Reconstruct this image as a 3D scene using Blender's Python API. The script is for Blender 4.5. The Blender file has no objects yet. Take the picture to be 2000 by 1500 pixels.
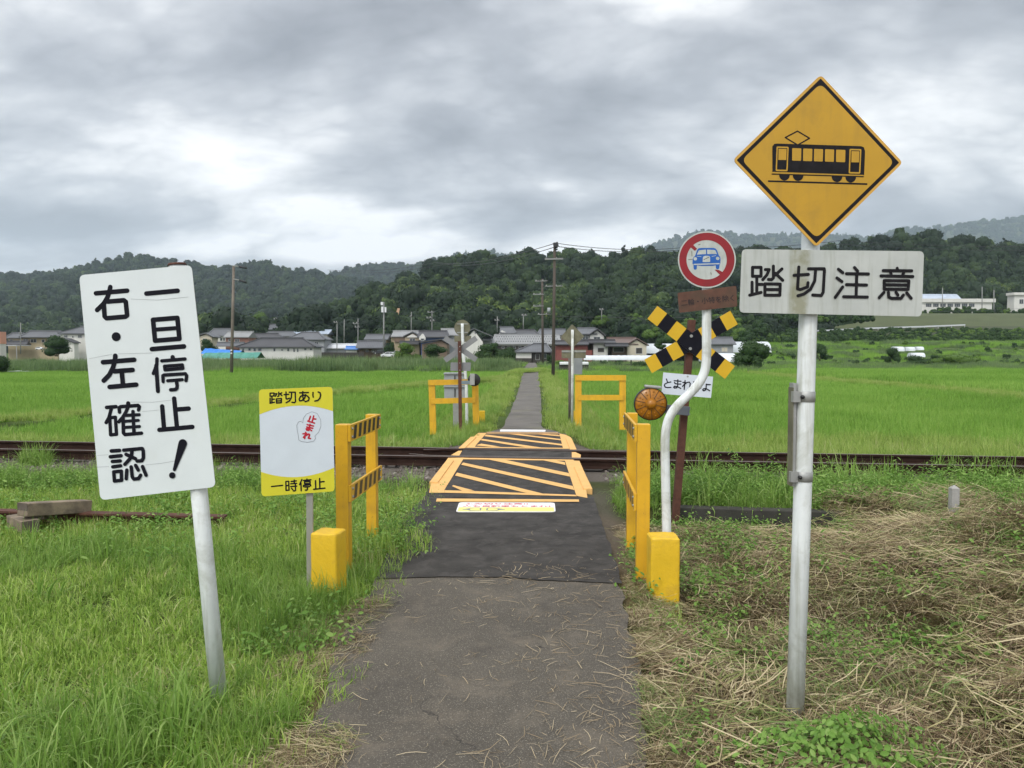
import bpy, bmesh, math, random
import numpy as np
from mathutils import Vector, Matrix, noise as mnoise

# ------------------------------------------------------------------ camera, light, exposure
SC = bpy.context.scene
COL = SC.collection
FPX = 1482.0                       # focal length in pixels of a 2000 px wide frame
HZ = 680.0                         # horizon row
CAMZ = 1.75
YAW = math.atan(41.0 / FPX)
PIT = math.atan((750.0 - HZ) / FPX)
cd = bpy.data.cameras.new('camera')
cd.sensor_width = 36.0
cd.lens = 36.0 * FPX / 2000.0
cd.clip_start = 0.05
cd.clip_end = 9000.0
cam = bpy.data.objects.new('camera', cd)
cam.location = (0, 0, CAMZ)
cam.rotation_euler = (math.pi / 2 - PIT, 0, YAW)
COL.objects.link(cam)
SC.camera = cam

SUN_EL, SUN_AZ = math.radians(52), math.radians(205)    # behind the camera, veiled by cloud
sun_dir = Vector((math.sin(SUN_AZ) * math.cos(SUN_EL), math.cos(SUN_AZ) * math.cos(SUN_EL), math.sin(SUN_EL)))
sd = bpy.data.lights.new('sun', 'SUN')
sd.energy = 1.5
sd.angle = math.radians(14)
sd.color = (1.0, 0.95, 0.87)
so = bpy.data.objects.new('sun', sd)
so.rotation_euler = sun_dir.to_track_quat('Z', 'Y').to_euler()
so.location = (0, 0, 60)
COL.objects.link(so)

SC.view_settings.view_transform = 'Standard'
SC.view_settings.look = 'None'
SC.view_settings.exposure = 0.22
SC.view_settings.gamma = 1.0
SC.render.engine = 'CYCLES'
SC.cycles.use_denoising = True
SC.cycles.max_bounces = 6
SC.cycles.diffuse_bounces = 3
SC.cycles.glossy_bounces = 2
SC.cycles.transmission_bounces = 3
SC.cycles.transparent_max_bounces = 6
SC.cycles.volume_bounces = 1
SC.cycles.sample_clamp_indirect = 6.0


class NT:
    """small node-tree helper"""
    def __init__(s, tree):
        s.t = tree
        s.n = tree.nodes
        s.l = tree.links

    def add(s, kind, **kw):
        n = s.n.new(kind)
        for k, v in kw.items():
            setattr(n, k, v)
        return n

    def put(s, sock, v):
        if isinstance(v, bpy.types.NodeSocket):
            s.l.new(v, sock)
        elif isinstance(v, (tuple, list)) and sock.type == 'RGBA' and len(v) == 3:
            sock.default_value = (*v, 1)
        else:
            sock.default_value = v

    def math(s, op, a, b=0.0, c=0.0, clamp=False):
        n = s.add('ShaderNodeMath', operation=op, use_clamp=clamp)
        s.put(n.inputs[0], a); s.put(n.inputs[1], b); s.put(n.inputs[2], c)
        return n.outputs[0]

    def mix(s, fac, a, b, blend='MIX'):
        n = s.add('ShaderNodeMix', data_type='RGBA', blend_type=blend)
        s.put(n.inputs['Factor'], fac); s.put(n.inputs[6], a); s.put(n.inputs[7], b)
        return n.outputs[2]

    def noise(s, vec, scale, detail=4, rough=0.55, dist=0.0):
        n = s.add('ShaderNodeTexNoise')
        if vec is not None:
            s.put(n.inputs['Vector'], vec)
        s.put(n.inputs['Scale'], scale); s.put(n.inputs['Detail'], detail)
        s.put(n.inputs['Roughness'], rough); s.put(n.inputs['Distortion'], dist)
        return n.outputs['Fac']

    def ramp(s, fac, lo, hi):
        n = s.add('ShaderNodeMapRange')
        n.clamp = True
        s.put(n.inputs[0], fac); s.put(n.inputs[1], lo); s.put(n.inputs[2], hi)
        return n.outputs[0]

    def cramp(s, fac, stops):
        n = s.add('ShaderNodeValToRGB')
        e = n.color_ramp.elements
        while len(e) < len(stops):
            e.new(0.5)
        for i, (p, c) in enumerate(stops):
            e[i].position = p
            e[i].color = (*c, 1)
        s.put(n.inputs[0], fac)
        return n.outputs[0]

    def vscale(s, vec, sc):
        n = s.add('ShaderNodeVectorMath', operation='MULTIPLY')
        s.put(n.inputs[0], vec)
        n.inputs[1].default_value = sc
        return n.outputs[0]


# ------------------------------------------------------------------ overcast sky
W = bpy.data.worlds.new('World')
SC.world = W
W.use_nodes = True
w = NT(W.node_tree)
w.n.clear()
wout = w.add('ShaderNodeOutputWorld')
bg = w.add('ShaderNodeBackground')
bg.inputs['Strength'].default_value = 0.1
sky = w.add('ShaderNodeTexSky', sky_type='NISHITA')
sky.sun_disc = False
sky.sun_elevation = SUN_EL
sky.sun_rotation = SUN_AZ
tc = w.add('ShaderNodeTexCoord')
D = tc.outputs['Generated']
sep = w.add('ShaderNodeSeparateXYZ')
w.put(sep.inputs[0], D)
zz = w.math('ADD', w.math('MAXIMUM', sep.outputs[2], 0.0), 0.34)
cmb = w.add('ShaderNodeCombineXYZ')
w.put(cmb.inputs[0], w.math('DIVIDE', sep.outputs[0], zz))
w.put(cmb.inputs[1], w.math('DIVIDE', sep.outputs[1], zz))
w.put(cmb.inputs[2], 3.7)
P = cmb.outputs[0]
SKY_OFF = (6.0, 17.0, 2.0)
mp = w.add('ShaderNodeMapping')
w.put(mp.inputs[0], P)
mp.inputs['Location'].default_value = SKY_OFF
mp.inputs['Rotation'].default_value = (0, 0, 0.55)
mp.inputs['Scale'].default_value = (0.85, 1.2, 1)
P = mp.outputs[0]
big = w.noise(P, 1.05, 2, 0.5, 0.2)
med = w.noise(P, 2.3, 12, 0.57, 0.25)
fine = w.noise(P, 8.0, 8, 0.62, 0.3)
cover = w.math('ADD', w.math('MULTIPLY', big, 0.5), w.math('MULTIPLY', med, 0.36))
puff = None
for k_, a_ in ((1.7, 0.5), (3.6, 0.26), (7.5, 0.14), (16.0, 0.07)):
    nb = w.math('ABSOLUTE', w.math('SUBTRACT', w.noise(P, k_, 1, 0.5, 0.15), 0.5))
    nb = w.math('MULTIPLY', nb, a_ * 4.0)
    puff = nb if puff is None else w.math('ADD', puff, nb)
cover = w.math('SUBTRACT', cover, w.math('MULTIPLY', puff, 0.26))
cover = w.math('ADD', cover, w.math('MULTIPLY', fine, 0.04))
cov = w.ramp(cover, 0.265, 0.50)
ccol = w.cramp(cov, [(0.0, (11.6, 11.6, 11.6)), (0.22, (9.1, 9.2, 9.35)), (0.45, (6.2, 6.4, 6.75)), (0.7, (4.3, 4.5, 4.9)), (1.0, (2.9, 3.05, 3.4))])
# brighter veil round the hidden sun and a pale band low down
dt = w.add('ShaderNodeVectorMath', operation='DOT_PRODUCT')
w.put(dt.inputs[0], D)
dt.inputs[1].default_value = sun_dir
glow = w.math('POWER', w.math('MAXIMUM', dt.outputs['Value'], 0.0), 3.0)
low = w.math('POWER', w.math('SUBTRACT', 1.0, w.math('MAXIMUM', sep.outputs[2], 0.0)), 9.0)
ccol = w.mix(w.math('MULTIPLY', low, 0.3), ccol, (7.6, 7.85, 8.2))
gl = w.add('ShaderNodeVectorMath', operation='SCALE')
w.put(gl.inputs[0], ccol)
w.put(gl.inputs[3], w.math('ADD', 1.0, w.math('MULTIPLY', glow, 2.2)))
fin = w.mix(0.97, sky.outputs[0], gl.outputs[0])
w.put(bg.inputs['Color'], fin)
w.l.new(bg.outputs[0], wout.inputs['Surface'])

# ------------------------------------------------------------------ pixel <-> world
RV = Vector((math.cos(YAW), math.sin(YAW), 0))
FH = Vector((-math.sin(YAW), math.cos(YAW), 0))
FV = FH * math.cos(PIT) - Vector((0, 0, 1)) * math.sin(PIT)
UV = FH * math.sin(PIT) + Vector((0, 0, 1)) * math.cos(PIT)
CP = Vector((0, 0, CAMZ))


def ray(px, py):
    return FV + RV * ((px - 1000.0) / FPX) + UV * ((750.0 - py) / FPX)


def gp(px, py, z=0.0):
    r = ray(px, py)
    return CP + r * ((z - CAMZ) / r.z)


def at(px, py, d):
    r = ray(px, py)
    return CP + r * (d / r.dot(FH))


# ------------------------------------------------------------------ ground form
RNG = np.random.default_rng(7)


def vnoise(x, y, seed=0):
    x = np.asarray(x, float); y = np.asarray(y, float)
    xi = np.floor(x).astype(np.int64); yi = np.floor(y).astype(np.int64)
    xf = x - xi; yf = y - yi
    u = xf * xf * (3 - 2 * xf); v = yf * yf * (3 - 2 * yf)

    def h(a, b):
        n = (a * 374761393 + b * 668265263 + seed * 974711) & 0x7fffffff
        n = ((n ^ (n >> 13)) * 1274126177) & 0x7fffffff
        n = n ^ (n >> 16)
        return (n & 0xffff) / 65535.0
    return (h(xi, yi) * (1 - u) + h(xi + 1, yi) * u) * (1 - v) + (h(xi, yi + 1) * (1 - u) + h(xi + 1, yi + 1) * u) * v


def fbm(x, y, seed=0, oct=4):
    s = 0; a = 0.5; x = np.asarray(x, float); y = np.asarray(y, float)
    for i in range(oct):
        s = s + a * vnoise(x, y, seed + i * 17)
        x = x * 2.03; y = y * 2.03; a *= 0.5
    return s / 0.9375


def sm(a, b, x):
    t = np.clip((np.asarray(x, float) - a) / (b - a), 0, 1)
    return t * t * (3 - 2 * t)


pn0, pn1 = gp(0, 880), gp(2000, 915.5)
pf0, pf1 = gp(0, 865), gp(2000, 896)
tdir = ((pn1 - pn0).normalized() + (pf1 - pf0).normalized()).normalized()
TD = Vector((tdir.x, tdir.y, 0)).normalized()
TN = Vector((-TD.y, TD.x, 0))                      # away from the camera
TC = (gp(1035, 898) + gp(1035, 880.5)) / 2         # centre of the track on the path
GAUGE = 1.03


def trk(x, y):
    return (x - TC.x) * TN.x + (y - TC.y) * TN.y


def pathx(y):
    return -0.27 + 0.12 * sm(8, 30, y)


def gz(x, y):
    """height of the ground"""
    x = np.asarray(x, float); y = np.asarray(y, float)
    s = trk(x, y)
    n = (fbm(x * 0.9, y * 0.9, 3) - 0.5)
    left = -0.05 + 0.07 * n
    dip = -0.2 * sm(0.6, 1.35, x) * sm(8.62 - 0.14 * (x - 1.8), 8.5 - 0.14 * (x - 1.8), y) * sm(2.5, 5.2, y)
    mound = 0.52 * sm(1.7, 5.2, x) * sm(8.6, 5.6, y) * sm(-1, 4.5, y) + 0.12 * sm(5, 11, x) * sm(9.0, 7.4, y)
    lump = (fbm(x * 1.7 + 9, y * 1.7, 11) - 0.5) * 0.32 * sm(1.2, 2.6, x) * sm(8.3, 7.4, y)
    right = -0.04 + dip + mound + lump + 0.05 * n
    near = np.where(x < 0, left, right)
    ball = -0.17 + 0.02 * n
    fld = -0.36 + 0.05 * n
    z = np.where(s < 0, near + (ball - near) * sm(-2.3, -1.25, s), ball + (fld - ball) * sm(1.25, 2.4, s))
    emb = sm(1.9, 0.85, np.abs(x - pathx(y))) * sm(0.5, 2.0, np.abs(s) )
    emb = emb * np.where(s > 0, 1.0, 0.0)
    z = z + (-0.03 - z) * emb
    core = sm(1.05, 0.8, np.abs(x - pathx(y)))
    z = z + (-0.012 - z) * core * np.where(s < 0, 1, sm(1.4, 1.0, s) + sm(2, 3, s) * 0)
    z = z - 0.72 * sm(60, 135, y)
    return z


def pz(y):
    return 0.012 - 0.72 * sm(60, 135, y)


# ------------------------------------------------------------------ tags
def tag(o, label=None, cat=None, group=None, kind=None):
    if label: o['label'] = label
    if cat: o['category'] = cat
    if group: o['group'] = group
    if kind: o['kind'] = kind
    return o


def empty(name, loc, rz=0.0, label=None, cat=None, group=None):
    o = bpy.data.objects.new(name, None)
    o.location = loc
    o.rotation_euler = (0, 0, rz)
    o.empty_display_size = 0.2
    COL.objects.link(o)
    return tag(o, label, cat, group)


def copy_tree(o, parent=None):
    c = o.copy()
    COL.objects.link(c)
    c.parent = parent
    for ch in list(o.children):
        copy_tree(ch, c)
    return c


# ------------------------------------------------------------------ mesh builder
class MB:
    def __init__(s):
        s.v = []; s.f = []; s.m = []; s.mats = []
        s.smooth = []

    def mi(s, mat):
        if mat not in s.mats:
            s.mats.append(mat)
        return s.mats.index(mat)

    def face(s, pts, mat, smooth=False):
        i = len(s.v)
        s.v.extend([tuple(p) for p in pts])
        s.f.append(tuple(range(i, i + len(pts))))
        s.m.append(s.mi(mat)); s.smooth.append(smooth)

    def mesh(s, verts, faces, mat, smooth=False):
        i = len(s.v)
        s.v.extend([tuple(p) for p in verts])
        k = s.mi(mat)
        for f in faces:
            s.f.append(tuple(i + a for a in f)); s.m.append(k); s.smooth.append(smooth)

    def box(s, c, size, mat, rot=None):
        hx, hy, hz = size[0] / 2, size[1] / 2, size[2] / 2
        vs = [Vector((x, y, z)) for x in (-hx, hx) for y in (-hy, hy) for z in (-hz, hz)]
        if rot is not None:
            vs = [rot @ v for v in vs]
        vs = [v + Vector(c) for v in vs]
        s.mesh(vs, [(0, 1, 3, 2), (4, 6, 7, 5), (0, 4, 5, 1), (2, 3, 7, 6), (0, 2, 6, 4), (1, 5, 7, 3)], mat)

    def bar(s, a, b, wx, wz, mat, up=Vector((0, 0, 1))):
        """rectangular bar from a to b"""
        a = Vector(a); b = Vector(b)
        d = (b - a).normalized()
        x = d.cross(up)
        if x.length < 1e-4:
            x = Vector((1, 0, 0))
        x.normalize()
        z = x.cross(d).normalized()
        vs = []
        for p in (a, b):
            for sx, sz in ((-1, -1), (1, -1), (1, 1), (-1, 1)):
                vs.append(p + x * (sx * wx / 2) + z * (sz * wz / 2))
        s.mesh(vs, [(3, 2, 1, 0), (4, 5, 6, 7), (0, 1, 5, 4), (1, 2, 6, 5), (2, 3, 7, 6), (3, 0, 4, 7)], mat)

    def tube(s, pts, r, mat, n=12, cap=True):
        pts = [Vector(p) for p in pts]
        rs = r if isinstance(r, (list, tuple)) else [r] * len(pts)
        ref = Vector((0, 0, 1))
        d0 = (pts[1] - pts[0]).normalized()
        if abs(d0.dot(ref)) > 0.95:
            ref = Vector((1, 0, 0))
        vs = []; fs = []
        for i, p in enumerate(pts):
            if i == 0: d = pts[1] - pts[0]
            elif i == len(pts) - 1: d = pts[-1] - pts[-2]
            else: d = (pts[i + 1] - pts[i]).normalized() + (pts[i] - pts[i - 1]).normalized()
            d.normalize()
            x = (ref - d * ref.dot(d)).normalized()
            ref = x
            y = d.cross(x)
            for k in range(n):
                a = 2 * math.pi * k / n
                vs.append(p + (x * math.cos(a) + y * math.sin(a)) * rs[i])
        for i in range(len(pts) - 1):
            for k in range(n):
                k2 = (k + 1) % n
                fs.append((i * n + k, i * n + k2, (i + 1) * n + k2, (i + 1) * n + k))
        s.mesh(vs, fs, mat, True)
        if cap:
            s.face([vs[k] for k in range(n)][::-1], mat)
            s.face(vs[-n:], mat)

    def prism(s, poly, fn, n0, n1, mat, matside=None, matback=None):
        """poly: 2-D outline; fn(u, v, n) -> world; extruded from n0 to n1 (front)"""
        matside = matside or mat
        a = [fn(u, v, n0) for u, v in poly]; b = [fn(u, v, n1) for u, v in poly]
        s.face(b, mat)
        s.face(a[::-1], matback or matside)
        for i in range(len(poly)):
            j = (i + 1) % len(poly)
            s.face([a[i], a[j], b[j], b[i]], matside)

    def build(s, name, parent=None, bevel=0.0, seg=2, loc=None):
        me = bpy.data.meshes.new(name)
        me.from_pydata(s.v, [], s.f)
        for m in s.mats:
            me.materials.append(m)
        me.polygons.foreach_set('material_index', s.m)
        me.polygons.foreach_set('use_smooth', s.smooth)
        bm = bmesh.new()
        bm.from_mesh(me)
        bmesh.ops.remove_doubles(bm, verts=bm.verts, dist=1e-6)
        bmesh.ops.recalc_face_normals(bm, faces=bm.faces) if bevel else None
        bm.to_mesh(me); bm.free()
        me.update()
        o = bpy.data.objects.new(name, me)
        COL.objects.link(o)
        if parent is not None:
            o.parent = parent
            bpy.context.view_layer.update() if False else None
        if loc is not None:
            o.location = loc
        if bevel:
            b = o.modifiers.new('bevel', 'BEVEL')
            b.width = bevel; b.segments = seg; b.limit_method = 'ANGLE'; b.angle_limit = math.radians(40)
        return o


def np_mesh(name, co, faces_tri=None, faces_quad=None, tint=None, mat=None, smooth=False):
    me = bpy.data.meshes.new(name)
    co = np.asarray(co, np.float32)
    me.vertices.add(len(co))
    me.vertices.foreach_set('co', co.ravel())
    idx = []; starts = []; tot = 0
    if faces_quad is not None and len(faces_quad):
        q = np.asarray(faces_quad, np.int32)
        idx.append(q.ravel()); starts.append(np.arange(len(q)) * 4); tot = len(q) * 4
    if faces_tri is not None and len(faces_tri):
        t = np.asarray(faces_tri, np.int32)
        idx.append(t.ravel()); starts.append(tot + np.arange(len(t)) * 3)
    idx = np.concatenate(idx); starts = np.concatenate(starts).astype(np.int32)
    me.loops.add(len(idx)); me.loops.foreach_set('vertex_index', idx.astype(np.int32))
    me.polygons.add(len(starts)); me.polygons.foreach_set('loop_start', starts)
    if smooth:
        me.polygons.foreach_set('use_smooth', np.ones(len(starts), bool))
    if tint is not None:
        a = me.attributes.new('tint', 'FLOAT', 'POINT')
        a.data.foreach_set('value', np.asarray(tint, np.float32))
    if mat is not None:
        for m in (mat if isinstance(mat, (list, tuple)) else [mat]):
            me.materials.append(m)
    me.update(calc_edges=True)
    return me


# ------------------------------------------------------------------ materials
def newmat(name):
    m = bpy.data.materials.new(name)
    m.use_nodes = True
    t = NT(m.node_tree)
    b = t.n['Principled BSDF']
    return m, t, b


def pm(name, base, rough=0.6, var=0.12, scale=6.0, bump=0.0, bscale=40.0, metal=0.0, dirt=None, dscale=3.0, damt=(0.5, 0.75), streak=None, spec=0.4, pos=False, chips=None):
    """painted / mineral surface with tone variation, optional stains and vertical streaks"""
    m, t, b = newmat(name)
    tcn = t.add('ShaderNodeTexCoord')
    gm = t.add('ShaderNodeNewGeometry')
    v = gm.outputs['Position'] if pos else tcn.outputs['Object']
    n1 = t.noise(v, scale, 6, 0.6)
    lo = tuple(c * (1 - var) for c in base); hi = tuple(min(1, c * (1 + var)) for c in base)
    c = t.mix(t.ramp(n1, 0.3, 0.7), lo, hi)
    if dirt is not None:
        n2 = t.noise(v, dscale, 8, 0.65, 0.4)
        c = t.mix(t.ramp(n2, damt[0], damt[1]), c, dirt)
    if streak is not None:
        sv = t.vscale(v, (streak[2], streak[2], streak[2] * 0.08))
        n3 = t.noise(sv, 1.0, 6, 0.6)
        c = t.mix(t.math('MULTIPLY', t.ramp(n3, 0.5, 0.72), streak[1]), c, streak[0])
    if chips is not None:
        n4 = t.noise(v, chips[1], 5, 0.7, 0.3)
        n5 = t.noise(v, chips[1] * 0.12, 3, 0.5)
        c = t.mix(t.math('MULTIPLY', t.ramp(n4, chips[2], chips[2] + 0.03), t.ramp(n5, 0.45, 0.6)), c, chips[0])
    t.put(b.inputs['Base Color'], c)
    t.put(b.inputs['Roughness'], rough)
    b.inputs['Metallic'].default_value = metal
    b.inputs['Specular IOR Level'].default_value = spec
    if bump:
        bn = t.add('ShaderNodeBump')
        bn.inputs['Strength'].default_value = bump
        bn.inputs['Distance'].default_value = 0.01
        t.put(bn.inputs['Height'], t.noise(v, bscale, 6, 0.6))
        t.l.new(bn.outputs[0], b.inputs['Normal'])
    return m


def leafmat(name, stops, trans=0.3, rough=0.55, inst=0.5, patch=0.0, pscale=0.02):
    """leaf tissue: tint attribute per leaf + per-plant random, thin and slightly translucent"""
    m, t, b = newmat(name)
    at_ = t.add('ShaderNodeAttribute', attribute_name='tint')
    oi = t.add('ShaderNodeObjectInfo')
    f = t.math('ADD', t.math('MULTIPLY', at_.outputs['Fac'], 1 - inst), t.math('MULTIPLY', oi.outputs['Random'], inst))
    if patch:
        g = t.add('ShaderNodeNewGeometry').outputs['Position']
        f = t.math('ADD', f, t.math('MULTIPLY', t.math('SUBTRACT', t.noise(g, pscale, 4, 0.6), 0.5), patch))
    c = t.cramp(f, stops)
    t.put(b.inputs['Base Color'], c)
    b.inputs['Roughness'].default_value = rough
    b.inputs['Specular IOR Level'].default_value = 0.2
    tr = t.add('ShaderNodeBsdfTranslucent')
    t.put(tr.inputs[0], c)
    mx = t.add('ShaderNodeMixShader')
    mx.inputs[0].default_value = trans
    t.l.new(b.outputs[0], mx.inputs[1]); t.l.new(tr.outputs[0], mx.inputs[2])
    t.l.new(mx.outputs[0], t.n['Material Output'].inputs['Surface'])
    return m


M = {}
M['sign_white'] = pm('sign_white', (0.64, 0.68, 0.68), 0.35, 0.05, 3, 0.02, 30, dirt=(0.6, 0.63, 0.6), dscale=2.5, damt=(0.55, 0.9))
M['sign_black'] = pm('sign_black', (0.008, 0.008, 0.013), 0.65, 0.2, 20, spec=0.12)
M['plate_old'] = pm('plate_old', (0.42, 0.44, 0.41), 0.6, 0.1, 5, 0.05, 60, dirt=(0.25, 0.27, 0.2), dscale=6, damt=(0.52, 0.85), streak=((0.2, 0.21, 0.15), 0.5, 28))
def plate_mat():
    m, t, b = newmat('plate_stained')
    v = t.add('ShaderNodeTexCoord').outputs['Object']
    sx = t.add('ShaderNodeSeparateXYZ'); t.put(sx.inputs[0], v)
    c = t.mix(t.ramp(t.noise(v, 5, 6, 0.6), 0.3, 0.7), (0.4, 0.42, 0.395), (0.5, 0.52, 0.49))
    sv = t.vscale(v, (30, 30, 2.4))
    c = t.mix(t.math('MULTIPLY', t.ramp(t.noise(sv, 1.0, 6, 0.6), 0.52, 0.75), 0.5), c, (0.22, 0.23, 0.17))
    wob = t.math('MULTIPLY', t.math('SUBTRACT', t.noise(t.vscale(v, (8, 8, 3)), 1.0, 4, 0.6), 0.5), 0.08)
    dx = t.math('ABSOLUTE', t.math('ADD', t.math('SUBTRACT', sx.outputs[0], 0.035), wob))
    band = t.math('MULTIPLY', t.ramp(dx, 0.05, 0.025), t.ramp(t.noise(v, 14, 5, 0.6), 0.25, 0.6))
    c = t.mix(t.math('MULTIPLY', band, 0.75), c, (0.2, 0.195, 0.1))
    t.put(b.inputs['Base Color'], c)
    b.inputs['Roughness'].default_value = 0.65
    return m


M['plate_stained'] = plate_mat()
M['ink_old'] = pm('ink_old', (0.014, 0.013, 0.015), 0.7, 0.3, 20, spec=0.12)
M['diamond'] = pm('diamond', (0.47, 0.265, 0.016), 0.5, 0.08, 4, 0.03, 40, dirt=(0.3, 0.18, 0.03), dscale=5, damt=(0.52, 0.95), streak=((0.3, 0.18, 0.03), 0.35, 20))
M['diamond_edge'] = pm('diamond_edge', (0.55, 0.31, 0.05), 0.5, 0.1, 6)
M['metal_back'] = pm('metal_back', (0.3, 0.31, 0.29), 0.5, 0.15, 8, 0.05, 40, metal=0.3, dirt=(0.17, 0.17, 0.11), dscale=5, damt=(0.45, 0.8))
M['cross_back'] = pm('cross_back', (0.2, 0.205, 0.21), 0.5, 0.08, 5)
M['old_back'] = pm('old_back', (0.16, 0.155, 0.1), 0.7, 0.2, 8, dirt=(0.09, 0.085, 0.05), dscale=6, damt=(0.4, 0.7))
M['pole_white'] = pm('pole_white', (0.7, 0.73, 0.72), 0.5, 0.08, 6, 0.08, 30, dirt=(0.34, 0.35, 0.28), dscale=3.0, damt=(0.48, 0.7), streak=((0.27, 0.27, 0.19), 0.6, 22))
M['galv'] = pm('galv', (0.33, 0.335, 0.32), 0.5, 0.12, 10, 0.05, 50, metal=0.4)
M['post_alu'] = pm('post_alu', (0.42, 0.4, 0.37), 0.38, 0.1, 8, metal=0.5)
M['yellow'] = pm('yellow', (0.66, 0.37, 0.02), 0.42, 0.06, 5, 0.03, 40, dirt=(0.45, 0.25, 0.03), dscale=4, damt=(0.5, 0.85), streak=((0.36, 0.2, 0.04), 0.35, 16), chips=((0.13, 0.06, 0.03), 34, 0.66))
M['yellow_block'] = pm('yellow_block', (0.68, 0.43, 0.016), 0.55, 0.07, 6, 0.35, 45, dirt=(0.45, 0.27, 0.04), dscale=6, damt=(0.5, 0.8), chips=((0.2, 0.15, 0.08), 40, 0.66))
M['bright_yellow'] = pm('bright_yellow', (0.62, 0.56, 0.035), 0.4, 0.04, 5)
M['sign_pale'] = pm('sign_pale', (0.6, 0.65, 0.71), 0.4, 0.04, 5)
M['cross_yellow'] = pm('cross_yellow', (0.6, 0.37, 0.015), 0.4, 0.05, 6)
M['rust'] = pm('rust', (0.075, 0.028, 0.018), 0.75, 0.3, 12, 0.2, 60, dirt=(0.12, 0.05, 0.03), dscale=9, damt=(0.45, 0.75))
M['rail_side'] = pm('rail_side', (0.03, 0.017, 0.013), 0.95, 0.3, 6, 0.2, 50, spec=0.08, pos=True)
M['rail_top'] = pm('rail_top', (0.2, 0.17, 0.15), 0.5, 0.2, 10, metal=0.35, pos=True)
M['amber'] = pm('amber', (0.36, 0.14, 0.01), 0.3, 0.2, 14, 0.1, 60, dirt=(0.16, 0.08, 0.01), dscale=12, damt=(0.5, 0.75))
M['dark_metal'] = pm('dark_metal', (0.02, 0.02, 0.02), 0.5, 0.2, 12)
M['red'] = pm('red', (0.25, 0.012, 0.018), 0.45, 0.12, 8, dirt=(0.16, 0.02, 0.02), dscale=6, damt=(0.5, 0.9))
M['text_red'] = pm('text_red', (0.45, 0.012, 0.03), 0.45, 0.05, 8)
M['blue'] = pm('blue', (0.012, 0.1, 0.38), 0.45, 0.1, 8)
M['round_white'] = pm('round_white', (0.46, 0.49, 0.46), 0.5, 0.1, 6, dirt=(0.3, 0.32, 0.28), dscale=7, damt=(0.52, 0.85), streak=((0.3, 0.31, 0.26), 0.4, 40))
M['brown_plate'] = pm('brown_plate', (0.11, 0.05, 0.032), 0.7, 0.25, 12, 0.1, 50, dirt=(0.075, 0.05, 0.032), dscale=7, damt=(0.45, 0.7))
M['brown_ink'] = pm('brown_ink', (0.025, 0.017, 0.017), 0.7, 0.3, 30)
M['scratch'] = pm('scratch', (0.42, 0.44, 0.44), 0.5, 0.1, 8)
M['grey_line'] = pm('grey_line', (0.2, 0.2, 0.23), 0.5, 0.1, 8)
M['timber'] = pm('timber', (0.23, 0.18, 0.125), 0.85, 0.35, 3, 0.5, 30, dirt=(0.09, 0.07, 0.055), dscale=7, damt=(0.42, 0.7))
M['timber_end'] = pm('timber_end', (0.1, 0.08, 0.065), 0.9, 0.3, 14, 0.3, 40)
M['concrete_dark'] = pm('concrete_dark', (0.05, 0.046, 0.04), 0.9, 0.3, 4, 0.5, 25, dirt=(0.035, 0.038, 0.028), dscale=3, damt=(0.42, 0.65))
M['concrete'] = pm('concrete', (0.33, 0.32, 0.3), 0.85, 0.15, 6, 0.2, 40)
M['cabinet'] = pm('cabinet', (0.3, 0.32, 0.33), 0.5, 0.08, 5)
M['paint_road'] = pm('paint_road', (0.72, 0.42, 0.145), 0.75, 0.07, 4, 0.15, 120, dirt=(0.5, 0.3, 0.12), dscale=9, damt=(0.58, 0.82), pos=True)
M['asphalt_new'] = pm('asphalt_new', (0.05, 0.046, 0.042), 0.9, 0.4, 3.5, 0.8, 160, dirt=(0.1, 0.092, 0.084), dscale=6, damt=(0.5, 0.8), spec=0.25, pos=True)
M['asphalt_far'] = pm('asphalt_far', (0.14, 0.13, 0.118), 0.9, 0.25, 1.2, 0.4, 60, dirt=(0.2, 0.19, 0.12), dscale=1.5, damt=(0.55, 0.8), spec=0.2, pos=True)
M['sticker_white'] = pm('sticker_white', (0.78, 0.77, 0.76), 0.6, 0.05, 10, pos=True)
M['sticker_yellow'] = pm('sticker_yellow', (0.78, 0.72, 0.22), 0.6, 0.05, 10, pos=True)
M['sticker_red'] = pm('sticker_red', (0.62, 0.12, 0.15), 0.6, 0.1, 20, pos=True)


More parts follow.
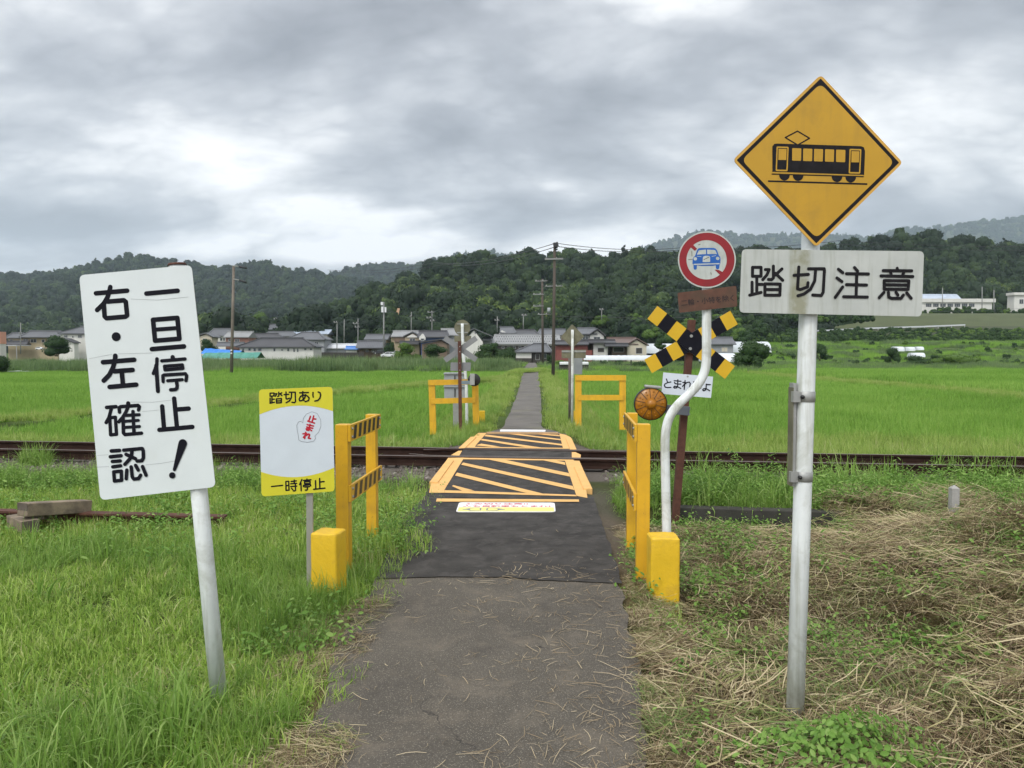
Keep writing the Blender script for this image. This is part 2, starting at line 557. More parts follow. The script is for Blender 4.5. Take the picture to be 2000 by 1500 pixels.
def asphalt_old():
    m, t, b = newmat('asphalt_old')
    g = t.add('ShaderNodeNewGeometry').outputs['Position']
    n = t.noise(g, 0.9, 5, 0.6)
    c = t.mix(t.ramp(n, 0.3, 0.7), (0.062, 0.053, 0.041), (0.094, 0.081, 0.063))
    n2 = t.noise(g, 130, 2, 0.7)
    c = t.mix(t.ramp(n2, 0.56, 0.72), c, (0.27, 0.24, 0.19))
    n2b = t.noise(t.vscale(g, (1, 1, 1)), 90, 2, 0.7)
    c = t.mix(t.ramp(n2b, 0.32, 0.22), c, (0.03, 0.028, 0.026))
    n3 = t.noise(g, 3.5, 6, 0.7, 0.5)
    c = t.mix(t.math('MULTIPLY', t.ramp(n3, 0.5, 0.72), 0.7), c, (0.16, 0.132, 0.098))
    n5 = t.noise(g, 1.6, 5, 0.65, 0.8)
    c = t.mix(t.math('MULTIPLY', t.ramp(n5, 0.56, 0.72), 0.55), c, (0.035, 0.03, 0.026))
    vo = t.add('ShaderNodeTexVoronoi', feature='DISTANCE_TO_EDGE')
    wv = t.add('ShaderNodeVectorMath', operation='ADD')
    nz = t.add('ShaderNodeTexNoise'); t.put(nz.inputs['Vector'], g); nz.inputs['Scale'].default_value = 5.0; nz.inputs['Detail'].default_value = 6
    t.put(wv.inputs[0], g); sc_ = t.add('ShaderNodeVectorMath', operation='SCALE'); t.put(sc_.inputs[0], nz.outputs['Color']); sc_.inputs[3].default_value = 0.35
    t.l.new(sc_.outputs[0], wv.inputs[1])
    t.put(vo.inputs['Vector'], wv.outputs[0]); vo.inputs['Scale'].default_value = 0.9
    crk = t.math('MULTIPLY', t.ramp(vo.outputs['Distance'], 0.006, 0.002), t.ramp(t.noise(g, 1.1, 3, 0.5), 0.5, 0.6))
    c = t.mix(t.math('MULTIPLY', crk, 0.8), c, (0.018, 0.016, 0.014))
    n4 = t.noise(g, 5.5, 5, 0.6, 1.0)
    c = t.mix(t.ramp(n4, 0.72, 0.76), c, (0.25, 0.21, 0.11))
    t.put(b.inputs['Base Color'], c)
    b.inputs['Roughness'].default_value = 0.9
    bn = t.add('ShaderNodeBump')
    bn.inputs['Strength'].default_value = 0.6; bn.inputs['Distance'].default_value = 0.006
    t.put(bn.inputs['Height'], t.noise(g, 150, 4, 0.7))
    t.l.new(bn.outputs[0], b.inputs['Normal'])
    return m


M['asphalt_old'] = asphalt_old()


def ground_mat():
    m, t, b = newmat('ground_soil')
    g = t.add('ShaderNodeNewGeometry').outputs['Position']
    a = t.add('ShaderNodeAttribute', attribute_name='zone')
    s = t.add('ShaderNodeSeparateColor')
    t.put(s.inputs[0], a.outputs['Color'])
    n = t.noise(g, 6, 8, 0.65)
    grass = t.mix(n, (0.03, 0.045, 0.014), (0.075, 0.08, 0.03))
    hay = t.mix(t.noise(g, 9, 8, 0.7, 0.6), (0.06, 0.042, 0.022), (0.19, 0.14, 0.075))
    grav = t.mix(t.noise(g, 30, 5, 0.75), (0.05, 0.042, 0.036), (0.2, 0.175, 0.15))
    far = t.mix(t.noise(t.vscale(g, (1, 1, 1)), 0.12, 6, 0.6), (0.05, 0.09, 0.022), (0.09, 0.12, 0.035))
    c = t.mix(s.outputs[0], grass, hay)
    c = t.mix(s.outputs[1], c, grav)
    c = t.mix(s.outputs[2], c, far)
    t.put(b.inputs['Base Color'], c)
    b.inputs['Roughness'].default_value = 0.95
    b.inputs['Specular IOR Level'].default_value = 0.1
    bn = t.add('ShaderNodeBump')
    bn.inputs['Strength'].default_value = 0.8; bn.inputs['Distance'].default_value = 0.03
    t.put(bn.inputs['Height'], t.noise(g, 25, 6, 0.7))
    t.l.new(bn.outputs[0], b.inputs['Normal'])
    return m


M['ground'] = ground_mat()

# ------------------------------------------------------------------ world-space building under a root
WL = {}
_build0 = MB.build


def root(name, loc, label, cat, group=None):
    o = empty(name, loc, 0.0, label, cat, group)
    WL[o.name] = Vector(loc)
    return o


def wbuild(s, name, parent=None, bevel=0.0, seg=2, loc=None, label=None):
    """vertices are given in world space; the object's origin is its root's base (or loc)"""
    off = WL[parent.name] if parent is not None else Vector(loc if loc is not None else (0, 0, 0))
    s.v = [(v[0] - off.x, v[1] - off.y, v[2] - off.z) for v in s.v]
    o = _build0(s, name, parent, bevel, seg, None)
    if parent is None:
        o.location = off
    WL[o.name] = off
    if label:
        o['label'] = label
    return o


MB.build = wbuild


class Plane:
    """upright board plane through pixel (px, py) at depth d; yaw turns it about the vertical, lean tips it"""
    def __init__(s, px, py, d, yaw=0.0):
        s.o = at(px, py, d)
        s.u = (RV * math.cos(yaw) + FH * math.sin(yaw)).normalized()
        s.w = Vector((0, 0, 1))
        s.n = (-FH * math.cos(yaw) + RV * math.sin(yaw)).normalized()

    def px(s, x, y):
        r = ray(x, y)
        t = (s.o - CP).dot(s.n) / r.dot(s.n)
        q = CP + r * t - s.o
        return (q.dot(s.u), q.dot(s.w))

    def fn(s, u, v, n=0.0):
        return s.o + s.u * u + s.w * v + s.n * n

    def poly(s, pts):
        return [s.px(*p) for p in pts]


def conv(ox, oy, sc):
    return lambda p: (ox + p[0] / sc, oy + p[1] / sc)


def roundpoly(c, r, seg=5):
    out = []
    n = len(c)
    c = [Vector((p[0], p[1])) for p in c]
    for i in range(n):
        p, a, b = c[i], c[i - 1], c[(i + 1) % n]
        da = (a - p).normalized(); db = (b - p).normalized()
        ang = math.acos(max(-1, min(1, da.dot(db))))
        k = r / math.tan(ang / 2)
        p0 = p + da * k; p1 = p + db * k
        for j in range(seg + 1):
            t = j / seg
            q = p0 * (1 - t) ** 2 + p * 2 * t * (1 - t) + p1 * t * t
            out.append((q.x, q.y))
    return out


def capsule(a, b, ra, rb, n=7):
    d = Vector((b[0] - a[0], b[1] - a[1]))
    ang = math.atan2(d.y, d.x) if d.length > 1e-9 else 0
    out = []
    for k in range(n + 1):
        t = ang - math.pi / 2 + math.pi * k / n
        out.append((b[0] + rb * math.cos(t), b[1] + rb * math.sin(t)))
    for k in range(n + 1):
        t = ang + math.pi / 2 + math.pi * k / n
        out.append((a[0] + ra * math.cos(t), a[1] + ra * math.sin(t)))
    return out


def strokes(mb, pl, cv, items, w, mat, n0=0.0012):
    """rounded brush strokes: w is the stroke width in the traced units"""
    k = [0]
    for it in items:
        ww = w
        if isinstance(it, tuple) and len(it) == 2 and isinstance(it[1], (int, float)) and isinstance(it[0], list):
            it, ww = it
        pts = [pl.px(*cv(p)) for p in it]
        a = pl.px(*cv(it[0])); b = pl.px(*cv((it[0][0] + 1, it[0][1])))
        unit = math.hypot(b[0] - a[0], b[1] - a[1])
        if len(pts) == 1:
            pts = pts * 2; it = it * 2
        for i in range(len(pts) - 1):
            ra = (it[i][2] if len(it[i]) > 2 else ww / 2) * unit
            rb = (it[i + 1][2] if len(it[i + 1]) > 2 else ww / 2) * unit
            k[0] += 1
            mb.face([pl.fn(u, v, n0 + 4e-5 * k[0]) for u, v in capsule(pts[i], pts[i + 1], ra, rb)], mat)


def board(mb, pl, pts, mat, back, r=0.0, n0=-0.004, n1=0.0):
    poly = pl.poly(pts)
    if r:
        poly = roundpoly(poly, r)
    mb.prism(poly, pl.fn, n0, n1, mat, matside=back, matback=back)
    return poly


def text(mb, pl_fn, body, size, mat, bold=0.0, squash=1.0, n0=0.002):
    """lettering in Blender's built-in typeface; pl_fn(u, v, n) places it"""
    c = bpy.data.curves.new('lettering', 'FONT')
    c.body = body; c.size = size; c.offset = bold; c.resolution_u = 2
    o = bpy.data.objects.new('lettering', c)
    me = bpy.data.meshes.new_from_object(o)
    wd = max((v.co.x for v in me.vertices), default=1)
    mb.mesh([pl_fn(v.co.x * squash, v.co.y, n0) for v in me.vertices], [tuple(p.vertices) for p in me.polygons], mat)
    bpy.data.objects.remove(o); bpy.data.curves.remove(c)
    return wd


def ground_at(p):
    return float(gz(p.x, p.y))


def post_base(px, py, z=0.0, below=0.25):
    p = gp(px, py, z)
    return Vector((p.x, p.y, z))


# ------------------------------------------------------------------ 1. tall white warning board on a leaning post
d1 = 3.72
pl = Plane(288, 747, d1)
rt = root('warning_sign', gp(428, 1365, -0.03), 'tall white board with two columns of black Japanese lettering, tilted on a leaning white post', 'sign')
mb = MB()
board(mb, pl, [(154.5, 537.5), (374, 517.5), (421, 951), (196, 977)], M['sign_white'], M['galv'], 0.028)
A = conv(170, 530, 6.5217); B = conv(190, 750, 6.5217)
SA = [
    [(115, 280), (512, 246)], [(298, 200), (290, 240), (262, 330), (215, 410), (130, 492)],
    [(268, 385), (470, 368), (495, 388), (512, 560), (490, 577), (250, 597), (226, 575), (215, 420)],
    [(758, 283), (1155, 247)],
    [(842, 617), (1152, 592), (1178, 858), (868, 883), (842, 617)], ([(870, 742), (1140, 722)], 52), [(828, 990), (1236, 955)],
    [(373, 832, 58)],
    [(205, 1157), (602, 1125)], [(362, 1075), (358, 1130), (335, 1220), (285, 1320), (215, 1390)], [(350, 1272), (582, 1255)],
    [(445, 1275), (458, 1430)], [(290, 1472), (628, 1442)],
    ([(893, 1115), (890, 1190), (848, 1300)], 46), ([(883, 1200), (905, 1525)], 52), ([(1093, 1092), (1097, 1120)], 56), ([(955, 1140), (1250, 1115)], 44),
    ([(990, 1208), (1215, 1191), (1222, 1235), (996, 1255), (990, 1208)], 44),
    ([(972, 1403), (968, 1330), (985, 1320), (1255, 1303), (1272, 1330), (1262, 1390)], 44),
    ([(1030, 1393), (1215, 1378)], 42), ([(1140, 1390), (1150, 1455), (1147, 1485), (1128, 1503), (1068, 1508)], 46)]
SB = [
    [(828, 285), (850, 550)], [(980, 185), (1015, 540)], [(1010, 325), (1165, 312)], [(792, 584), (1212, 546)],
    ([(120, 298), (240, 288)], 48), ([(185, 295), (165, 370), (150, 430), (115, 490)], 46), ([(160, 430), (232, 422), (246, 640), (172, 648), (160, 430)], 44),
    ([(395, 245), (398, 280)], 54), ([(285, 358), (280, 302), (300, 288), (520, 272), (538, 290), (528, 330)], 46),
    ([(390, 300), (370, 350), (330, 420), (278, 480)], 46), ([(330, 415), (335, 620), (355, 643), (565, 625)], 46), ([(457, 350), (470, 630)], 46),
    ([(345, 400), (535, 390)], 42), ([(345, 475), (525, 462)], 40), ([(350, 552), (540, 540)], 40),
    ([(182, 852), (285, 845)], 48), ([(170, 926), (305, 912)], 48), ([(195, 986), (295, 978)], 46), ([(200, 1054), (300, 1040)], 46),
    ([(212, 1118), (308, 1108), (312, 1225), (222, 1235), (212, 1118)], 46),
    ([(340, 842), (575, 820), (588, 850), (590, 940), (570, 975), (510, 980)], 46), ([(445, 835), (440, 900), (420, 950), (355, 1022)], 46), ([(370, 895), (490, 950)], 46),
    ([(380, 1095), (372, 1205)], 46), ([(435, 1055), (448, 1180), (470, 1210), (530, 1203), (555, 1160)], 46), ([(492, 1035), (525, 1095)], 46), ([(580, 1050), (625, 1160)], 46),
    [(1092, 755, 55), (985, 1090, 20)], [(958, 1162, 41)]]
strokes(mb, pl, A, SA, 60, M['sign_black'])
strokes(mb, pl, B, SB, 58, M['sign_black'])
# faint scratches
strokes(mb, pl, A, [([(30, 1112), (320, 1055)], 5), ([(400, 1050), (830, 1040)], 5), ([(560, 352), (900, 366), (1290, 326)], 5)], 5, M['scratch'], 0.0008)
strokes(mb, pl, B, [([(620, 1030), (810, 1010), (980, 982)], 6), ([(420, 228), (700, 232), (940, 205)], 5), ([(570, 350), (790, 330)], 4), ([(0, 910), (140, 900)], 5), ([(0, 1058), (150, 1050)], 5)], 5, M['scratch'], 0.0008)
mb.build('board', rt)
mb = MB()
r1 = 16.2 / FPX * d1
top = at(346, 519, d1 + 0.05); bot = gp(431, 1395, -0.03)
bot = at(431, 1395, d1 + 0.05)
mb.tube([bot, bot.lerp(top, 0.4), top], r1, M['pole_white'], 20)
mb.build('post', rt)
mb = MB()
mb.tube([top + Vector((0, 0, 0.001)), top + Vector((-0.001, 0, 0.012))], [r1 * 1.12, r1 * 1.0], M['rust'], 20)
mb.build('post_cap', rt)

# ------------------------------------------------------------------ 2. small yellow and white sign on a flat silver post
d2 = 5.35
pl = Plane(580, 862, d2)
rt = root('warning_sign', gp(607, 1150, -0.04), 'small white sign with yellow top and bottom bands on a flat silver post', 'sign')
mb = MB()
Z2 = conv(480, 730, 3.3333)
outer = [(85, 103), (565, 84), (579, 765), (103, 799)]
board(mb, pl, [Z2(p) for p in outer], M['sign_pale'], M['galv'], 0.028)


def band(curve, corners, rr, mat):
    # yellow band bounded by a curved edge; the two outer corners are rounded like the board's
    cp = [pl.px(*Z2(p)) for p in corners]
    cu = [pl.px(*Z2(p)) for p in curve]
    quad = [cu[0], cp[0], cp[1], cu[-1]]
    rp = roundpoly([Vector(q) for q in quad], rr)
    k = len(rp) // 4
    poly = [cu[0]] + rp[k:3 * k] + [cu[-1]] + cu[-2:0:-1]
    mb.face([pl.fn(u, v, 0.0008) for u, v in poly], mat)


def quadcurve(a, m, b, n=14):
    # parabola through a, m (middle), b
    out = []
    for i in range(n + 1):
        t = i / n
        out.append(((1 - t) * a[0] + t * b[0], a[1] * (1 - t) * (1 - 2 * t) + m[1] * 4 * t * (1 - t) + b[1] * t * (2 * t - 1)))
    return out


band(quadcurve((90, 265), (330, 208), (568, 244)), [outer[0], outer[1]], 0.028, M['bright_yellow'])
band(quadcurve((576, 610), (330, 672), (99, 638)), [outer[2], outer[3]], 0.028, M['bright_yellow'])
ZD = conv(500, 750, 12.5); ZE = conv(500, 880, 12.5)
SD_ = [
    [(345, 225), (440, 220), (440, 290), (345, 298), (345, 225)], [(390, 300), (390, 460)], [(345, 345), (348, 470)], [(395, 375), (450, 370)], [(345, 470), (450, 445)],
    [(470, 240), (510, 235), (500, 260), (470, 300)], [(558, 200), (558, 290), (535, 305)], [(630, 215), (585, 240)], [(590, 235), (635, 285)],
    [(498, 365), (622, 355), (622, 455), (505, 465), (498, 365)], [(505, 415), (620, 408)],
    [(735, 195), (735, 350), (755, 370), (815, 345)], [(690, 260), (800, 250)], [(815, 200), (960, 200), (965, 430), (940, 455), (880, 445)], [(870, 210), (865, 330), (820, 410), (740, 455)],
    [(1070, 215), (1280, 208)], [(1145, 185), (1140, 260), (1150, 340), (1175, 405)],
    [(1215, 260), (1190, 340), (1120, 405), (1070, 410), (1055, 370), (1090, 300), (1170, 270), (1250, 285), (1300, 340), (1285, 400), (1205, 430)],
    [(1395, 205), (1390, 270), (1400, 320)], [(1520, 195), (1565, 210), (1580, 270), (1560, 350), (1510, 400), (1440, 415)]]
strokes(mb, pl, ZD, SD_, 36, M['sign_black'])
SE_ = [
    [(380, 878), (650, 850)], [(730, 755), (800, 750), (808, 965), (735, 972), (730, 755)], [(735, 855), (805, 850)], [(860, 755), (985, 740)], [(935, 720), (935, 805)],
    [(850, 810), (995, 800)], [(850, 878), (995, 868)], [(960, 800), (968, 965), (945, 985), (915, 985)], [(870, 920), (900, 955)],
    [(1122, 705), (1065, 830)], [(1098, 790), (1105, 980)], [(1245, 695), (1245, 715)], [(1160, 728), (1340, 712)], [(1185, 762), (1320, 750), (1322, 800), (1190, 810), (1185, 762)],
    [(1160, 880), (1160, 850), (1330, 830), (1335, 860)], [(1195, 888), (1305, 878)], [(1255, 885), (1255, 950), (1235, 965), (1205, 962)],
    [(1455, 735), (1460, 930)], [(1555, 680), (1560, 920)], [(1565, 765), (1665, 755)], [(1410, 945), (1685, 915)]]
strokes(mb, pl, ZE, SE_, 36, M['sign_black'])
bub = [(372, 318), (375, 290), (395, 262), (430, 247), (465, 258), (488, 300), (490, 340), (475, 380), (450, 405), (455, 420), (440, 440), (400, 446), (360, 440), (345, 430), (342, 400), (335, 365), (332, 335), (345, 312), (360, 310), (372, 318)]
strokes(mb, pl, Z2, [bub], 2.2, M['grey_line'])
strokes(mb, pl, ZD, [[(1330, 790), (1290, 900)], [(1410, 780), (1370, 920)], [(1390, 850), (1460, 855)], [(1265, 905), (1430, 955)],
                     [(1250, 990), (1400, 1025)], [(1240, 1050), (1385, 1080)], [(1320, 985), (1290, 1130), (1240, 1125), (1225, 1095), (1290, 1090), (1360, 1140)],
                     [(1215, 1180), (1190, 1330)], [(1150, 1215), (1240, 1210), (1160, 1300)], [(1190, 1270), (1290, 1220), (1310, 1240), (1280, 1320), (1330, 1330)]], 38, M['text_red'])
mb.build('board', rt)
mb = MB()
pw = 13 / FPX * d2
mb.bar(at(606, 1170, d2 + 0.03), at(604, 775, d2 + 0.03), 0.02, pw, M['post_alu'], up=RV)
mb.build('post', rt, 0.003)

# ------------------------------------------------------------------ 3. yellow barriers
def lathe(mb, c, ax, prof, mat, n=28):
    """prof: list of (radius, offset along ax)"""
    ax = ax.normalized()
    x = ax.cross(Vector((0, 0, 1))).normalized(); y = ax.cross(x)
    vs = []; fs = []
    for r, o in prof:
        for k in range(n):
            a = 2 * math.pi * k / n
            vs.append(c + ax * o + (x * math.cos(a) + y * math.sin(a)) * r)
    for i in range(len(prof) - 1):
        for k in range(n):
            k2 = (k + 1) % n
            fs.append((i * n + k, i * n + k2, (i + 1) * n + k2, (i + 1) * n + k))
    mb.mesh(vs, fs, mat, True)


HATCH = pm('hatch_black', (0.03, 0.025, 0.018), 0.6, 0.3, 20)
HATCHW = pm('hatch_worn', (0.1, 0.065, 0.025), 0.6, 0.3, 20)


def stripes(mb, a, b, h, nrm, mat, k, slant, margin=0.12):
    """slanting hatch bars on a board face from a to b (centres), height h, nrm = outward"""
    d = b - a
    L = d.length
    d = d.normalized()
    up = Vector((0, 0, 1))
    up = (up - d * up.dot(d)).normalized()
    s0 = 0.08 * L; s1 = L * 0.98
    st = (s1 - s0) / k
    for i in range(k):
        c0 = s0 + i * st; c1 = c0 + st * 0.52
        hh = h / 2 - 0.012
        q = [a + d * c0 - up * hh, a + d * c1 - up * hh, a + d * (c1 + slant) + up * hh, a + d * (c0 + slant) + up * hh]
        mb.face([p + nrm * 0.0015 for p in q], mat)


def side_barrier(front, rear, htop, hlow, bh, side, label, worn):
    """two square posts joined by two hatched boards on the face towards the path (side = +1: right)"""
    f = Vector((front.x, front.y, 0)); r = Vector((rear.x, rear.y, 0))
    base = Vector((f.x, f.y, ground_at(f)))
    rt = root('barrier', base, label, 'barrier', 'yellow barriers at the crossing')
    dr = (r - f).normalized()
    nrm = Vector((dr.y, -dr.x, 0)) * side
    for p, wdt in ((f, 0.1), (r, 0.09)):
        mb = MB()
        g = ground_at(p)
        mb.bar(Vector((p.x, p.y, g - 0.12)), Vector((p.x, p.y, htop)), wdt, wdt, M['yellow'], up=dr)
        mb.build('post', rt, 0.004)
    for hz, mat, ext in ((htop - bh / 2 - 0.002, HATCH, 0.0), (hlow, HATCHW if worn else HATCH, 0.03)):
        mb = MB()
        off = nrm * (0.05 + 0.012)
        a = Vector((f.x, f.y, hz)) + off - dr * (0.05); b = Vector((r.x, r.y, hz)) + off + dr * (0.05 + ext)
        mb.bar(a, b, 0.02, bh, M['yellow'])
        stripes(mb, a + nrm * 0.0105, b + nrm * 0.0105, bh, nrm, mat, 6, 0.035 * (1 if worn else 1))
        for q in (a + dr * 0.05, b - dr * (0.05 + ext)):
            for dz in (-bh * 0.25, bh * 0.25):
                lathe(mb, q + Vector((0, 0, dz)) + nrm * 0.0105, nrm, [(0.011, 0), (0.011, 0.007), (0.006, 0.009), (0.0005, 0.0095)], M['galv'], 6)
        mb.build('rail_board', rt)
    return rt


fL = at(673, 1115, 5.93); rL = at(728, 1060, 6.83)
side_barrier(fL, rL, 1.155, 0.615, 0.13, 1, 'yellow post barrier with black hatched boards beside the small yellow and white sign', True)
fR = at(1254, 1147, 5.85); rR = at(1233, 1062, 6.85)
side_barrier(fR, rR, 1.165, 0.56, 0.13, -1, 'yellow post barrier with black hatched boards beside the bent white pole', True)


def far_barrier(xl, xr, ytop, ymid, ybase, d, label, tilt=0.0):
    pl = Plane((xl + xr) / 2, ytop, d)
    base = at((xl + xr) / 2, ytop, d)
    g = -0.05
    rt = root('barrier', Vector((base.x, base.y, g)), label, 'barrier', 'yellow barriers at the crossing')
    wpx = 12.5
    for x in (xl + wpx / 2, xr - wpx / 2):
        mb = MB()
        u, v = pl.px(x, ytop + 1)
        u2, v2 = pl.px(x + tilt, ybase + 8)
        mb.bar(pl.fn(u2, min(v2, -1.2), 0), pl.fn(u, v, 0), wpx / FPX * d, 0.08, M['yellow'], up=-FH)
        mb.build('post', rt, 0.005)
    for y, hgt in ((ytop, 10.5), (ymid, 10.5)):
        mb = MB()
        a = pl.px(xl + (0 if y == ytop else 5), y); b = pl.px(xr - (0 if y == ytop else 5), y - (2 if tilt else 0)); c = pl.px(xr, y + hgt)
        mb.prism([(a[0], a[1] - (a[1] - c[1])), (b[0], b[1] - (a[1] - c[1])), b, a], pl.fn, 0.042, 0.062, M['yellow'])
        mb.build('rail_board', rt)
    return rt


far_barrier(837, 934, 742, 778, 833, 16.6, 'plain yellow frame barrier behind the rusty crossing post across the track', 3)
far_barrier(1123, 1222, 732.5, 771, 828, 16.6, 'plain yellow frame barrier beside the white pole across the track')

# ------------------------------------------------------------------ 4. yellow concrete blocks


def block(name, xl, xr, ytop, ybase, d, label, seed, yaw=0.0):
    c = at((xl + xr) / 2, ybase, d)
    wd = (xr - xl) / FPX * d
    z0 = 1.75 - (ybase - HZ) / FPX * d
    z1 = 1.75 - (ytop - HZ) / FPX * d
    bm = bmesh.new()
    bmesh.ops.create_cube(bm, size=1.0)
    bmesh.ops.scale(bm, vec=(wd, wd * 0.95, (z1 - z0) + 0.3), verts=bm.verts)
    bmesh.ops.bevel(bm, geom=bm.edges[:], offset=0.022, segments=3, affect='EDGES', profile=0.6)
    bmesh.ops.subdivide_edges(bm, edges=bm.edges[:], cuts=5, use_grid_fill=True)
    for v in bm.verts:
        n = mnoise.noise(v.co * 14 + Vector((seed, 0, 0))) * 0.006 + mnoise.noise(v.co * 45 + Vector((seed, 3, 0))) * 0.003
        v.co += v.co.normalized() * n
        if v.co.z > 0: v.co.x *= 0.985; v.co.y *= 0.985
    me = bpy.data.meshes.new(name)
    bm.to_mesh(me); bm.free()
    me.polygons.foreach_set('use_smooth', [True] * len(me.polygons))
    me.materials.append(M['yellow_block'])
    o = bpy.data.objects.new(name, me)
    o.location = (c.x, c.y + wd * 0.47, (z0 + z1) / 2 - 0.15)
    o.rotation_euler = (0, 0, YAW + yaw)
    COL.objects.link(o)
    return tag(o, label, 'bollard', 'yellow concrete marker blocks')


block('marker_block', 608, 664, 1046, 1168, 5.32, 'yellow painted concrete block in tall grass beside the flat silver post', 1, -0.2)
block('marker_block', 1269, 1328, 1055, 1190, 5.42, 'yellow painted concrete block at the foot of the bent white pole', 5, 0.0)
block('marker_block', 935, 947, 803, 822, 17.4, 'small yellow block half hidden beside the far barrier of the rusty post', 9, 0.0)

block('marker_block', 1115, 1124, 803, 822, 17.4, 'small yellow block half hidden behind the far barrier by the straight white pole', 12, 0.0)

# ------------------------------------------------------------------ 5. round no-cars sign on a bent white pole
d5 = 5.72
pl = Plane(1380, 507, d5)
rt = root('no_cars_sign', gp(1302, 1165, -0.15), 'round red-rimmed no-cars sign over a brown plate on a bent white pole', 'road sign')


def arc(pts, n=6):
    """smooth a polyline with Catmull-Rom"""
    out = []
    P_ = [pts[0]] + list(pts) + [pts[-1]]
    for i in range(1, len(P_) - 2):
        for k in range(n):
            t = k / n
            a, b, c, d = (np.array(P_[i + j], float) for j in (-1, 0, 1, 2))
            out.append(tuple(0.5 * (2 * b + (c - a) * t + (2 * a - 5 * b + 4 * c - d) * t * t + (3 * b - a - 3 * c + d) * t ** 3)))
    out.append(tuple(pts[-1]))
    return out


path = arc([(1302, 1160), (1302, 1045), (1300, 940), (1299, 870), (1301, 838), (1309, 812), (1325, 790), (1348, 768), (1366, 747), (1377, 722), (1380, 690), (1380, 640), (1380, 560), (1380, 470)], 5)
mb = MB()
mb.tube([at(x, y, d5 + 0.05) for x, y in path], 9.0 / FPX * d5, M['pole_white'], 18)
mb.build('pole', rt)


def disc(cx, cy, rx, ry, n=48, a0=0, a1=2 * math.pi):
    return [(cx + rx * math.cos(a0 + (a1 - a0) * k / n), cy + ry * math.sin(a0 + (a1 - a0) * k / n)) for k in range(n)]


Z5 = conv(1300, 440, 8.3333)
mb = MB()
c5 = (672, 560)
poly = pl.poly([Z5(p) for p in disc(*c5, 472, 462, 56)])
mb.prism(poly, pl.fn, -0.004, 0.0, M['round_white'], M['metal_back'], M['old_back'])
# red ring
ro = pl.poly([Z5(p) for p in disc(*c5, 450, 440, 56)]); ri = pl.poly([Z5(p) for p in disc(667, 562, 328, 320, 56)])
for k in range(56):
    k2 = (k + 1) % 56
    mb.face([pl.fn(*ro[k], 0.001), pl.fn(*ro[k2], 0.001), pl.fn(*ri[k2], 0.001), pl.fn(*ri[k], 0.001)], M['red'])


def shape(pts, mat, n):
    mb.face([pl.fn(*pl.px(*Z5(p)), n) for p in pts], mat)


shape([(400, 352), (445, 318), (512, 382), (475, 418)], M['red'], 0.0014)
shape([(795, 722), (868, 728), (935, 765), (890, 812), (850, 775)], M['red'], 0.0014)
car = [(437, 600), (440, 545), (462, 512), (478, 500), (512, 405), (535, 375), (580, 368), (780, 368), (815, 380), (838, 412), (868, 495), (888, 515), (894, 560), (890, 620), (878, 645), (872, 700), (855, 716), (830, 714), (817, 695), (815, 652), (770, 660), (585, 662), (508, 652), (506, 705), (490, 724), (465, 720), (455, 700), (452, 645), (437, 625)]
shape(car, M['blue'], 0.0014)
W5 = M['round_white']
shape([(508, 478), (540, 408), (655, 396), (658, 470), (580, 472)], W5, 0.0019)
shape([(678, 470), (675, 396), (790, 402), (812, 415), (836, 470), (760, 466)], W5, 0.0019)
shape([(602, 598), (605, 530), (618, 506), (650, 497), (690, 497), (716, 506), (724, 530), (724, 596), (700, 600)], W5, 0.0019)
shape(disc(482, 546, 29, 27, 16), W5, 0.0019)
shape(disc(847, 540, 29, 27, 16), W5, 0.0019)
shape([(455, 628), (880, 615), (874, 634), (455, 647)], W5, 0.0019)
shape([(505, 500), (585, 508), (575, 515), (510, 507)], W5, 0.0019)
shape([(745, 505), (820, 490), (818, 498), (755, 512)], W5, 0.0019)
strokes(mb, pl, Z5, [([(620, 560), (705, 520)], 9)], 8, M['brown_ink'], 0.0022)
strokes(mb, pl, Z5, [([(425, 420), (428, 500)], 10), ([(370, 560), (430, 553)], 9), ([(530, 320), (565, 308)], 9), ([(735, 770), (742, 800)], 10)], 8, M['old_back'], 0.0016)
mb.build('disc_plate', rt)
mb = MB()
board(mb, pl, [Z5(p) for p in ((195, 1100), (1150, 985), (1168, 1320), (222, 1424))], M['brown_plate'], M['brown_plate'], 0.01, n0=-0.004, n1=0.0)
ta = pl.px(*Z5((250, 1310))); tb = pl.px(*Z5((1100, 1225)))
td = Vector((tb[0] - ta[0], tb[1] - ta[1])); tl = td.length; td.normalize(); tp = Vector((-td.y, td.x))


def fn_plate(u, v, n):
    q = Vector(ta) + td * u + tp * v
    return pl.fn(q.x, q.y, n)


sz = tl / 7.75
text(mb, fn_plate, '二輪・小特を除く', sz * 1.02, M['brown_ink'], 0.012 * sz, 1.0, 0.0012)
mb.build('brown_plate', rt)

# ------------------------------------------------------------------ 6. crossing post with striped cross
d6 = 8.1
pl = Plane(1345, 680, d6)
rt = root('crossing_post', gp(1319, 1025, -0.1), 'rusty post with a black and yellow striped cross and a round amber lamp', 'crossing sign')
mb = MB()
mb.bar(at(1317, 1035, d6 + 0.06), at(1351, 625, d6 + 0.06), 0.075, 0.075, M['rust'], up=FH)
mb.build('post', rt, 0.004)
ZC = conv(1200, 550, 5.0)


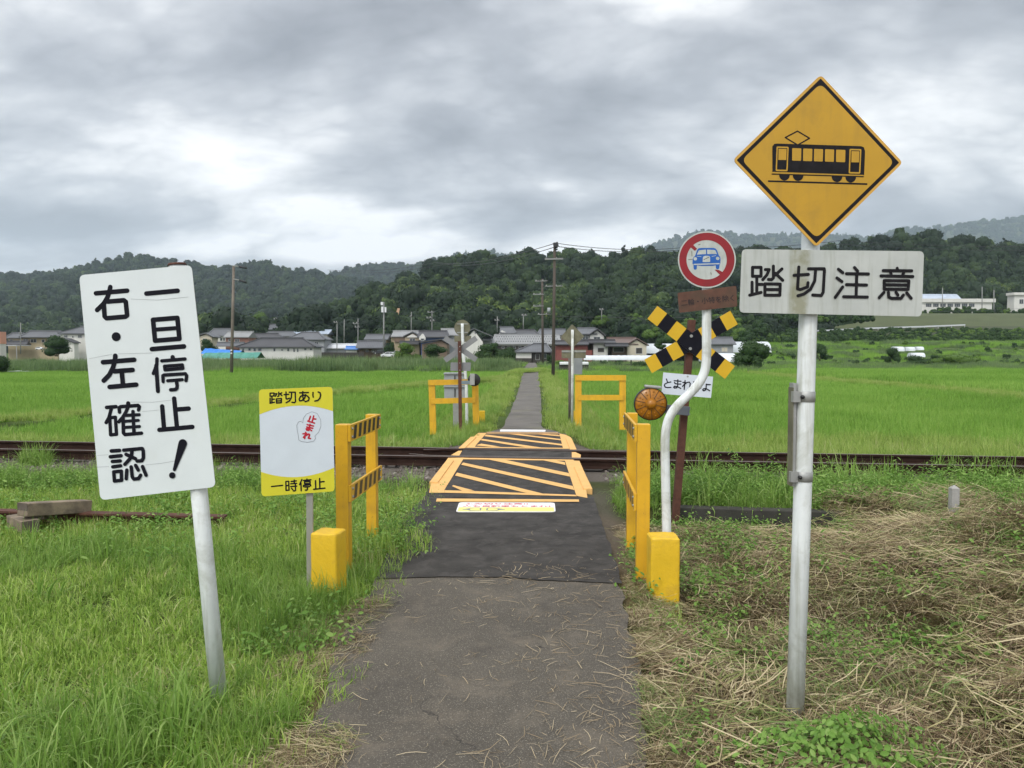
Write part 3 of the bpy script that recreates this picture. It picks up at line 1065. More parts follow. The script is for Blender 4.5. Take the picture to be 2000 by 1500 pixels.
def cross_arm(mb, pl, cv, a, b, wpx, n, mats, segs, back, th=0.006):
    a = Vector(pl.px(*cv(a))); b = Vector(pl.px(*cv(b)))
    u1 = Vector(pl.px(*cv((100, 100)))); u2 = Vector(pl.px(*cv((101, 100))))
    wd = wpx * (u2 - u1).length
    d = (b - a).normalized(); p = Vector((-d.y, d.x)) * wd / 2
    mb.prism([tuple(a + p), tuple(a - p), tuple(b - p), tuple(b + p)], pl.fn, n - th, n, back, back, back)
    for (s0, s1), m in zip(segs, mats):
        q0 = a + (b - a) * s0; q1 = a + (b - a) * s1
        mb.face([pl.fn(*(q0 + p), n + 0.001), pl.fn(*(q1 + p), n + 0.001), pl.fn(*(q1 - p), n + 0.001), pl.fn(*(q0 - p), n + 0.001)], m)


Y_, K_ = M['cross_yellow'], M['sign_black']
sg = [(0, .125), (.125, .25), (.25, .375), (.375, .625), (.625, .75), (.75, .875), (.875, 1)]
mb = MB()
cross_arm(mb, pl, ZC, (368, 301), (1123, 888), 158, 0.018, [Y_, K_, Y_, K_, Y_, K_, Y_], sg, M['cross_back'])
for p in ((746, 532), (736, 655)):
    c = pl.px(*ZC(p))
    mb.prism([(c[0] + 0.016 * math.cos(k), c[1] + 0.016 * math.sin(k)) for k in np.linspace(0, 6.28, 12, endpoint=False)], pl.fn, 0.0195, 0.03, M['galv'])
mb.build('cross_arm', rt)
mb = MB()
cross_arm(mb, pl, ZC, (328, 828), (1166, 351), 152, 0.009, [Y_, K_, Y_, K_, Y_, K_, Y_], sg, M['cross_back'])
mb.build('cross_arm', rt)
mb = MB()
ZF = conv(1285, 720, 16.667)
board(mb, pl, [ZF(p) for p in ((165, 120), (1785, 260), (1715, 950), (100, 815))], M['sign_pale'], M['galv'], 0.004, n0=0.012, n1=0.016)
SF_ = [
    [(265, 335), (295, 420)], [(410, 430), (300, 455), (215, 500), (200, 550), (230, 600), (300, 615), (410, 605)],
    [(520, 390), (740, 410)], [(530, 445), (545, 482), (640, 500), (735, 500)], [(637, 360), (632, 560), (600, 620), (530, 630), (500, 600), (530, 570), (620, 580), (730, 640)],
    [(872, 385), (843, 670)], [(800, 445), (890, 450), (790, 575)], [(840, 530), (930, 450), (1010, 435), (1040, 480), (1015, 640), (1050, 655), (1110, 600)],
    [(1150, 430), (1260, 435), (1210, 560), (1150, 650), (1100, 640), (1110, 580), (1180, 560), (1290, 600), (1380, 630)], [(1340, 540), (1320, 660), (1290, 720)],
    [(1560, 500), (1555, 610), (1540, 690), (1480, 720), (1440, 690), (1470, 650), (1560, 650), (1670, 715)], [(1570, 515), (1690, 518)]]
strokes(mb, pl, ZF, SF_, 38, M['sign_black'], 0.0172)
strokes(mb, pl, ZF, [[(957, 255, 32)], [(900, 800, 24)]], 30, M['galv'], 0.0172)
mb.build('name_plate', rt)


dl = 7.95
lc = at(1271, 789, dl)
rl = 31 / FPX * dl
lamp_n = -FH
mb = MB()
lathe(mb, lc, lamp_n, [(0.0, 0.012), (rl * 0.3, 0.012), (rl * 0.98, 0.004), (rl * 1.0, -0.004)], M['amber'], 40)
lathe(mb, lc, lamp_n, [(rl * 0.36, 0.0115), (rl * 0.34, 0.02), (rl * 0.26, 0.045), (rl * 0.12, 0.058), (0.001, 0.061)], M['amber'], 28)
for k in range(10):
    a = math.radians(95 + 36 * k)
    q0 = RV * math.cos(a) + Vector((0, 0, 1)) * math.sin(a)
    t_ = q0.cross(lamp_n).normalized() * 0.0028
    p0 = lc + q0 * rl * 0.36; p1 = lc + q0 * rl * 0.97
    mb.face([p0 - t_ + lamp_n * 0.0145, p1 - t_ + lamp_n * 0.0075, p1 + t_ + lamp_n * 0.0075, p0 + t_ + lamp_n * 0.0145], M['dark_metal'])
    for rr in (0.62, 0.8):
        a2 = a + math.radians(18)
        q2 = lc + (RV * math.cos(a2) + Vector((0, 0, 1)) * math.sin(a2)) * rl * rr + lamp_n * 0.006
        lathe(mb, q2, lamp_n, [(0.008, 0), (0.006, 0.008), (0.0005, 0.01)], M['amber'], 8)
lens = mb.build('lens', rt)
mb = MB()
lathe(mb, lc, lamp_n, [(rl * 1.0, 0.01), (rl * 1.04, 0.008), (rl * 1.05, -0.03), (rl * 0.9, -0.05), (0.001, -0.055)], M['dark_metal'], 40)
mb.build('lamp_housing', rt)
mb = MB()
a = at(1259, 754, dl + 0.03); b = at(1291, 757, dl + 0.03)
mb.bar(a, b, 0.09, 0.03, M['galv'])
mb.build('lamp_hood', rt, 0.01)
mb = MB()
mb.bar(at(1300, 799, dl + 0.08), at(1346, 803, dl + 0.08), 0.05, 0.095, pm('bracket_grey', (0.09, 0.1, 0.115), 0.5, 0.1, 8))
for y in (799, 809):
    mb.bar(at(1326, y, d6 - 0.005), at(1348, y, d6 - 0.005), 0.012, 0.012, M['galv'])
mb.build('bracket', rt, 0.004)

# ------------------------------------------------------------------ 7. diamond tram warning sign
d7 = 3.5
pl = Plane(1598, 400, d7)
rt = root('tram_warning_sign', gp(1553, 1412, 0.06), 'yellow diamond sign with a black tram above a grey lettered plate on a white pole', 'road sign')
mb = MB()
mb.tube([at(1551, 1440, d7 + 0.07), at(1566, 1010, d7 + 0.07), at(1580, 560, d7 + 0.07), at(1590, 300, d7 + 0.07)], 17.5 / FPX * d7, M['pole_white'], 24)
mb.build('pole', rt)
Z4 = conv(1420, 130, 2.9412)
mb = MB()
cn = [(538, 46), (1010, 552), (512, 1038), (33, 537)]
board(mb, pl, [Z4(p) for p in cn], M['diamond_edge'], M['metal_back'], 0.022, n0=-0.004, n1=0.0)


def inset(c, k, cx=None):
    mx = sum(p[0] for p in c) / 4; my = sum(p[1] for p in c) / 4
    return [(mx + (p[0] - mx) * k, my + (p[1] - my) * k) for p in c]


o_ = roundpoly(pl.poly([Z4(p) for p in inset(cn, 0.955)]), 0.004, 6)
i_ = roundpoly(pl.poly([Z4(p) for p in inset(cn, 0.897)]), 0.03, 6)
mb.face([pl.fn(*p, 0.0008) for p in o_], M['ink_old'])
mb.face([pl.fn(*p, 0.0014) for p in i_], M['diamond'])
ZH = conv(1490, 240, 9.0909)
KI = M['ink_old']; DI = M['diamond']; DE = M['diamond_edge']


def hs(pts, mat, n, r=0.0):
    q = [pl.px(*ZH(p)) for p in pts]
    if r:
        q = roundpoly(q, r)
    mb.face([pl.fn(*p, n) for p in q], mat)


hs([(165, 870), (165, 420), (200, 375), (250, 368), (1740, 415), (1790, 435), (1812, 500), (1795, 925)], KI, 0.0019)
strokes(mb, pl, ZH, [[(395, 262), (612, 148), (825, 275), (615, 395), (395, 262)]], 24, KI, 0.0019)
for x0, x1, y0, y1 in ((518, 680, 450, 676), (712, 876, 457, 682), (906, 1066, 464, 688), (1100, 1262, 470, 694), (1297, 1462, 477, 700)):
    hs([(x0, y0), (x1, y0 + 6), (x1 - 6, y1), (x0 - 2, y1 - 5)], DI, 0.0024, 0.004)
for x0, x1, y0, y1 in ((240, 455, 420, 862), (1535, 1745, 462, 905)):
    hs([(x0, y0), (x1, y0 + 6), (x1 - 20, y1), (x0 - 16, y1 - 4)], DI, 0.0024, 0.006)
    hs([(x0 + 22, y0 + 26), (x1 - 24, y0 + 32), (x1 - 42, y1 - 28), (x0 + 8, y1 - 32)], KI, 0.0029, 0.003)
    hs([(x0 + 34, y0 + 42), (x1 - 38, y0 + 46), (x1 - 46, y0 + 242), (x0 + 30, y0 + 240)], DI, 0.0034)
for cx, cy in ((380, 925), (622, 932), (1312, 952), (1556, 960)):
    hs([(cx + 95 * math.cos(t), cy + 100 * math.sin(t)) for t in np.linspace(0, math.pi, 18)], KI, 0.0022)
strokes(mb, pl, ZH, [[(160, 912), (1780, 958)]], 18, KI, 0.0019)
strokes(mb, pl, ZH, [[(165, 888), (1785, 936)]], 18, DI, 0.0026)
strokes(mb, pl, ZH, [[(100, 1036), (1840, 1088)]], 30, KI, 0.0019)
mb.build('diamond_plate', rt)
mb = MB()
ZP = conv(1440, 480, 5.4054)
board(mb, pl, [ZP(p) for p in ((50, 36), (1972, 58), (1947, 747), (22, 705))], M['plate_stained'], M['metal_back'], 0.022, n0=-0.004, n1=0.0)
SP_ = [
    [(160, 228), (250, 228), (250, 322), (160, 322), (160, 228)], [(205, 325), (205, 495)], [(155, 385), (155, 510)], [(205, 408), (265, 408)], [(130, 522), (250, 492)],
    [(295, 252), (335, 252), (310, 310), (268, 358)], [(380, 215), (380, 340), (360, 358), (328, 355)], [(470, 245), (400, 310)], [(400, 290), (478, 365)],
    [(290, 402), (452, 405), (448, 522), (290, 522), (290, 402)], [(295, 462), (448, 462)],
    [(648, 225), (635, 455), (665, 462), (740, 435), (745, 390)], [(598, 312), (748, 302)], [(750, 243), (915, 243), (918, 260), (905, 490), (885, 525), (795, 520)],
    [(825, 255), (815, 370), (770, 460), (700, 510), (638, 528)],
    [(1065, 248), (1112, 285)], [(1050, 340), (1102, 378)], [(1110, 435), (1032, 545)], [(1235, 230), (1268, 268)], [(1150, 295), (1382, 298)], [(1150, 410), (1362, 415)], [(1120, 538), (1370, 542)], [(1258, 300), (1252, 540)],
    [(1685, 238), (1687, 262)], [(1538, 262), (1838, 265)], [(1615, 275), (1622, 310)], [(1755, 280), (1740, 318)], [(1515, 318), (1850, 325)],
    [(1548, 368), (1808, 370), (1800, 460), (1548, 458), (1548, 368)], [(1550, 412), (1805, 416)], [(1545, 492), (1495, 548)], [(1592, 492), (1595, 540), (1625, 555), (1725, 555), (1750, 520)],
    [(1672, 492), (1692, 520)], [(1785, 498), (1832, 555)]]
strokes(mb, pl, ZP, SP_, 33, M['ink_old'])
ST = pm('stain', (0.25, 0.255, 0.16), 0.7, 0.25, 18)
mb.build('lettered_plate', rt)
# edge-on plate clamped to the left of the pole
ZK = conv(1480, 720, 6.25)


def pole_x(y):
    return float(np.interp(y, [300, 560, 1010, 1440], [1590, 1580, 1566, 1551]))


for y0, y1 in ((275, 405), (1248, 1372)):
    mb = MB()
    ya = ZK((0, y0))[1]; yb = ZK((0, y1))[1]
    a = at(pole_x(yb), yb, d7 + 0.07); b = at(pole_x(ya), ya, d7 + 0.07)
    ax = (b - a)
    rp_ = 17.5 / FPX * d7 + 0.0025
    lathe(mb, a, ax, [(rp_ - 0.002, 0), (rp_, 0.001), (rp_, ax.length - 0.001), (rp_ - 0.002, ax.length)], M['galv'], 28)
    m_ = (a + b) / 2
    mb.bar(m_ - RV * 0.036 - FH * 0.02, m_ - RV * 0.07 - FH * 0.02, 0.03, ax.length, M['galv'])
    cl = mb.build('clamp', rt)
    mb = MB()
    lathe(mb, m_ - RV * 0.03 - FH * 0.036, -FH, [(0.009, 0), (0.009, 0.012), (0.004, 0.013), (0.004, 0.02), (0.0005, 0.02)], M['dark_metal'], 8)
    mb.build('bolt', cl)
mb = MB()
a = at(1546, 948, d7 + 0.08); b = at(1549, 748, d7 + 0.08)
mb.bar(a, b, 0.016, 0.05, M['galv'], up=FH)
mb.bar(a - RV * 0.009, b - RV * 0.009 - Vector((0, 0, 0.02)), 0.004, 0.06, M['old_back'], up=FH)
mb.build('side_plate', rt)

# ------------------------------------------------------------------ 8. crossing post seen from behind, across the track
d8 = 16.2
pl = Plane(898, 700, d8)
Z8 = conv(820, 610, 6.25)
rt = root('crossing_post', gp(899, 842, -0.05), 'rusty post carrying the grey back of a cross and a dark round lamp', 'crossing sign')
mb = MB()
mb.bar(at(899.5, 850, d8 - 0.04), at(897.5, 666, d8 - 0.04), 0.07, 0.07, M['rust'], up=FH)
for y in (677, 687, 709, 723):
    mb.tube([at(898, y, d8 - 0.075), at(898, y, d8 - 0.085)], 0.011, M['galv'], 8)
mb.build('post', rt)
mb = MB()
cross_arm(mb, pl, Z8, (300, 310), (690, 580), 66, -0.012, [], [], M['cross_back'])
mb.build('cross_arm', rt)
mb = MB()
cross_arm(mb, pl, Z8, (305, 587), (690, 312), 66, -0.004, [], [], M['cross_back'])
mb.build('cross_arm', rt)
mb = MB()
board(mb, pl, [Z8(p) for p in ((375, 612), (622, 612), (618, 716), (372, 716))], M['cross_back'], M['cross_back'], 0, n0=-0.012, n1=-0.006)
mb.build('name_plate', rt)
c8 = at(926, 742, d8)
mb = MB()
r8 = 12.2 / FPX * d8
lathe(mb, c8, -FH, [(r8 * 1.0, -0.05), (r8 * 1.02, 0.0), (r8 * 0.8, 0.03), (0.001, 0.04)], M['dark_metal'], 28)
mb.build('lamp_housing', rt)
mb = MB()
mb.bar(at(901, 747, d8 - 0.05), at(920, 747, d8 - 0.05), 0.04, 0.075, pm('bracket_blue', (0.16, 0.21, 0.24), 0.5, 0.1, 8))
mb.box(at(922.5, 741, d8 - 0.1), (0.1, 0.08, 0.24), M['galv'])
mb.build('bracket', rt, 0.004)

d8b = 17.3
pl = Plane(903, 640, d8b)
rt = root('no_cars_sign', gp(911, 836, -0.05), 'weathered back of a round sign on a thin white pole behind the rusty post', 'road sign')
mb = MB()
mb.tube([at(x, y, d8b - 0.03) for x, y in arc([(912, 845), (911.5, 800), (911, 760), (909, 730), (906, 705), (904, 670), (903, 632)], 4)], 3.0 / FPX * d8b, M['pole_white'], 12)
mb.build('pole', rt)
mb = MB()
poly = pl.poly([Z8(p) for p in disc(518, 190, 98, 98, 40)])
mb.prism(poly, pl.fn, -0.002, 0.004, M['old_back'], M['old_back'], M['round_white'])
for y in (135, 240):
    a = pl.px(*Z8((455, y))); b = pl.px(*Z8((585, y + 14)))
    mb.prism([(a[0], b[1]), (b[0], b[1]), (b[0], a[1]), (a[0], a[1])], pl.fn, 0.004, 0.02, M['metal_back'])
mb.build('disc_plate', rt)
mb = MB()
board(mb, pl, [Z8(p) for p in ((420, 288), (628, 285), (626, 360), (422, 362))], M['old_back'], M['old_back'], 0.005, n0=-0.002, n1=0.004)
mb.build('lettered_plate', rt)

# grey relay cabinet behind the far left barrier
d9 = 17.9
ca = at(888, 730, d9)
rt = root('relay_cabinet', Vector((ca.x, ca.y, -0.3)), 'grey metal double cabinet standing behind the far yellow barrier', 'cabinet')
sc9 = d9 / FPX
for (y0, y1) in ((729, 753), (754.5, 778)):
    mb = MB()
    zt = 1.75 + (HZ - y0) * sc9; zb = 1.75 + (HZ - y1) * sc9
    mb.box((ca.x, ca.y + 0.15, (zt + zb) / 2 - 0.01), (41 * sc9, 0.3, zt - zb - 0.02), M['cabinet'])
    mb.box((ca.x, ca.y + 0.14, zt - 0.005), (43 * sc9, 0.36, 0.03), M['cabinet'])
    mb.box((ca.x + 0.005, ca.y - 0.012, (zt + zb) / 2 - 0.01), (0.02, 0.02, (zt - zb) * 0.7), M['dark_metal'])
    mb.build('cabinet_box', rt)
mb = MB()
mb.box((ca.x + 0.02, ca.y + 0.15, 0.1), (0.14, 0.14, 0.95), M['galv'])
mb.build('pedestal', rt)

# ------------------------------------------------------------------ 9. diamond sign seen from behind, right side across the track
d10 = 17.2
pl = Plane(1117, 655, d10)
rt = root('tram_warning_sign', gp(1117.5, 838, -0.1), 'weathered back of a diamond sign and plate on a straight white pole', 'road sign')
mb = MB()
mb.tube([at(1117.5, 842, d10 - 0.05), at(1118, 700, d10 - 0.05), at(1118, 644, d10 - 0.05)], 2.7 / FPX * d10, M['pole_white'], 12)
mb.build('pole', rt)
mb = MB()
Z9 = conv(950, 450, 5.0)
board(mb, pl, [Z9(p) for p in ((838, 915), (955, 1035), (842, 1150), (725, 1040))], M['old_back'], M['old_back'], 0.02, n0=-0.002, n1=0.004)
mb.build('diamond_plate', rt)
mb = MB()
board(mb, pl, [Z9(p) for p in ((735, 1168), (972, 1165), (970, 1248), (735, 1248))], M['old_back'], M['old_back'], 0.01, n0=-0.002, n1=0.004)
a = pl.px(*Z9((735, 1172))); b = pl.px(*Z9((972, 1190)))
mb.prism([(a[0], b[1]), (b[0], b[1]), (b[0], a[1]), (a[0], a[1])], pl.fn, 0.004, 0.02, M['metal_back'])
mb.build('lettered_plate', rt)
rt = root('equipment_post', gp(1112, 838, -0.1) + FH * 0.6, 'dark grey post with a tall grey panel behind the diamond sign pole', 'post')
mb = MB()
mb.tube([at(1112.5, 840, d10 + 0.5), at(1112.5, 692, d10 + 0.5)], 2.6 / FPX * d10, pm('post_dark', (0.12, 0.1, 0.085), 0.7, 0.2, 8), 10)
mb.build('post', rt)
mb = MB()
pl = Plane(1130, 715, d10 + 0.6)
board(mb, pl, [(1121, 697), (1138, 697), (1137, 731), (1121, 731)], M['cabinet'], M['cabinet'], 0, n0=-0.06, n1=0.0)
mb.build('panel', rt)

# ================================================================== SETTING
def axis(lo, hi, step, far, k):
    a = list(np.arange(lo, hi + 1e-6, step))
    d = step
    l = [lo]; h = [hi]
    while l[-1] > -far:
        d *= k; l.append(l[-1] - d)
    d = step
    while h[-1] < far:
        d *= k; h.append(h[-1] + d)
    return np.array(l[:0:-1] + a + h[1:])


gx = axis(-11, 11, 0.13, 3300, 1.16)
gy = axis(-2, 19, 0.13, 3600, 1.14)
gy = gy[gy > -80]
XX, YY = np.meshgrid(gx, gy)
ZZ = gz(XX, YY)
co = np.stack([XX, YY, ZZ], -1).reshape(-1, 3)
nx, ny = len(gx), len(gy)
ii = (np.arange(ny - 1)[:, None] * nx + np.arange(nx - 1)[None, :]).ravel()
quads = np.stack([ii, ii + 1, ii + nx + 1, ii + nx], -1)
me = np_mesh('ground', co, None, quads, None, M['ground'], True)
S_ = trk(XX, YY)
hayw = sm(0.5, 0.75, XX) * sm(8.6, 7.9, YY) + sm(0.9, 0.2, np.abs(XX + 1.25 + 0.0 * YY)) * sm(2.0, 3.0, YY) * sm(5.3, 4.6, YY) * 0.9
grv = sm(2.35, 1.7, np.abs(S_ + 0.1))
grv = np.maximum(grv, sm(1.7, 1.55, -XX) * sm(0.9, 1.0, -XX) * sm(6.2, 6.5, YY) * sm(9.5, 9.2, YY) * 0.9)
grv = np.maximum(grv, sm(0.5, 0.1, np.abs(np.abs(XX - pathx(YY)) - 0.95)) * sm(5.5, 7, YY) * sm(10, 9, YY) * 0.6)
farw = sm(14, 20, YY)
colr = np.stack([np.clip(hayw, 0, 1), np.clip(grv, 0, 1), farw, np.ones_like(farw)], -1).reshape(-1, 4).astype(np.float32)
ca_ = me.color_attributes.new('zone', 'FLOAT_COLOR', 'POINT')
ca_.data.foreach_set('color', colr.ravel())
go = bpy.data.objects.new('ground', me)
COL.objects.link(go)
tag(go, kind='structure')


def flat(name, pts, z, mat, kind='structure'):
    mb = MB()
    mb.face([(p.x, p.y, z) for p in pts], mat)
    o = mb.build(name)
    return tag(o, kind=kind) if kind else o


def ragged(pts, amp, step, seed):
    """a traced edge with small irregular bites"""
    out = []
    r = random.Random(seed)
    for a, b in zip(pts[:-1], pts[1:]):
        n = max(1, int((b - a).length / step))
        d = (b - a).normalized(); p = Vector((-d.y, d.x, 0))
        for k in range(n):
            q = a + (b - a) * (k / n)
            s_ = mnoise.noise(Vector((q.x * 3.1, q.y * 3.1, seed))) + 0.6 * mnoise.noise(Vector((q.x * 11, q.y * 11, seed)))
            out.append(q + p * amp * s_)
    out.append(pts[-1])
    return out


# old asphalt near the camera
L_ = [Vector((-1.05, -1.2, 0)), gp(585, 1500), gp(636, 1345), gp(655, 1260), gp(705, 1180), gp(738, 1131), gp(760, 1090)]
R_ = [gp(1195, 1090), gp(1208, 1140), gp(1222, 1200), gp(1245, 1300), gp(1262, 1500), Vector((0.62, -1.2, 0))]
left_edge = ragged(L_, 0.045, 0.05, 2); right_edge = ragged(R_, 0.04, 0.05, 4)
flat('path', left_edge + right_edge, 0.006, M['asphalt_old'])
# newer dark asphalt up to the crossing
L2 = [gp(733, 1134), gp(768, 1060), gp(800, 1002), gp(832, 968)]
R2 = [gp(1160, 972), gp(1172, 1010), gp(1192, 1070), gp(1215, 1143)]
seam = ragged([gp(1215, 1143), gp(1120, 1138), gp(1000, 1131), gp(860, 1128), gp(733, 1134)], 0.03, 0.05, 8)
flat('path_resurfaced', ragged(L2, 0.02, 0.06, 5) + ragged(R2, 0.02, 0.06, 6) + seam[1:-1], 0.014, M['asphalt_new'])
# deck of the crossing
ZX = conv(820, 820, 5.2632)


def xg(p, z=0.0):
    return gp(*ZX(p), z)


flat('path_crossing', [xg((60, 800)), xg((60, 765)), xg((600, 138)), xg((1500, 150)), xg((1730, 822)), xg((1740, 850))], 0.018, M['asphalt_new'])
MP = M['paint_road']


def paint(pts, z=0.0225):
    mb_p.face([(q.x, q.y, z) for q in (xg(p) for p in pts)], MP)


mb_p = MB()
# edge beams (timber guard beams painted yellow, a real step above the deck)
paint([(95, 768), (118, 655), (292, 404), (452, 402), (445, 420), (250, 742), (255, 768)])
paint([(318, 378), (395, 332), (435, 330), (405, 382)])
paint([(425, 296), (600, 145), (688, 145), (575, 274), (565, 296)])
paint([(1490, 430), (1640, 436), (1762, 712), (1712, 740), (1722, 822), (1610, 800)])
paint([(1562, 345), (1600, 345), (1655, 372), (1652, 410), (1578, 402), (1562, 402)])
paint([(1435, 152), (1500, 165), (1552, 192), (1602, 312), (1470, 300)])
paint([(252, 742), (1600, 790), (1612, 806), (256, 768)], 0.0235)
paint([(450, 404), (1580, 424), (1582, 437), (445, 420)], 0.0235)
paint([(440, 289), (1600, 303), (1600, 312), (430, 299)], 0.0235)
paint([(690, 147), (1436, 154), (1436, 159), (680, 152)], 0.0235)
for q in ([(330, 700), (345, 690), (560, 748), (440, 752)], [(362, 590), (382, 560), (1290, 785), (1085, 770)], [(425, 478), (445, 455), (1572, 700), (1590, 742)],
          [(690, 420), (860, 423), (1530, 565), (1545, 602)], [(1250, 428), (1380, 430), (1490, 452), (1497, 480)],
          [(575, 276), (632, 258), (830, 290), (740, 292)], [(622, 222), (642, 208), (1250, 299), (1085, 296)], [(662, 180), (680, 164), (1462, 262), (1466, 279)],
          [(850, 150), (960, 151), (1446, 210), (1452, 224)], [(1150, 155), (1260, 157), (1437, 170), (1440, 182)]):
    paint(q, 0.0245)
paint([(175, 828), (1635, 838), (1637, 862), (166, 860)], 0.0225)
o = mb_p.build('path_markings')
tag(o, kind='structure')

# raised edge beams of the deck: real boards standing a little above the deck
for nm, a, b, lab in (('edge_beam', (142, 645), (312, 418), 'yellow painted beam along the near side of the crossing deck, by the small sign'),
                      ('edge_beam', (432, 292), (552, 178), 'yellow painted beam along the far edge of the crossing deck, by the rusty far post'),
                      ('edge_beam', (1728, 712), (1622, 480), 'yellow painted beam along the near edge of the crossing deck, by the bent pole'),
                      ('edge_beam', (1578, 306), (1530, 192), 'yellow painted beam along the far edge of the crossing deck, by the grass')):
    mb = MB()
    pa, pb = xg(a, 0.03), xg(b, 0.03)
    mb.bar(Vector((pa.x, pa.y, -0.02)), Vector((pb.x, pb.y, -0.02)), 0.11, 0.12, MP)
    o = mb.build(nm, None, 0.006, loc=Vector((pa.x, pa.y, -0.08)))
    tag(o, lab, 'beam', 'painted beams edging the crossing deck')
mb = MB()
pa, pb = xg((690, 138), 0.03), xg((1420, 144), 0.03)
mb.bar(pa, pb, 0.1, 0.05, pm('beam_tan', (0.42, 0.27, 0.14), 0.8, 0.15, 6, pos=True))
tag(mb.build('end_beam', None, 0.005, loc=pa - Vector((0, 0, 0.03))), 'thin tan beam across the far end of the crossing deck', 'beam')

# notice stuck to the asphalt
def ground_sign(quad, label, lines):
    q = [xg(p) for p in quad]          # near-left, near-right, far-right, far-left order
    o_ = q[0]
    U = q[1] - q[0]; V = q[3] - q[0]
    mb = MB()

    def fn(u, v, n=0.0):
        # bilinear on the ground
        a = q[0] * (1 - u) + q[1] * u; b = q[3] * (1 - u) + q[2] * u
        p = a * (1 - v) + b * v
        return Vector((p.x, p.y, 0.024 + n))
    asp = U.length / V.length
    rp = roundpoly([Vector((0, 0)), Vector((asp, 0)), Vector((asp, 1)), Vector((0, 1))], 0.12)
    mb.prism([(u / asp, v) for u, v in rp], fn, -0.006, 0.0, M['sticker_white'])
    if lines:
        mb.face([fn(u, v, 0.0008) for u, v in ((0.015, 0.04), (0.985, 0.04), (0.985, 0.46), (0.015, 0.46))], M['sticker_yellow'])
        for body, v0, hgt, u0, u1 in (('ふみ切り注意!!', 0.755, 0.19, 0.05, 0.72), ('人も自転車もとまれ!', 0.5, 0.19, 0.045, 0.95)):
            # measure, then fit to the line
            m2 = MB()
            wd = text(m2, lambda a, b, n: (a, b, 0), body, 1.0, M['sticker_red'])
            text(mb, lambda a, b, n: fn(u0 + a * (u1 - u0) / wd, v0 + b * hgt, n), body, 1.0, M['sticker_red'], 0.02, 1.0, 0.0012)
        g = M['grey_line']
        for sx, s0 in ((1, 0.06), (-1, 0.49)):
            # two pointing hands
            hand = [(0, .24), (.03, .28), (.07, .34), (.11, .40), (.17, .40), (.19, .33), (.19, .14), (.16, .1), (.08, .1), (.06, .16), (.04, .2), (0, .2)]
            mb.face([fn(s0 + sx * a, b, 0.0014) for a, b in (hand if sx > 0 else hand[::-1])], g)
            inn = [(.075, .3), (.12, .36), (.165, .36), (.175, .3), (.175, .16), (.155, .13), (.09, .14), (.075, .2)]
            mb.face([fn(s0 + sx * a, b, 0.0018) for a, b in (inn if sx > 0 else inn[::-1])], M['sticker_yellow'])
    o = mb.build('ground_sign', loc=Vector((q[0].x, q[0].y, 0.018)))
    return tag(o, label, 'sign')


ground_sign([(370, 968), (1397, 968), (1385, 872), (405, 868)], 'white and yellow notice with red lettering stuck flat on the dark path', True)
ground_sign([(822, 129), (1290, 132), (1294, 114), (828, 110)], 'plain white notice lying flat on the path at the far end of the crossing', False)

# ------------------------------------------------------------------ track
def rail_profile():
    return [(-.063, 0), (.063, 0), (.063, .011), (.02, .024), (.0085, .036), (.0085, .108), (.031, .117), (.033, .14), (.026, .152), (-.026, .152), (-.033, .14), (-.031, .117), (-.0085, .108), (-.0085, .036), (-.02, .024), (-.063, .011)]


ZR = 0.032                                              # top of rail


def rail(name, off, s0, s1, label, cat='rail', group='running rails of the track', flare=0.0, ztop=ZR, wk=1.0):
    mb = MB()
    prof = rail_profile()
    pts = []
    n = 40
    for k in range(n + 1):
        s = s0 + (s1 - s0) * k / n
        e = 0.0
        if flare:
            e = flare * (sm(0.78, 1.0, abs(2 * k / n - 1)))
        pts.append((s, off + float(e)))
    rings = []
    for s, o_ in pts:
        c = TC + TD * s + TN * o_
        rings.append([(c.x + TN.x * a * wk, c.y + TN.y * a * wk, ztop - 0.152 + b) for a, b in prof])
    m = len(prof)
    vs = [v for r in rings for v in r]
    for i in range(n):
        for k in range(m):
            k2 = (k + 1) % m
            mat = M['rail_top'] if k == 8 else M['rail_side']
            mb.face([rings[i][k], rings[i][k2], rings[i + 1][k2], rings[i + 1][k]], mat)
    mb.face(rings[0], M['rail_side']); mb.face(rings[-1][::-1], M['rail_side'])
    b = TC + TD * s0 + TN * off
    o = mb.build(name, loc=Vector((b.x, b.y, ztop - 0.152)))
    return tag(o, label, cat, group)


rail('rail', -GAUGE / 2, -32, 32, 'rusty running rail nearer the tall white warning board')
rail('rail', GAUGE / 2, -32, 32, 'rusty running rail on the rice field side of the track')
rail('guard_rail', -GAUGE / 2 + 0.105, -1.95, 1.75, 'short flared guard rail inside the nearer running rail', 'rail', 'guard rails across the path', 0.13, ZR - 0.002, 0.7)
rail('guard_rail', GAUGE / 2 - 0.105, -1.85, 1.85, 'short flared guard rail inside the rail on the rice field side', 'rail', 'guard rails across the path', -0.13, ZR - 0.002, 0.7)

# retaining kerb behind the cut slope
wa, wb = gp(1322, 991, -0.02), gp(1745, 1004, -0.02)
mb = MB()
mb.bar(Vector((wa.x, wa.y + 0.08, -0.2)), Vector((wb.x, wb.y + 0.08, -0.2)), 0.16, 0.36, M['concrete_dark'])
tag(mb.build('retaining_wall', None, 0.012, loc=Vector((wa.x, wa.y, -0.38))), 'low dark weathered concrete wall between the tall weeds and the cut slope', 'wall')

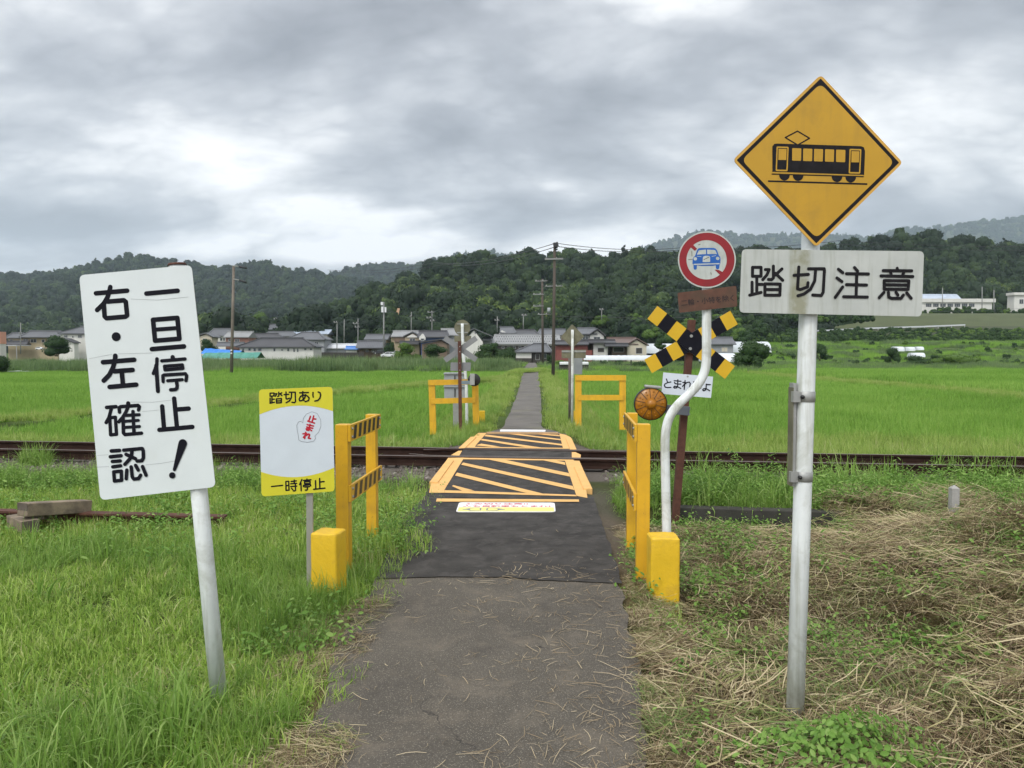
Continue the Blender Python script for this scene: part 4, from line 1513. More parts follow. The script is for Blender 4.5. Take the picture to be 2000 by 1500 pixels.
# white boundary stone
ps = at(1863, 975, 7.9)
mb = MB()
gs = ground_at(ps)
zt = 1.75 + (HZ - 953) / FPX * 7.9
mb.box((ps.x, ps.y, (gs + zt) / 2 - 0.06), (0.078, 0.078, zt - gs + 0.1), M['concrete'])
k = 0.039
zc = zt - 0.011
mb.mesh([(ps.x - k, ps.y - k, zc), (ps.x + k, ps.y - k, zc), (ps.x + k, ps.y + k, zc), (ps.x - k, ps.y + k, zc), (ps.x, ps.y, zt + 0.025)], [(0, 1, 4), (1, 2, 4), (2, 3, 4), (3, 0, 4)], M['concrete'])
tag(mb.build('boundary_stone', None, 0.004, loc=Vector((ps.x, ps.y, gs))), 'small pale concrete boundary stone among weeds at the top of the cut slope', 'stone')

# ------------------------------------------------------------------ timbers and an old rail in the grass on the left
def timber(a, b, w_, h_, label, grp='weathered timbers in the grass'):
    mb = MB()
    mb.bar(a, b, w_, h_, M['timber'])
    d = (b - a).normalized() * 0.0015
    x = d.cross(Vector((0, 0, 1))).normalized() * w_ / 2 * 0.97; z = Vector((0, 0, 1)) * h_ / 2 * 0.97
    mb.face([a - d - x - z, a - d + x - z, a - d + x + z, a - d - x + z], M['timber_end'])
    o = mb.build('timber', None, 0.008, loc=Vector((a.x, a.y, min(a.z, b.z) - h_ / 2)))
    return tag(o, label, 'timber', grp)


dt_ = 7.3
timber(at(44, 995, dt_ - 0.25), at(170, 988, dt_ + 0.35), 0.15, 0.125, 'long squared timber lying on top of the others across the rusty beam')
timber(at(60, 1029, dt_ - 0.3), at(30, 1016, dt_ + 0.05), 0.15, 0.12, 'short squared timber under the long one, end towards the path')
timber(at(66, 1012, dt_ - 0.15), at(80, 1010.5, dt_ + 0.1), 0.16, 0.04, 'thin plank wedged between the two squared timbers')
mb = MB()
mb.bar(at(-60, 996, dt_ + 0.25), at(440, 1009, dt_ + 0.25), 0.12, 0.02, M['rust'])
mb.bar(at(-60, 1011, dt_ + 0.25), at(440, 1024, dt_ + 0.25), 0.02, 0.13, M['rust'])
bb = at(-60, 1011, dt_ + 0.25)
tag(mb.build('steel_beam', None, loc=Vector((bb.x, bb.y, -0.1))), 'long rusty steel beam lying in the grass under the timbers', 'beam')

# ================================================================== SCATTER
def scatter_tree():
    g = bpy.data.node_groups.new('scatter', 'GeometryNodeTree')
    g.interface.new_socket('Geometry', in_out='INPUT', socket_type='NodeSocketGeometry')
    s = g.interface.new_socket('Kinds', in_out='INPUT', socket_type='NodeSocketCollection')
    g.interface.new_socket('Geometry', in_out='OUTPUT', socket_type='NodeSocketGeometry')
    gi = g.nodes.new('NodeGroupInput'); gout = g.nodes.new('NodeGroupOutput')
    ci = g.nodes.new('GeometryNodeCollectionInfo')
    ci.inputs['Separate Children'].default_value = True
    ci.inputs['Reset Children'].default_value = True
    iop = g.nodes.new('GeometryNodeInstanceOnPoints')
    iop.inputs['Pick Instance'].default_value = True

    def na(nm, ty):
        n = g.nodes.new('GeometryNodeInputNamedAttribute')
        n.data_type = ty
        n.inputs['Name'].default_value = nm
        return n.outputs[0]
    L = g.links
    L.new(gi.outputs[0], iop.inputs['Points'])
    L.new(gi.outputs[1], ci.inputs['Collection'])
    L.new(ci.outputs[0], iop.inputs['Instance'])
    L.new(na('idx', 'INT'), iop.inputs['Instance Index'])
    e2r = g.nodes.new('FunctionNodeEulerToRotation')
    L.new(na('rot', 'FLOAT_VECTOR'), e2r.inputs[0])
    L.new(e2r.outputs[0], iop.inputs['Rotation'])
    L.new(na('scl', 'FLOAT_VECTOR'), iop.inputs['Scale'])
    L.new(iop.outputs[0], gout.inputs[0])
    return g, s.identifier


SG, SGID = scatter_tree()
KINDS = {}


def kinds(name, meshes):
    c = bpy.data.collections.new(name)
    for i, m in enumerate(meshes):
        o = bpy.data.objects.new(f'{name}_{i:02d}', m)
        c.objects.link(o)
    KINDS[name] = (c, len(meshes))
    return c


def scatter(name, kname, pos, scl, rot=None, idx=None, seed=0):
    c, n = KINDS[kname]
    pos = np.asarray(pos, np.float32).reshape(-1, 3)
    N = len(pos)
    r = np.random.default_rng(seed + 99)
    me = bpy.data.meshes.new(name)
    me.vertices.add(N)
    me.vertices.foreach_set('co', pos.ravel())
    if rot is None:
        rot = np.zeros((N, 3), np.float32)
        rot[:, 2] = r.uniform(0, 6.283, N)
    scl = np.asarray(scl, np.float32)
    if scl.ndim == 1:
        scl = np.repeat(scl[:, None], 3, 1)
    if idx is None:
        idx = r.integers(0, n, N)
    a = me.attributes.new('rot', 'FLOAT_VECTOR', 'POINT'); a.data.foreach_set('vector', np.asarray(rot, np.float32).ravel())
    a = me.attributes.new('scl', 'FLOAT_VECTOR', 'POINT'); a.data.foreach_set('vector', scl.ravel())
    a = me.attributes.new('idx', 'INT', 'POINT'); a.data.foreach_set('value', np.asarray(idx, np.int32))
    o = bpy.data.objects.new(name, me)
    COL.objects.link(o)
    md = o.modifiers.new('scatter', 'NODES')
    md.node_group = SG
    md[SGID] = c
    return tag(o, kind='stuff')


def blades(n, size, hmin, hmax, wmin, wmax, lean, seed, mat, clump=0, segs=3, flat_=0.0, z0=0.0, tint=None, curl=0.6, twist=0.4, rows=None):
    """a patch of grass blades as tapering bent strips"""
    r = np.random.default_rng(seed)
    if rows:
        ix = r.integers(0, rows[0], n); iy = r.integers(0, rows[1], n)
        base = np.stack([((ix + 0.5) / rows[0] - 0.5) * size, ((iy + 0.5) / rows[1] - 0.5) * size], -1) + r.normal(0, 0.03, (n, 2))
    elif clump:
        cc = r.uniform(-size / 2, size / 2, (clump, 2))
        k = r.integers(0, clump, n)
        base = cc[k] + r.normal(0, size / clump ** 0.5 * 0.18, (n, 2))
    else:
        base = r.uniform(-size / 2, size / 2, (n, 2))
    h = r.uniform(hmin, hmax, n) * (0.6 + 0.4 * r.random(n))
    wd = r.uniform(wmin, wmax, n)
    az = r.uniform(0, 2 * np.pi, n)
    ln = np.abs(r.normal(0, lean, n)) + flat_
    dx, dy = np.cos(az), np.sin(az)
    sx, sy = -np.sin(az + r.normal(0, twist, n)), np.cos(az + r.normal(0, twist, n))
    px = np.zeros(n); pzv = np.zeros(n)
    ang = ln.copy()
    step = h / segs
    xs = [px.copy()]; zs = [pzv.copy()]
    for s in range(segs):
        px = px + np.sin(ang) * step; pzv = pzv + np.cos(ang) * step
        ang = ang + curl * ln * (s + 1) * 1.1
        xs.append(px.copy()); zs.append(pzv.copy())
    co = []
    for s in range(segs + 1):
        t = s / segs
        wv = wd * (1 - t ** 1.6) * 0.5
        cx = base[:, 0] + dx * xs[s]; cy = base[:, 1] + dy * xs[s]; cz = zs[s] + z0
        if s < segs:
            co.append(np.stack([cx - sx * wv, cy - sy * wv, cz], -1)); co.append(np.stack([cx + sx * wv, cy + sy * wv, cz], -1))
        else:
            co.append(np.stack([cx, cy, cz], -1))
    m = 2 * segs + 1
    co = np.stack(co, 1).reshape(-1, 3)
    b = np.arange(n)[:, None] * m
    q = []
    for s in range(segs - 1):
        q.append(b + np.array([2 * s, 2 * s + 1, 2 * s + 3, 2 * s + 2]))
    q = np.concatenate(q) if q else None
    t3 = b + np.array([2 * segs - 2, 2 * segs - 1, 2 * segs])
    tn = (r.random(n) if tint is None else np.clip(r.normal(tint[0], tint[1], n), 0, 1))
    return np_mesh('blades', co, t3, q, np.repeat(tn, m), mat)


def leaves(centers, normals, sizes, tint, seed, mat, aspect=0.55, fold=0.0):
    """leaf-shaped faces (six-sided) at given places"""
    r = np.random.default_rng(seed)
    n = len(centers)
    nrm = normals / (np.linalg.norm(normals, axis=1, keepdims=True) + 1e-9)
    ref = r.normal(0, 1, (n, 3))
    u = np.cross(nrm, ref); u /= np.linalg.norm(u, axis=1, keepdims=True) + 1e-9
    v = np.cross(nrm, u)
    pts = [(-0.5, 0), (-0.2, 0.42), (0.2, 0.4), (0.5, 0), (0.2, -0.4), (-0.2, -0.42)]
    co = np.stack([centers + (u * a + v * b * aspect * 1.2) * sizes[:, None] + nrm * (abs(b) * fold * sizes)[:, None] for a, b in pts], 1).reshape(-1, 3)
    b = np.arange(n)[:, None] * 6
    q = np.concatenate([b + np.array([0, 1, 2, 3]), b + np.array([0, 3, 4, 5])])
    return co, q, np.repeat(tint, 6)


G1 = leafmat('lawn_grass', [(0.0, (0.075, 0.14, 0.02)), (0.4, (0.27, 0.43, 0.065)), (0.75, (0.43, 0.56, 0.13)), (0.92, (0.52, 0.56, 0.24)), (1.0, (0.5, 0.42, 0.24))], 0.4, 0.35, 0.12, 0.8, 0.9)
G2 = leafmat('tall_grass', [(0.0, (0.1, 0.2, 0.032)), (0.5, (0.23, 0.38, 0.07)), (1.0, (0.42, 0.53, 0.19))], 0.45, 0.35, 0.35)
G3 = leafmat('rice', [(0.0, (0.115, 0.245, 0.032)), (0.5, (0.225, 0.41, 0.062)), (1.0, (0.37, 0.54, 0.125))], 0.42, 0.5, 0.2, 0.9, 0.13)
G4 = leafmat('weed_leaf', [(0.0, (0.07, 0.16, 0.028)), (0.5, (0.18, 0.33, 0.06)), (1.0, (0.34, 0.47, 0.14))], 0.4, 0.42, 0.4)
G5 = leafmat('reed', [(0.0, (0.09, 0.15, 0.06)), (0.5, (0.15, 0.23, 0.09)), (1.0, (0.25, 0.32, 0.14))], 0.35, 0.5, 0.4, 1.0, 0.12)
HAY = leafmat('cut_hay', [(0.0, (0.05, 0.032, 0.018)), (0.25, (0.15, 0.1, 0.055)), (0.46, (0.36, 0.275, 0.16)), (0.68, (0.58, 0.49, 0.31)), (0.78, (0.4, 0.35, 0.17)), (0.86, (0.18, 0.2, 0.065)), (1.0, (0.16, 0.24, 0.07))], 0.2, 0.6, 0.1, 0.9, 1.6)
STRAW = leafmat('straw', [(0.0, (0.12, 0.085, 0.05)), (0.5, (0.3, 0.23, 0.14)), (1.0, (0.5, 0.42, 0.28))], 0.1, 0.7, 0.2)

kinds('lawn', [blades(430, 0.5, 0.05, 0.19, 0.004, 0.011, 0.9, 10 + i, G1, 22, 4, curl=0.55, twist=0.9) for i in range(7)])
kinds('tuft', [blades(75, 0.24, 0.22, 0.6, 0.006, 0.015, 0.55, 30 + i, G2, 0, 5, curl=0.35, twist=0.6) for i in range(6)])
kinds('rice_near', [blades(760, 1.0, 0.24, 0.42, 0.006, 0.013, 0.33, 50 + i, G3, 0, 3, rows=(3, 6)) for i in range(5)])
kinds('rice_far', [blades(1500, 3.2, 0.26, 0.42, 0.018, 0.034, 0.35, 60 + i, G3, 0, 2) for i in range(4)])
G6 = leafmat('bank_grass', [(0.0, (0.16, 0.27, 0.045)), (0.5, (0.31, 0.43, 0.09)), (0.85, (0.42, 0.5, 0.16)), (1.0, (0.5, 0.47, 0.24))], 0.4, 0.5, 0.35, 0.8, 0.5)
kinds('bank_grass', [blades(420, 0.8, 0.16, 0.42, 0.007, 0.016, 0.6, 70 + i, G6, 14, 3) for i in range(5)])
kinds('reeds', [blades(420, 1.6, 0.6, 1.15, 0.02, 0.045, 0.22, 80 + i, G5, 0, 3) for i in range(3)])


kinds('broad_tuft', [blades(34, 0.2, 0.3, 0.62, 0.011, 0.022, 0.6, 150 + i, G2, 0, 6, curl=0.32, twist=0.5) for i in range(5)])


def hay_patch(n, size, lmin, lmax, wmin, wmax, seed, zmax, mat, comb=0.0, tint=None, curl=0.7):
    r = np.random.default_rng(seed)
    c = r.uniform(-size / 2, size / 2, (n, 2))
    az = r.normal(0, 0.5, n) if comb else r.uniform(0, 2 * np.pi, n)
    L = r.uniform(lmin, lmax, n)
    wd = r.uniform(wmin, wmax, n)
    z = r.random(n) ** 1.5 * zmax + 0.004
    pit = r.normal(0, 0.16, n)
    bend = r.normal(0, curl, n)
    segs = 3
    co = []
    for s in range(segs + 1):
        t = s / segs - 0.5
        a = az + bend * t
        x = c[:, 0] + np.cos(a) * L * t; y = c[:, 1] + np.sin(a) * L * t
        zz_ = np.maximum(0.002, z + np.sin(pit) * L * t - 0.25 * np.abs(t) * z)
        wv = wd * (0.5 if 0 < s < segs else 0.3)
        co.append(np.stack([x - np.sin(a) * wv, y + np.cos(a) * wv, zz_], -1)); co.append(np.stack([x + np.sin(a) * wv, y - np.cos(a) * wv, zz_ + wd * 0.3], -1))
    m = 2 * (segs + 1)
    co = np.stack(co, 1).reshape(-1, 3)
    b = np.arange(n)[:, None] * m
    q = np.concatenate([b + np.array([2 * s, 2 * s + 1, 2 * s + 3, 2 * s + 2]) for s in range(segs)])
    tn = r.random(n) if tint is None else np.clip(r.normal(tint[0], tint[1], n), 0, 1)
    return np_mesh('straws', co, None, q, np.repeat(tn, m), mat)


kinds('hay', [hay_patch(460, 0.5, 0.05, 0.34, 0.0016, 0.0048, 90 + i, 0.1, HAY, i % 2, None, 0.5) for i in range(8)] + [hay_patch(90, 0.5, 0.15, 0.5, 0.004, 0.008, 190 + i, 0.11, HAY, 1, (0.9, 0.12)) for i in range(2)])
kinds('clipping', [hay_patch(30, 0.6, 0.02, 0.11, 0.0015, 0.0035, 110 + i, 0.006, STRAW, curl=0.3) for i in range(4)] + [hay_patch(5, 0.5, 0.08, 0.22, 0.0018, 0.0035, 120 + i, 0.01, STRAW, curl=0.4) for i in range(3)])


def weed(seed, h, nl, size, mat, spread=0.12, asp=0.42):
    r = np.random.default_rng(seed)
    st = 5
    cs = []; ns = []; ss = []
    for k in range(st):
        a = r.uniform(0, 6.28); lx = r.normal(0, spread); ly = r.normal(0, spread); hh = h * r.uniform(0.5, 1)
        for j in range(nl):
            t = (j + 1) / nl
            aa = j * 2.4 + a
            rad = size * 0.55
            cs.append((lx * t + math.cos(aa) * rad + lx * 0.4, ly * t + math.sin(aa) * rad + ly * 0.4, hh * t))
            ns.append((math.cos(aa) * 0.6 + r.normal(0, .2), math.sin(aa) * 0.6 + r.normal(0, .2), 1.0)); ss.append(size * r.uniform(0.6, 1.2))
    cs = np.array(cs); ns = np.array(ns); ss = np.array(ss)
    co, q, tn = leaves(cs, ns, ss, r.random(len(cs)), seed, mat, asp, 0.15)
    return np_mesh('weed', co, None, q, tn, mat)


kinds('weed', [weed(130 + i, 0.15 + 0.05 * (i % 3), 10, 0.036 + 0.012 * (i % 2), G4) for i in range(6)])
kinds('mugwort', [weed(140 + i, 0.36 + 0.08 * (i % 3), 24, 0.075, G4, 0.15, 0.24) for i in range(5)])


def stone_mesh(seed):
    bm = bmesh.new()
    bmesh.ops.create_icosphere(bm, subdivisions=1, radius=0.5)
    for v in bm.verts:
        v.co *= 1 + 0.5 * mnoise.noise(v.co * 2.2 + Vector((seed * 7.1, 0, 0)))
        v.co.z *= 0.7
    me = bpy.data.meshes.new('stone')
    bm.to_mesh(me); bm.free()
    me.materials.append(STONE)
    return me


def stone_mat():
    m, t, b = newmat('ballast_stone')
    oi = t.add('ShaderNodeObjectInfo')
    c = t.cramp(oi.outputs['Random'], [(0, (0.05, 0.035, 0.028)), (0.5, (0.12, 0.095, 0.08)), (0.85, (0.2, 0.175, 0.155)), (1, (0.34, 0.31, 0.28))])
    g = t.add('ShaderNodeNewGeometry').outputs['Position']
    t.put(b.inputs['Base Color'], t.mix(0.4, c, t.cramp(t.noise(g, 40, 4), [(0.3, (0.05, 0.03, 0.02)), (0.7, (0.25, 0.22, 0.2))])))
    b.inputs['Roughness'].default_value = 0.9
    return m


STONE = stone_mat()
kinds('stones', [stone_mesh(i) for i in range(6)])


def rnd(n, x0, x1, y0, y1, seed):
    r = np.random.default_rng(seed)
    return r.uniform(x0, x1, n), r.uniform(y0, y1, n), r


def place(x, y, dz=0.0):
    return np.stack([x, y, gz(x, y) + dz], -1)


def pathclear(x, y, m=0.0):
    """outside the asphalt"""
    le = np.interp(y, [-1, 2.85, 3.9, 4.47, 5.19, 5.76, 6.8, 8.0, 9.0, 12, 15.8, 20, 130], [-1.05, -0.95, -1.0, -1.07, -1.06, -1.03, -1.07, -1.1, -1.08, -1.1, -1.02, -0.72, -0.75])
    ri = np.interp(y, [-1, 2.85, 4, 5, 5.76, 6.8, 9, 12, 15.8, 20, 130], [0.62, 0.55, 0.68, 0.72, 0.8, 0.9, 0.95, 0.95, 0.95, 0.42, 0.5])
    return (x < le - m) | (x > ri + m)


# ballast
x, y, r = rnd(26000, -16, 16, 5, 16, 1)
s = trk(x, y)
k = (np.abs(s) < 2.0) & (np.abs(s) > 0.0) & pathclear(x, y, 0.12)
k |= (s < -1.9) & (s > -2.75) & (x > -2.7) & (x < 2.0) & pathclear(x, y, 0.1)
k &= (r.random(len(x)) < np.where(np.abs(s) < 1.6, 1, 0.6))
scatter('ballast_stones', 'stones', place(x[k], y[k], 0.008), r.uniform(0.03, 0.085, k.sum()), np.stack([r.uniform(0, 6, k.sum())] * 3, -1), None, 1)

# gravelly shoulder left of the dark asphalt
def shoulder(x, y):
    x = np.asarray(x); y = np.asarray(y)
    return (x > -1.62) & (x < -1.0) & (y > 6.3) & (y < 9.4) & (x > -1.5 - 0.05 * (y - 6.3))


x, y, r = rnd(3000, -1.65, -0.98, 6.2, 9.6, 91)
k = shoulder(x, y) & (fbm(x * 3, y * 3, 17) > 0.4)
scatter('shoulder_gravel', 'stones', place(x[k], y[k], 0.004), r.uniform(0.012, 0.04, k.sum()), np.stack([r.uniform(0, 6, k.sum())] * 3, -1), None, 92)
# lawn on the left
x, y, r = rnd(2500, -9, -0.7, 1.2, 9.2, 2)
k = pathclear(x, y, 0.12) & (trk(x, y) < np.where(x > -2.5, -2.6, -2.0)) & (np.abs(x) < 1.0 + y * 0.85)
dirt = (np.abs(x + 1.2) < 0.26) & (y > 3.7) & (y < 5.1)
k &= ~dirt | (r.random(len(x)) < 0.25)
k &= ~shoulder(x, y) | (r.random(len(x)) < 0.18)
hgt = (0.35 + 1.1 * fbm(x * 1.1, y * 1.1, 21) ** 1.4) * (0.75 + 0.3 * sm(4.5, 6.5, y) + 0.25 * sm(-2.4, -1.4, x))
scatter('lawn', 'lawn', place(x[k], y[k], -0.01), np.stack([np.ones(k.sum()), np.ones(k.sum()), hgt[k] * r.uniform(0.8, 1.4, k.sum())], -1), None, None, 2)

# taller grass: at the feet of posts, along the edges, in front of the timbers and beside the track
tx = []
rr = np.random.default_rng(5)


def clump(cx, cy, n, rad, s0, s1):
    for _ in range(n):
        a = rr.uniform(0, 6.28); q = rad * rr.random() ** 0.6
        tx.append((cx + q * math.cos(a), cy + q * math.sin(a), rr.uniform(s0, s1)))


pb = gp(430, 1370)
clump(pb.x, pb.y, 26, 0.45, 0.35, 0.6)
clump(pb.x - 0.5, pb.y - 0.6, 42, 0.6, 0.5, 0.9)
clump(-1.5, 2.7, 40, 0.55, 0.4, 0.8)
clump(-1.25, 3.35, 24, 0.22, 0.35, 0.6)
for (px_, py_, n_, rd_, a_, b_) in ((640, 1175, 16, 0.2, 0.4, 0.7), (690, 1130, 24, 0.2, 0.4, 0.7), (735, 1075, 18, 0.16, 0.4, 0.7), (585, 1170, 40, 0.45, 0.5, 0.9), (470, 1110, 40, 0.7, 0.5, 0.9), (520, 1220, 34, 0.5, 0.45, 0.75),
                                   (90, 1090, 30, 0.5, 0.45, 0.7), (160, 1080, 30, 0.4, 0.5, 0.8), (260, 1090, 26, 0.5, 0.4, 0.7), (380, 1080, 26, 0.6, 0.4, 0.7), (20, 1100, 14, 0.4, 0.4, 0.7), (770, 1045, 5, 0.06, 0.9, 1.2), (795, 1020, 8, 0.15, 0.4, 0.7)):
    q = gp(px_, py_)
    clump(q.x, q.y, n_, rd_, a_, b_)
for k_ in range(330):
    sx_ = rr.uniform(-11, -1.25)
    off = rr.uniform(-3.5, -2.45)
    c = TC + TD * sx_ + TN * off
    tx.append((c.x, c.y, rr.uniform(0.45, 0.85)))
for k_ in range(60):
    tx.append((rr.uniform(-6, -1.3), rr.uniform(3.6, 7), rr.uniform(0.3, 0.5)))
# right: behind the kerb, along the track
for k_ in range(800):
    sx_ = rr.uniform(1.0, 9.5)
    off_ = rr.uniform(-3.7, -1.6)
    c = TC + TD * sx_ + TN * off_
    tx.append((c.x, c.y, rr.uniform(0.4, 0.8) if off_ < -2.2 else rr.uniform(0.25, 0.45)))
for k_ in range(20):
    c = TC + TD * rr.uniform(2.2, 7) + TN * rr.uniform(-2.0, -1.3)
    tx.append((c.x, c.y, rr.uniform(1.0, 1.55)))
for px_, py_, n_ in ((1385, 935, 12), (1360, 930, 10), (1950, 930, 16), (1900, 930, 8), (1690, 915, 5), (1740, 915, 4), (1830, 920, 8), (1985, 925, 10)):
    q = gp(px_, py_, -0.1)
    for _ in range(n_):
        tx.append((q.x + rr.normal(0, 0.12), q.y + rr.normal(0, 0.12), rr.uniform(1.0, 1.7)))
# across the track: beside the path and under the far barriers
for k_ in range(620):
    side = rr.choice((-1, 1))
    yy_ = rr.uniform(14.2, 22)
    xx_ = pathx(yy_) + side * (0.78 + abs(rr.normal(0, 0.75)) + (0.25 if yy_ < 16.5 else 0))
    tx.append((xx_, yy_, rr.uniform(0.4, 0.85)))
for k_ in range(30):
    q = gp(rr.uniform(1160, 1215), rr.uniform(900, 1000))
    tx.append((q.x + 0.12, q.y, rr.uniform(0.25, 0.5)))
for k_ in range(18):
    q = gp(rr.uniform(1215, 1238), rr.uniform(1060, 1160), -0.1)
    tx.append((q.x, q.y, rr.uniform(0.2, 0.4)))
for k_ in range(170):
    xx_, yy_ = rr.uniform(1.0, 6.5), rr.uniform(2.0, 8.2)
    if fbm(xx_ * 0.9, yy_ * 0.9, 123) > 0.5:
        tx.append((xx_, yy_, rr.uniform(0.2, 0.45)))
for k_ in range(26):
    tx.append((rr.uniform(1.3, 4.0), rr.uniform(7.7, 8.35), rr.uniform(0.2, 0.4)))
for k_ in range(60):
    tx.append((rr.uniform(-1.9, -1.0), rr.uniform(5.3, 8.6), rr.uniform(0.3, 0.55)))
for px_, n_ in ((55, 8), (70, 5), (700, 3), (420, 4)):
    q = gp(px_, 905, -0.15)
    for _ in range(n_):
        tx.append((q.x + rr.normal(0, 0.08), q.y + rr.normal(0, 0.08), rr.uniform(0.7, 1.2) if px_ < 100 else rr.uniform(0.4, 0.6)))
tx = np.array(tx)
k = pathclear(tx[:, 0], tx[:, 1], np.where(tx[:, 1] < 4.8, 0.14, 0.03)) & (~shoulder(tx[:, 0], tx[:, 1]) | (rr.random(len(tx)) < 0.25)) & ~((tx[:, 0] < -2.6) & (tx[:, 1] > 6.75) & (tx[:, 1] < 7.75))
ts_ = trk(tx[:, 0], tx[:, 1])
k &= ~((ts_ > -2.75) & (ts_ < 0) & (tx[:, 0] > -2.6) & (tx[:, 0] < 1.9) & (rr.random(len(tx)) < 0.85))
k &= ~((tx[:, 0] > 2.2) & (ts_ > -2.15) & (ts_ < 1.0) & (rr.random(len(tx)) < 0.88))
tx = tx[k]
tx[:, 2] *= np.where((tx[:, 0] < -1) & (tx[:, 1] < 9), 0.85, 1.0)
scatter('tall_grass', 'tuft', place(tx[:, 0], tx[:, 1], -0.02), tx[:, 2], None, None, 3)

bx = []
for k_ in range(90):
    bx.append((rr.uniform(-3.2, -1.3), rr.uniform(1.9, 3.6), rr.uniform(0.5, 0.9)))
for k_ in range(70):
    bx.append((rr.uniform(-6.5, -1.4), rr.uniform(3.8, 8.6), rr.uniform(0.35, 0.8)))
for k_ in range(90):
    c = TC + TD * rr.uniform(1.3, 8.5) + TN * rr.uniform(-3.6, -1.9)
    bx.append((c.x, c.y, rr.uniform(0.7, 1.15)))
for k_ in range(60):
    bx.append((pathx(16.0) + rr.choice((-1, 1)) * rr.uniform(0.9, 3.4), rr.uniform(14.6, 19), rr.uniform(0.7, 1.2)))
for k_ in range(40):
    bx.append((rr.uniform(1.2, 6.0), rr.uniform(2.0, 8.0), rr.uniform(0.3, 0.6)))
bx = np.array(bx)
k = pathclear(bx[:, 0], bx[:, 1], 0.2) & ~((bx[:, 0] < -2.6) & (bx[:, 1] > 6.75) & (bx[:, 1] < 7.75)) & ~shoulder(bx[:, 0], bx[:, 1])
bx = bx[k]
scatter('broad_grass', 'broad_tuft', place(bx[:, 0], bx[:, 1], -0.02), bx[:, 2], None, None, 37)

# broad-leaved weeds
x, y, r = rnd(900, -9, -0.7, 4.2, 9.6, 4)
k = pathclear(x, y, 0.06) & (fbm(x * 0.9, y * 0.9, 33) > 0.5)
wp = [place(x[k], y[k])]; ws = [r.uniform(0.6, 1.2, k.sum())]
x, y, r = rnd(1700, 0.7, 7, 1.6, 8.4, 6)
k = pathclear(x, y, 0.05) & (fbm(x * 1.3, y * 1.3, 41) > 0.5 + 0.08 * sm(1.6, 2.6, x))
wp.append(place(x[k], y[k], 0.02)); ws.append(r.uniform(0.45, 1.0, k.sum()))
for px_, py_, n_, rd_ in ((1225, 1150, 26, 0.14), (1200, 1100, 24, 0.16), (1190, 1040, 20, 0.12), (1350, 1020, 40, 0.3), (1420, 1050, 50, 0.3), (1500, 1060, 60, 0.4), (1620, 1060, 40, 0.35), (1850, 1160, 60, 0.3), (1950, 1120, 50, 0.3), (1780, 1250, 40, 0.3), (1960, 1320, 40, 0.25), (760, 1060, 24, 0.12), (735, 1095, 20, 0.14), (1370, 1150, 26, 0.18), (1450, 1120, 40, 0.4)):
    q = gp(px_, py_, -0.1)
    a = rr.normal(0, rd_, (n_, 2))
    xs_, ys_ = q.x + a[:, 0], q.y + a[:, 1]
    kk = pathclear(xs_, ys_, 0.03)
    wp.append(place(xs_[kk], ys_[kk])); ws.append(rr.uniform(0.6, 1.1, kk.sum()))
wp, ws = np.concatenate(wp), np.concatenate(ws)
k = ~((np.abs(wp[:, 0] - 1.06) < 0.2) & (wp[:, 1] > 5.1) & (wp[:, 1] < 5.85))
scatter('broad_leaf_weeds', 'weed', wp[k], ws[k], None, None, 5)
# mugwort thicket behind the kerb and grass mound across the track
x, y, r = rnd(1300, 1.3, 9.8, 6.9, 10.2, 8)
s = trk(x, y)
k = (s > -3.8) & (s < -2.35) & ((y > 8.62 - 0.14 * (x - 1.8)) | (x > 4)) & (fbm(x * 1.1, y * 1.1, 88) > 0.42)
wp = [place(x[k], y[k])]; ws = [r.uniform(0.5, 0.95, k.sum())]
x, y, r = rnd(700, -9, -1.5, 7.5, 10.5, 18)
s = trk(x, y)
k = (s > -3.6) & (s < -2.75) & (x < -3.2)
wp.append(place(x[k], y[k])); ws.append(r.uniform(0.4, 0.7, k.sum()))
scatter('mugwort', 'mugwort', np.concatenate(wp), np.concatenate(ws), None, None, 7)

# cut hay on the right
x, y, r = rnd(3400, 0.4, 8.5, 1.2, 8.9, 10)
k = pathclear(x, y, 0.13) & (trk(x, y) < -2.2) & (np.abs(x) < 1.4 + y * 0.85) & ~((y > 7.85 - 0.14 * (x - 1.8)) & (x < 3.4)) & ~((np.abs(x - 1.05) < 0.24) & (y > 4.6) & (y < 5.7)) & (r.random(len(x)) < 0.5 + 0.5 * sm(0.5, 1.6, x))
e = 0.05
gxn = (gz(x + e, y) - gz(x - e, y)) / (2 * e); gyn = (gz(x, y + e) - gz(x, y - e)) / (2 * e)
swirl = fbm(x * 0.6, y * 0.6, 55) * 9
rot = np.stack([np.arctan(gyn) * 0 + r.normal(0, 0.08, len(x)), r.normal(0, 0.08, len(x)), swirl + r.normal(0, 0.5, len(x))], -1)
fl = 0.4 + 0.5 * sm(1.8, 3.0, x) + 1.3 * fbm(x * 1.4, y * 1.4, 61) ** 1.5
scatter('cut_hay', 'hay', place(x[k], y[k], 0.0), np.stack([np.ones(k.sum()), np.ones(k.sum()), fl[k] * 1.2], -1), rot[k], None, 9)
y = np.random.default_rng(33).uniform(1.4, 7.6, 260)
x = np.interp(y, [-1, 2.85, 4, 5, 5.76, 6.8, 9], [0.62, 0.55, 0.68, 0.72, 0.8, 0.9, 0.95]) + np.random.default_rng(34).uniform(-0.03, 0.2, 260)
scatter('hay_edge', 'hay', place(x, y, 0.004), np.stack([np.full(260, 0.42), np.full(260, 0.42), np.full(260, 0.45)], -1), None, None, 35)
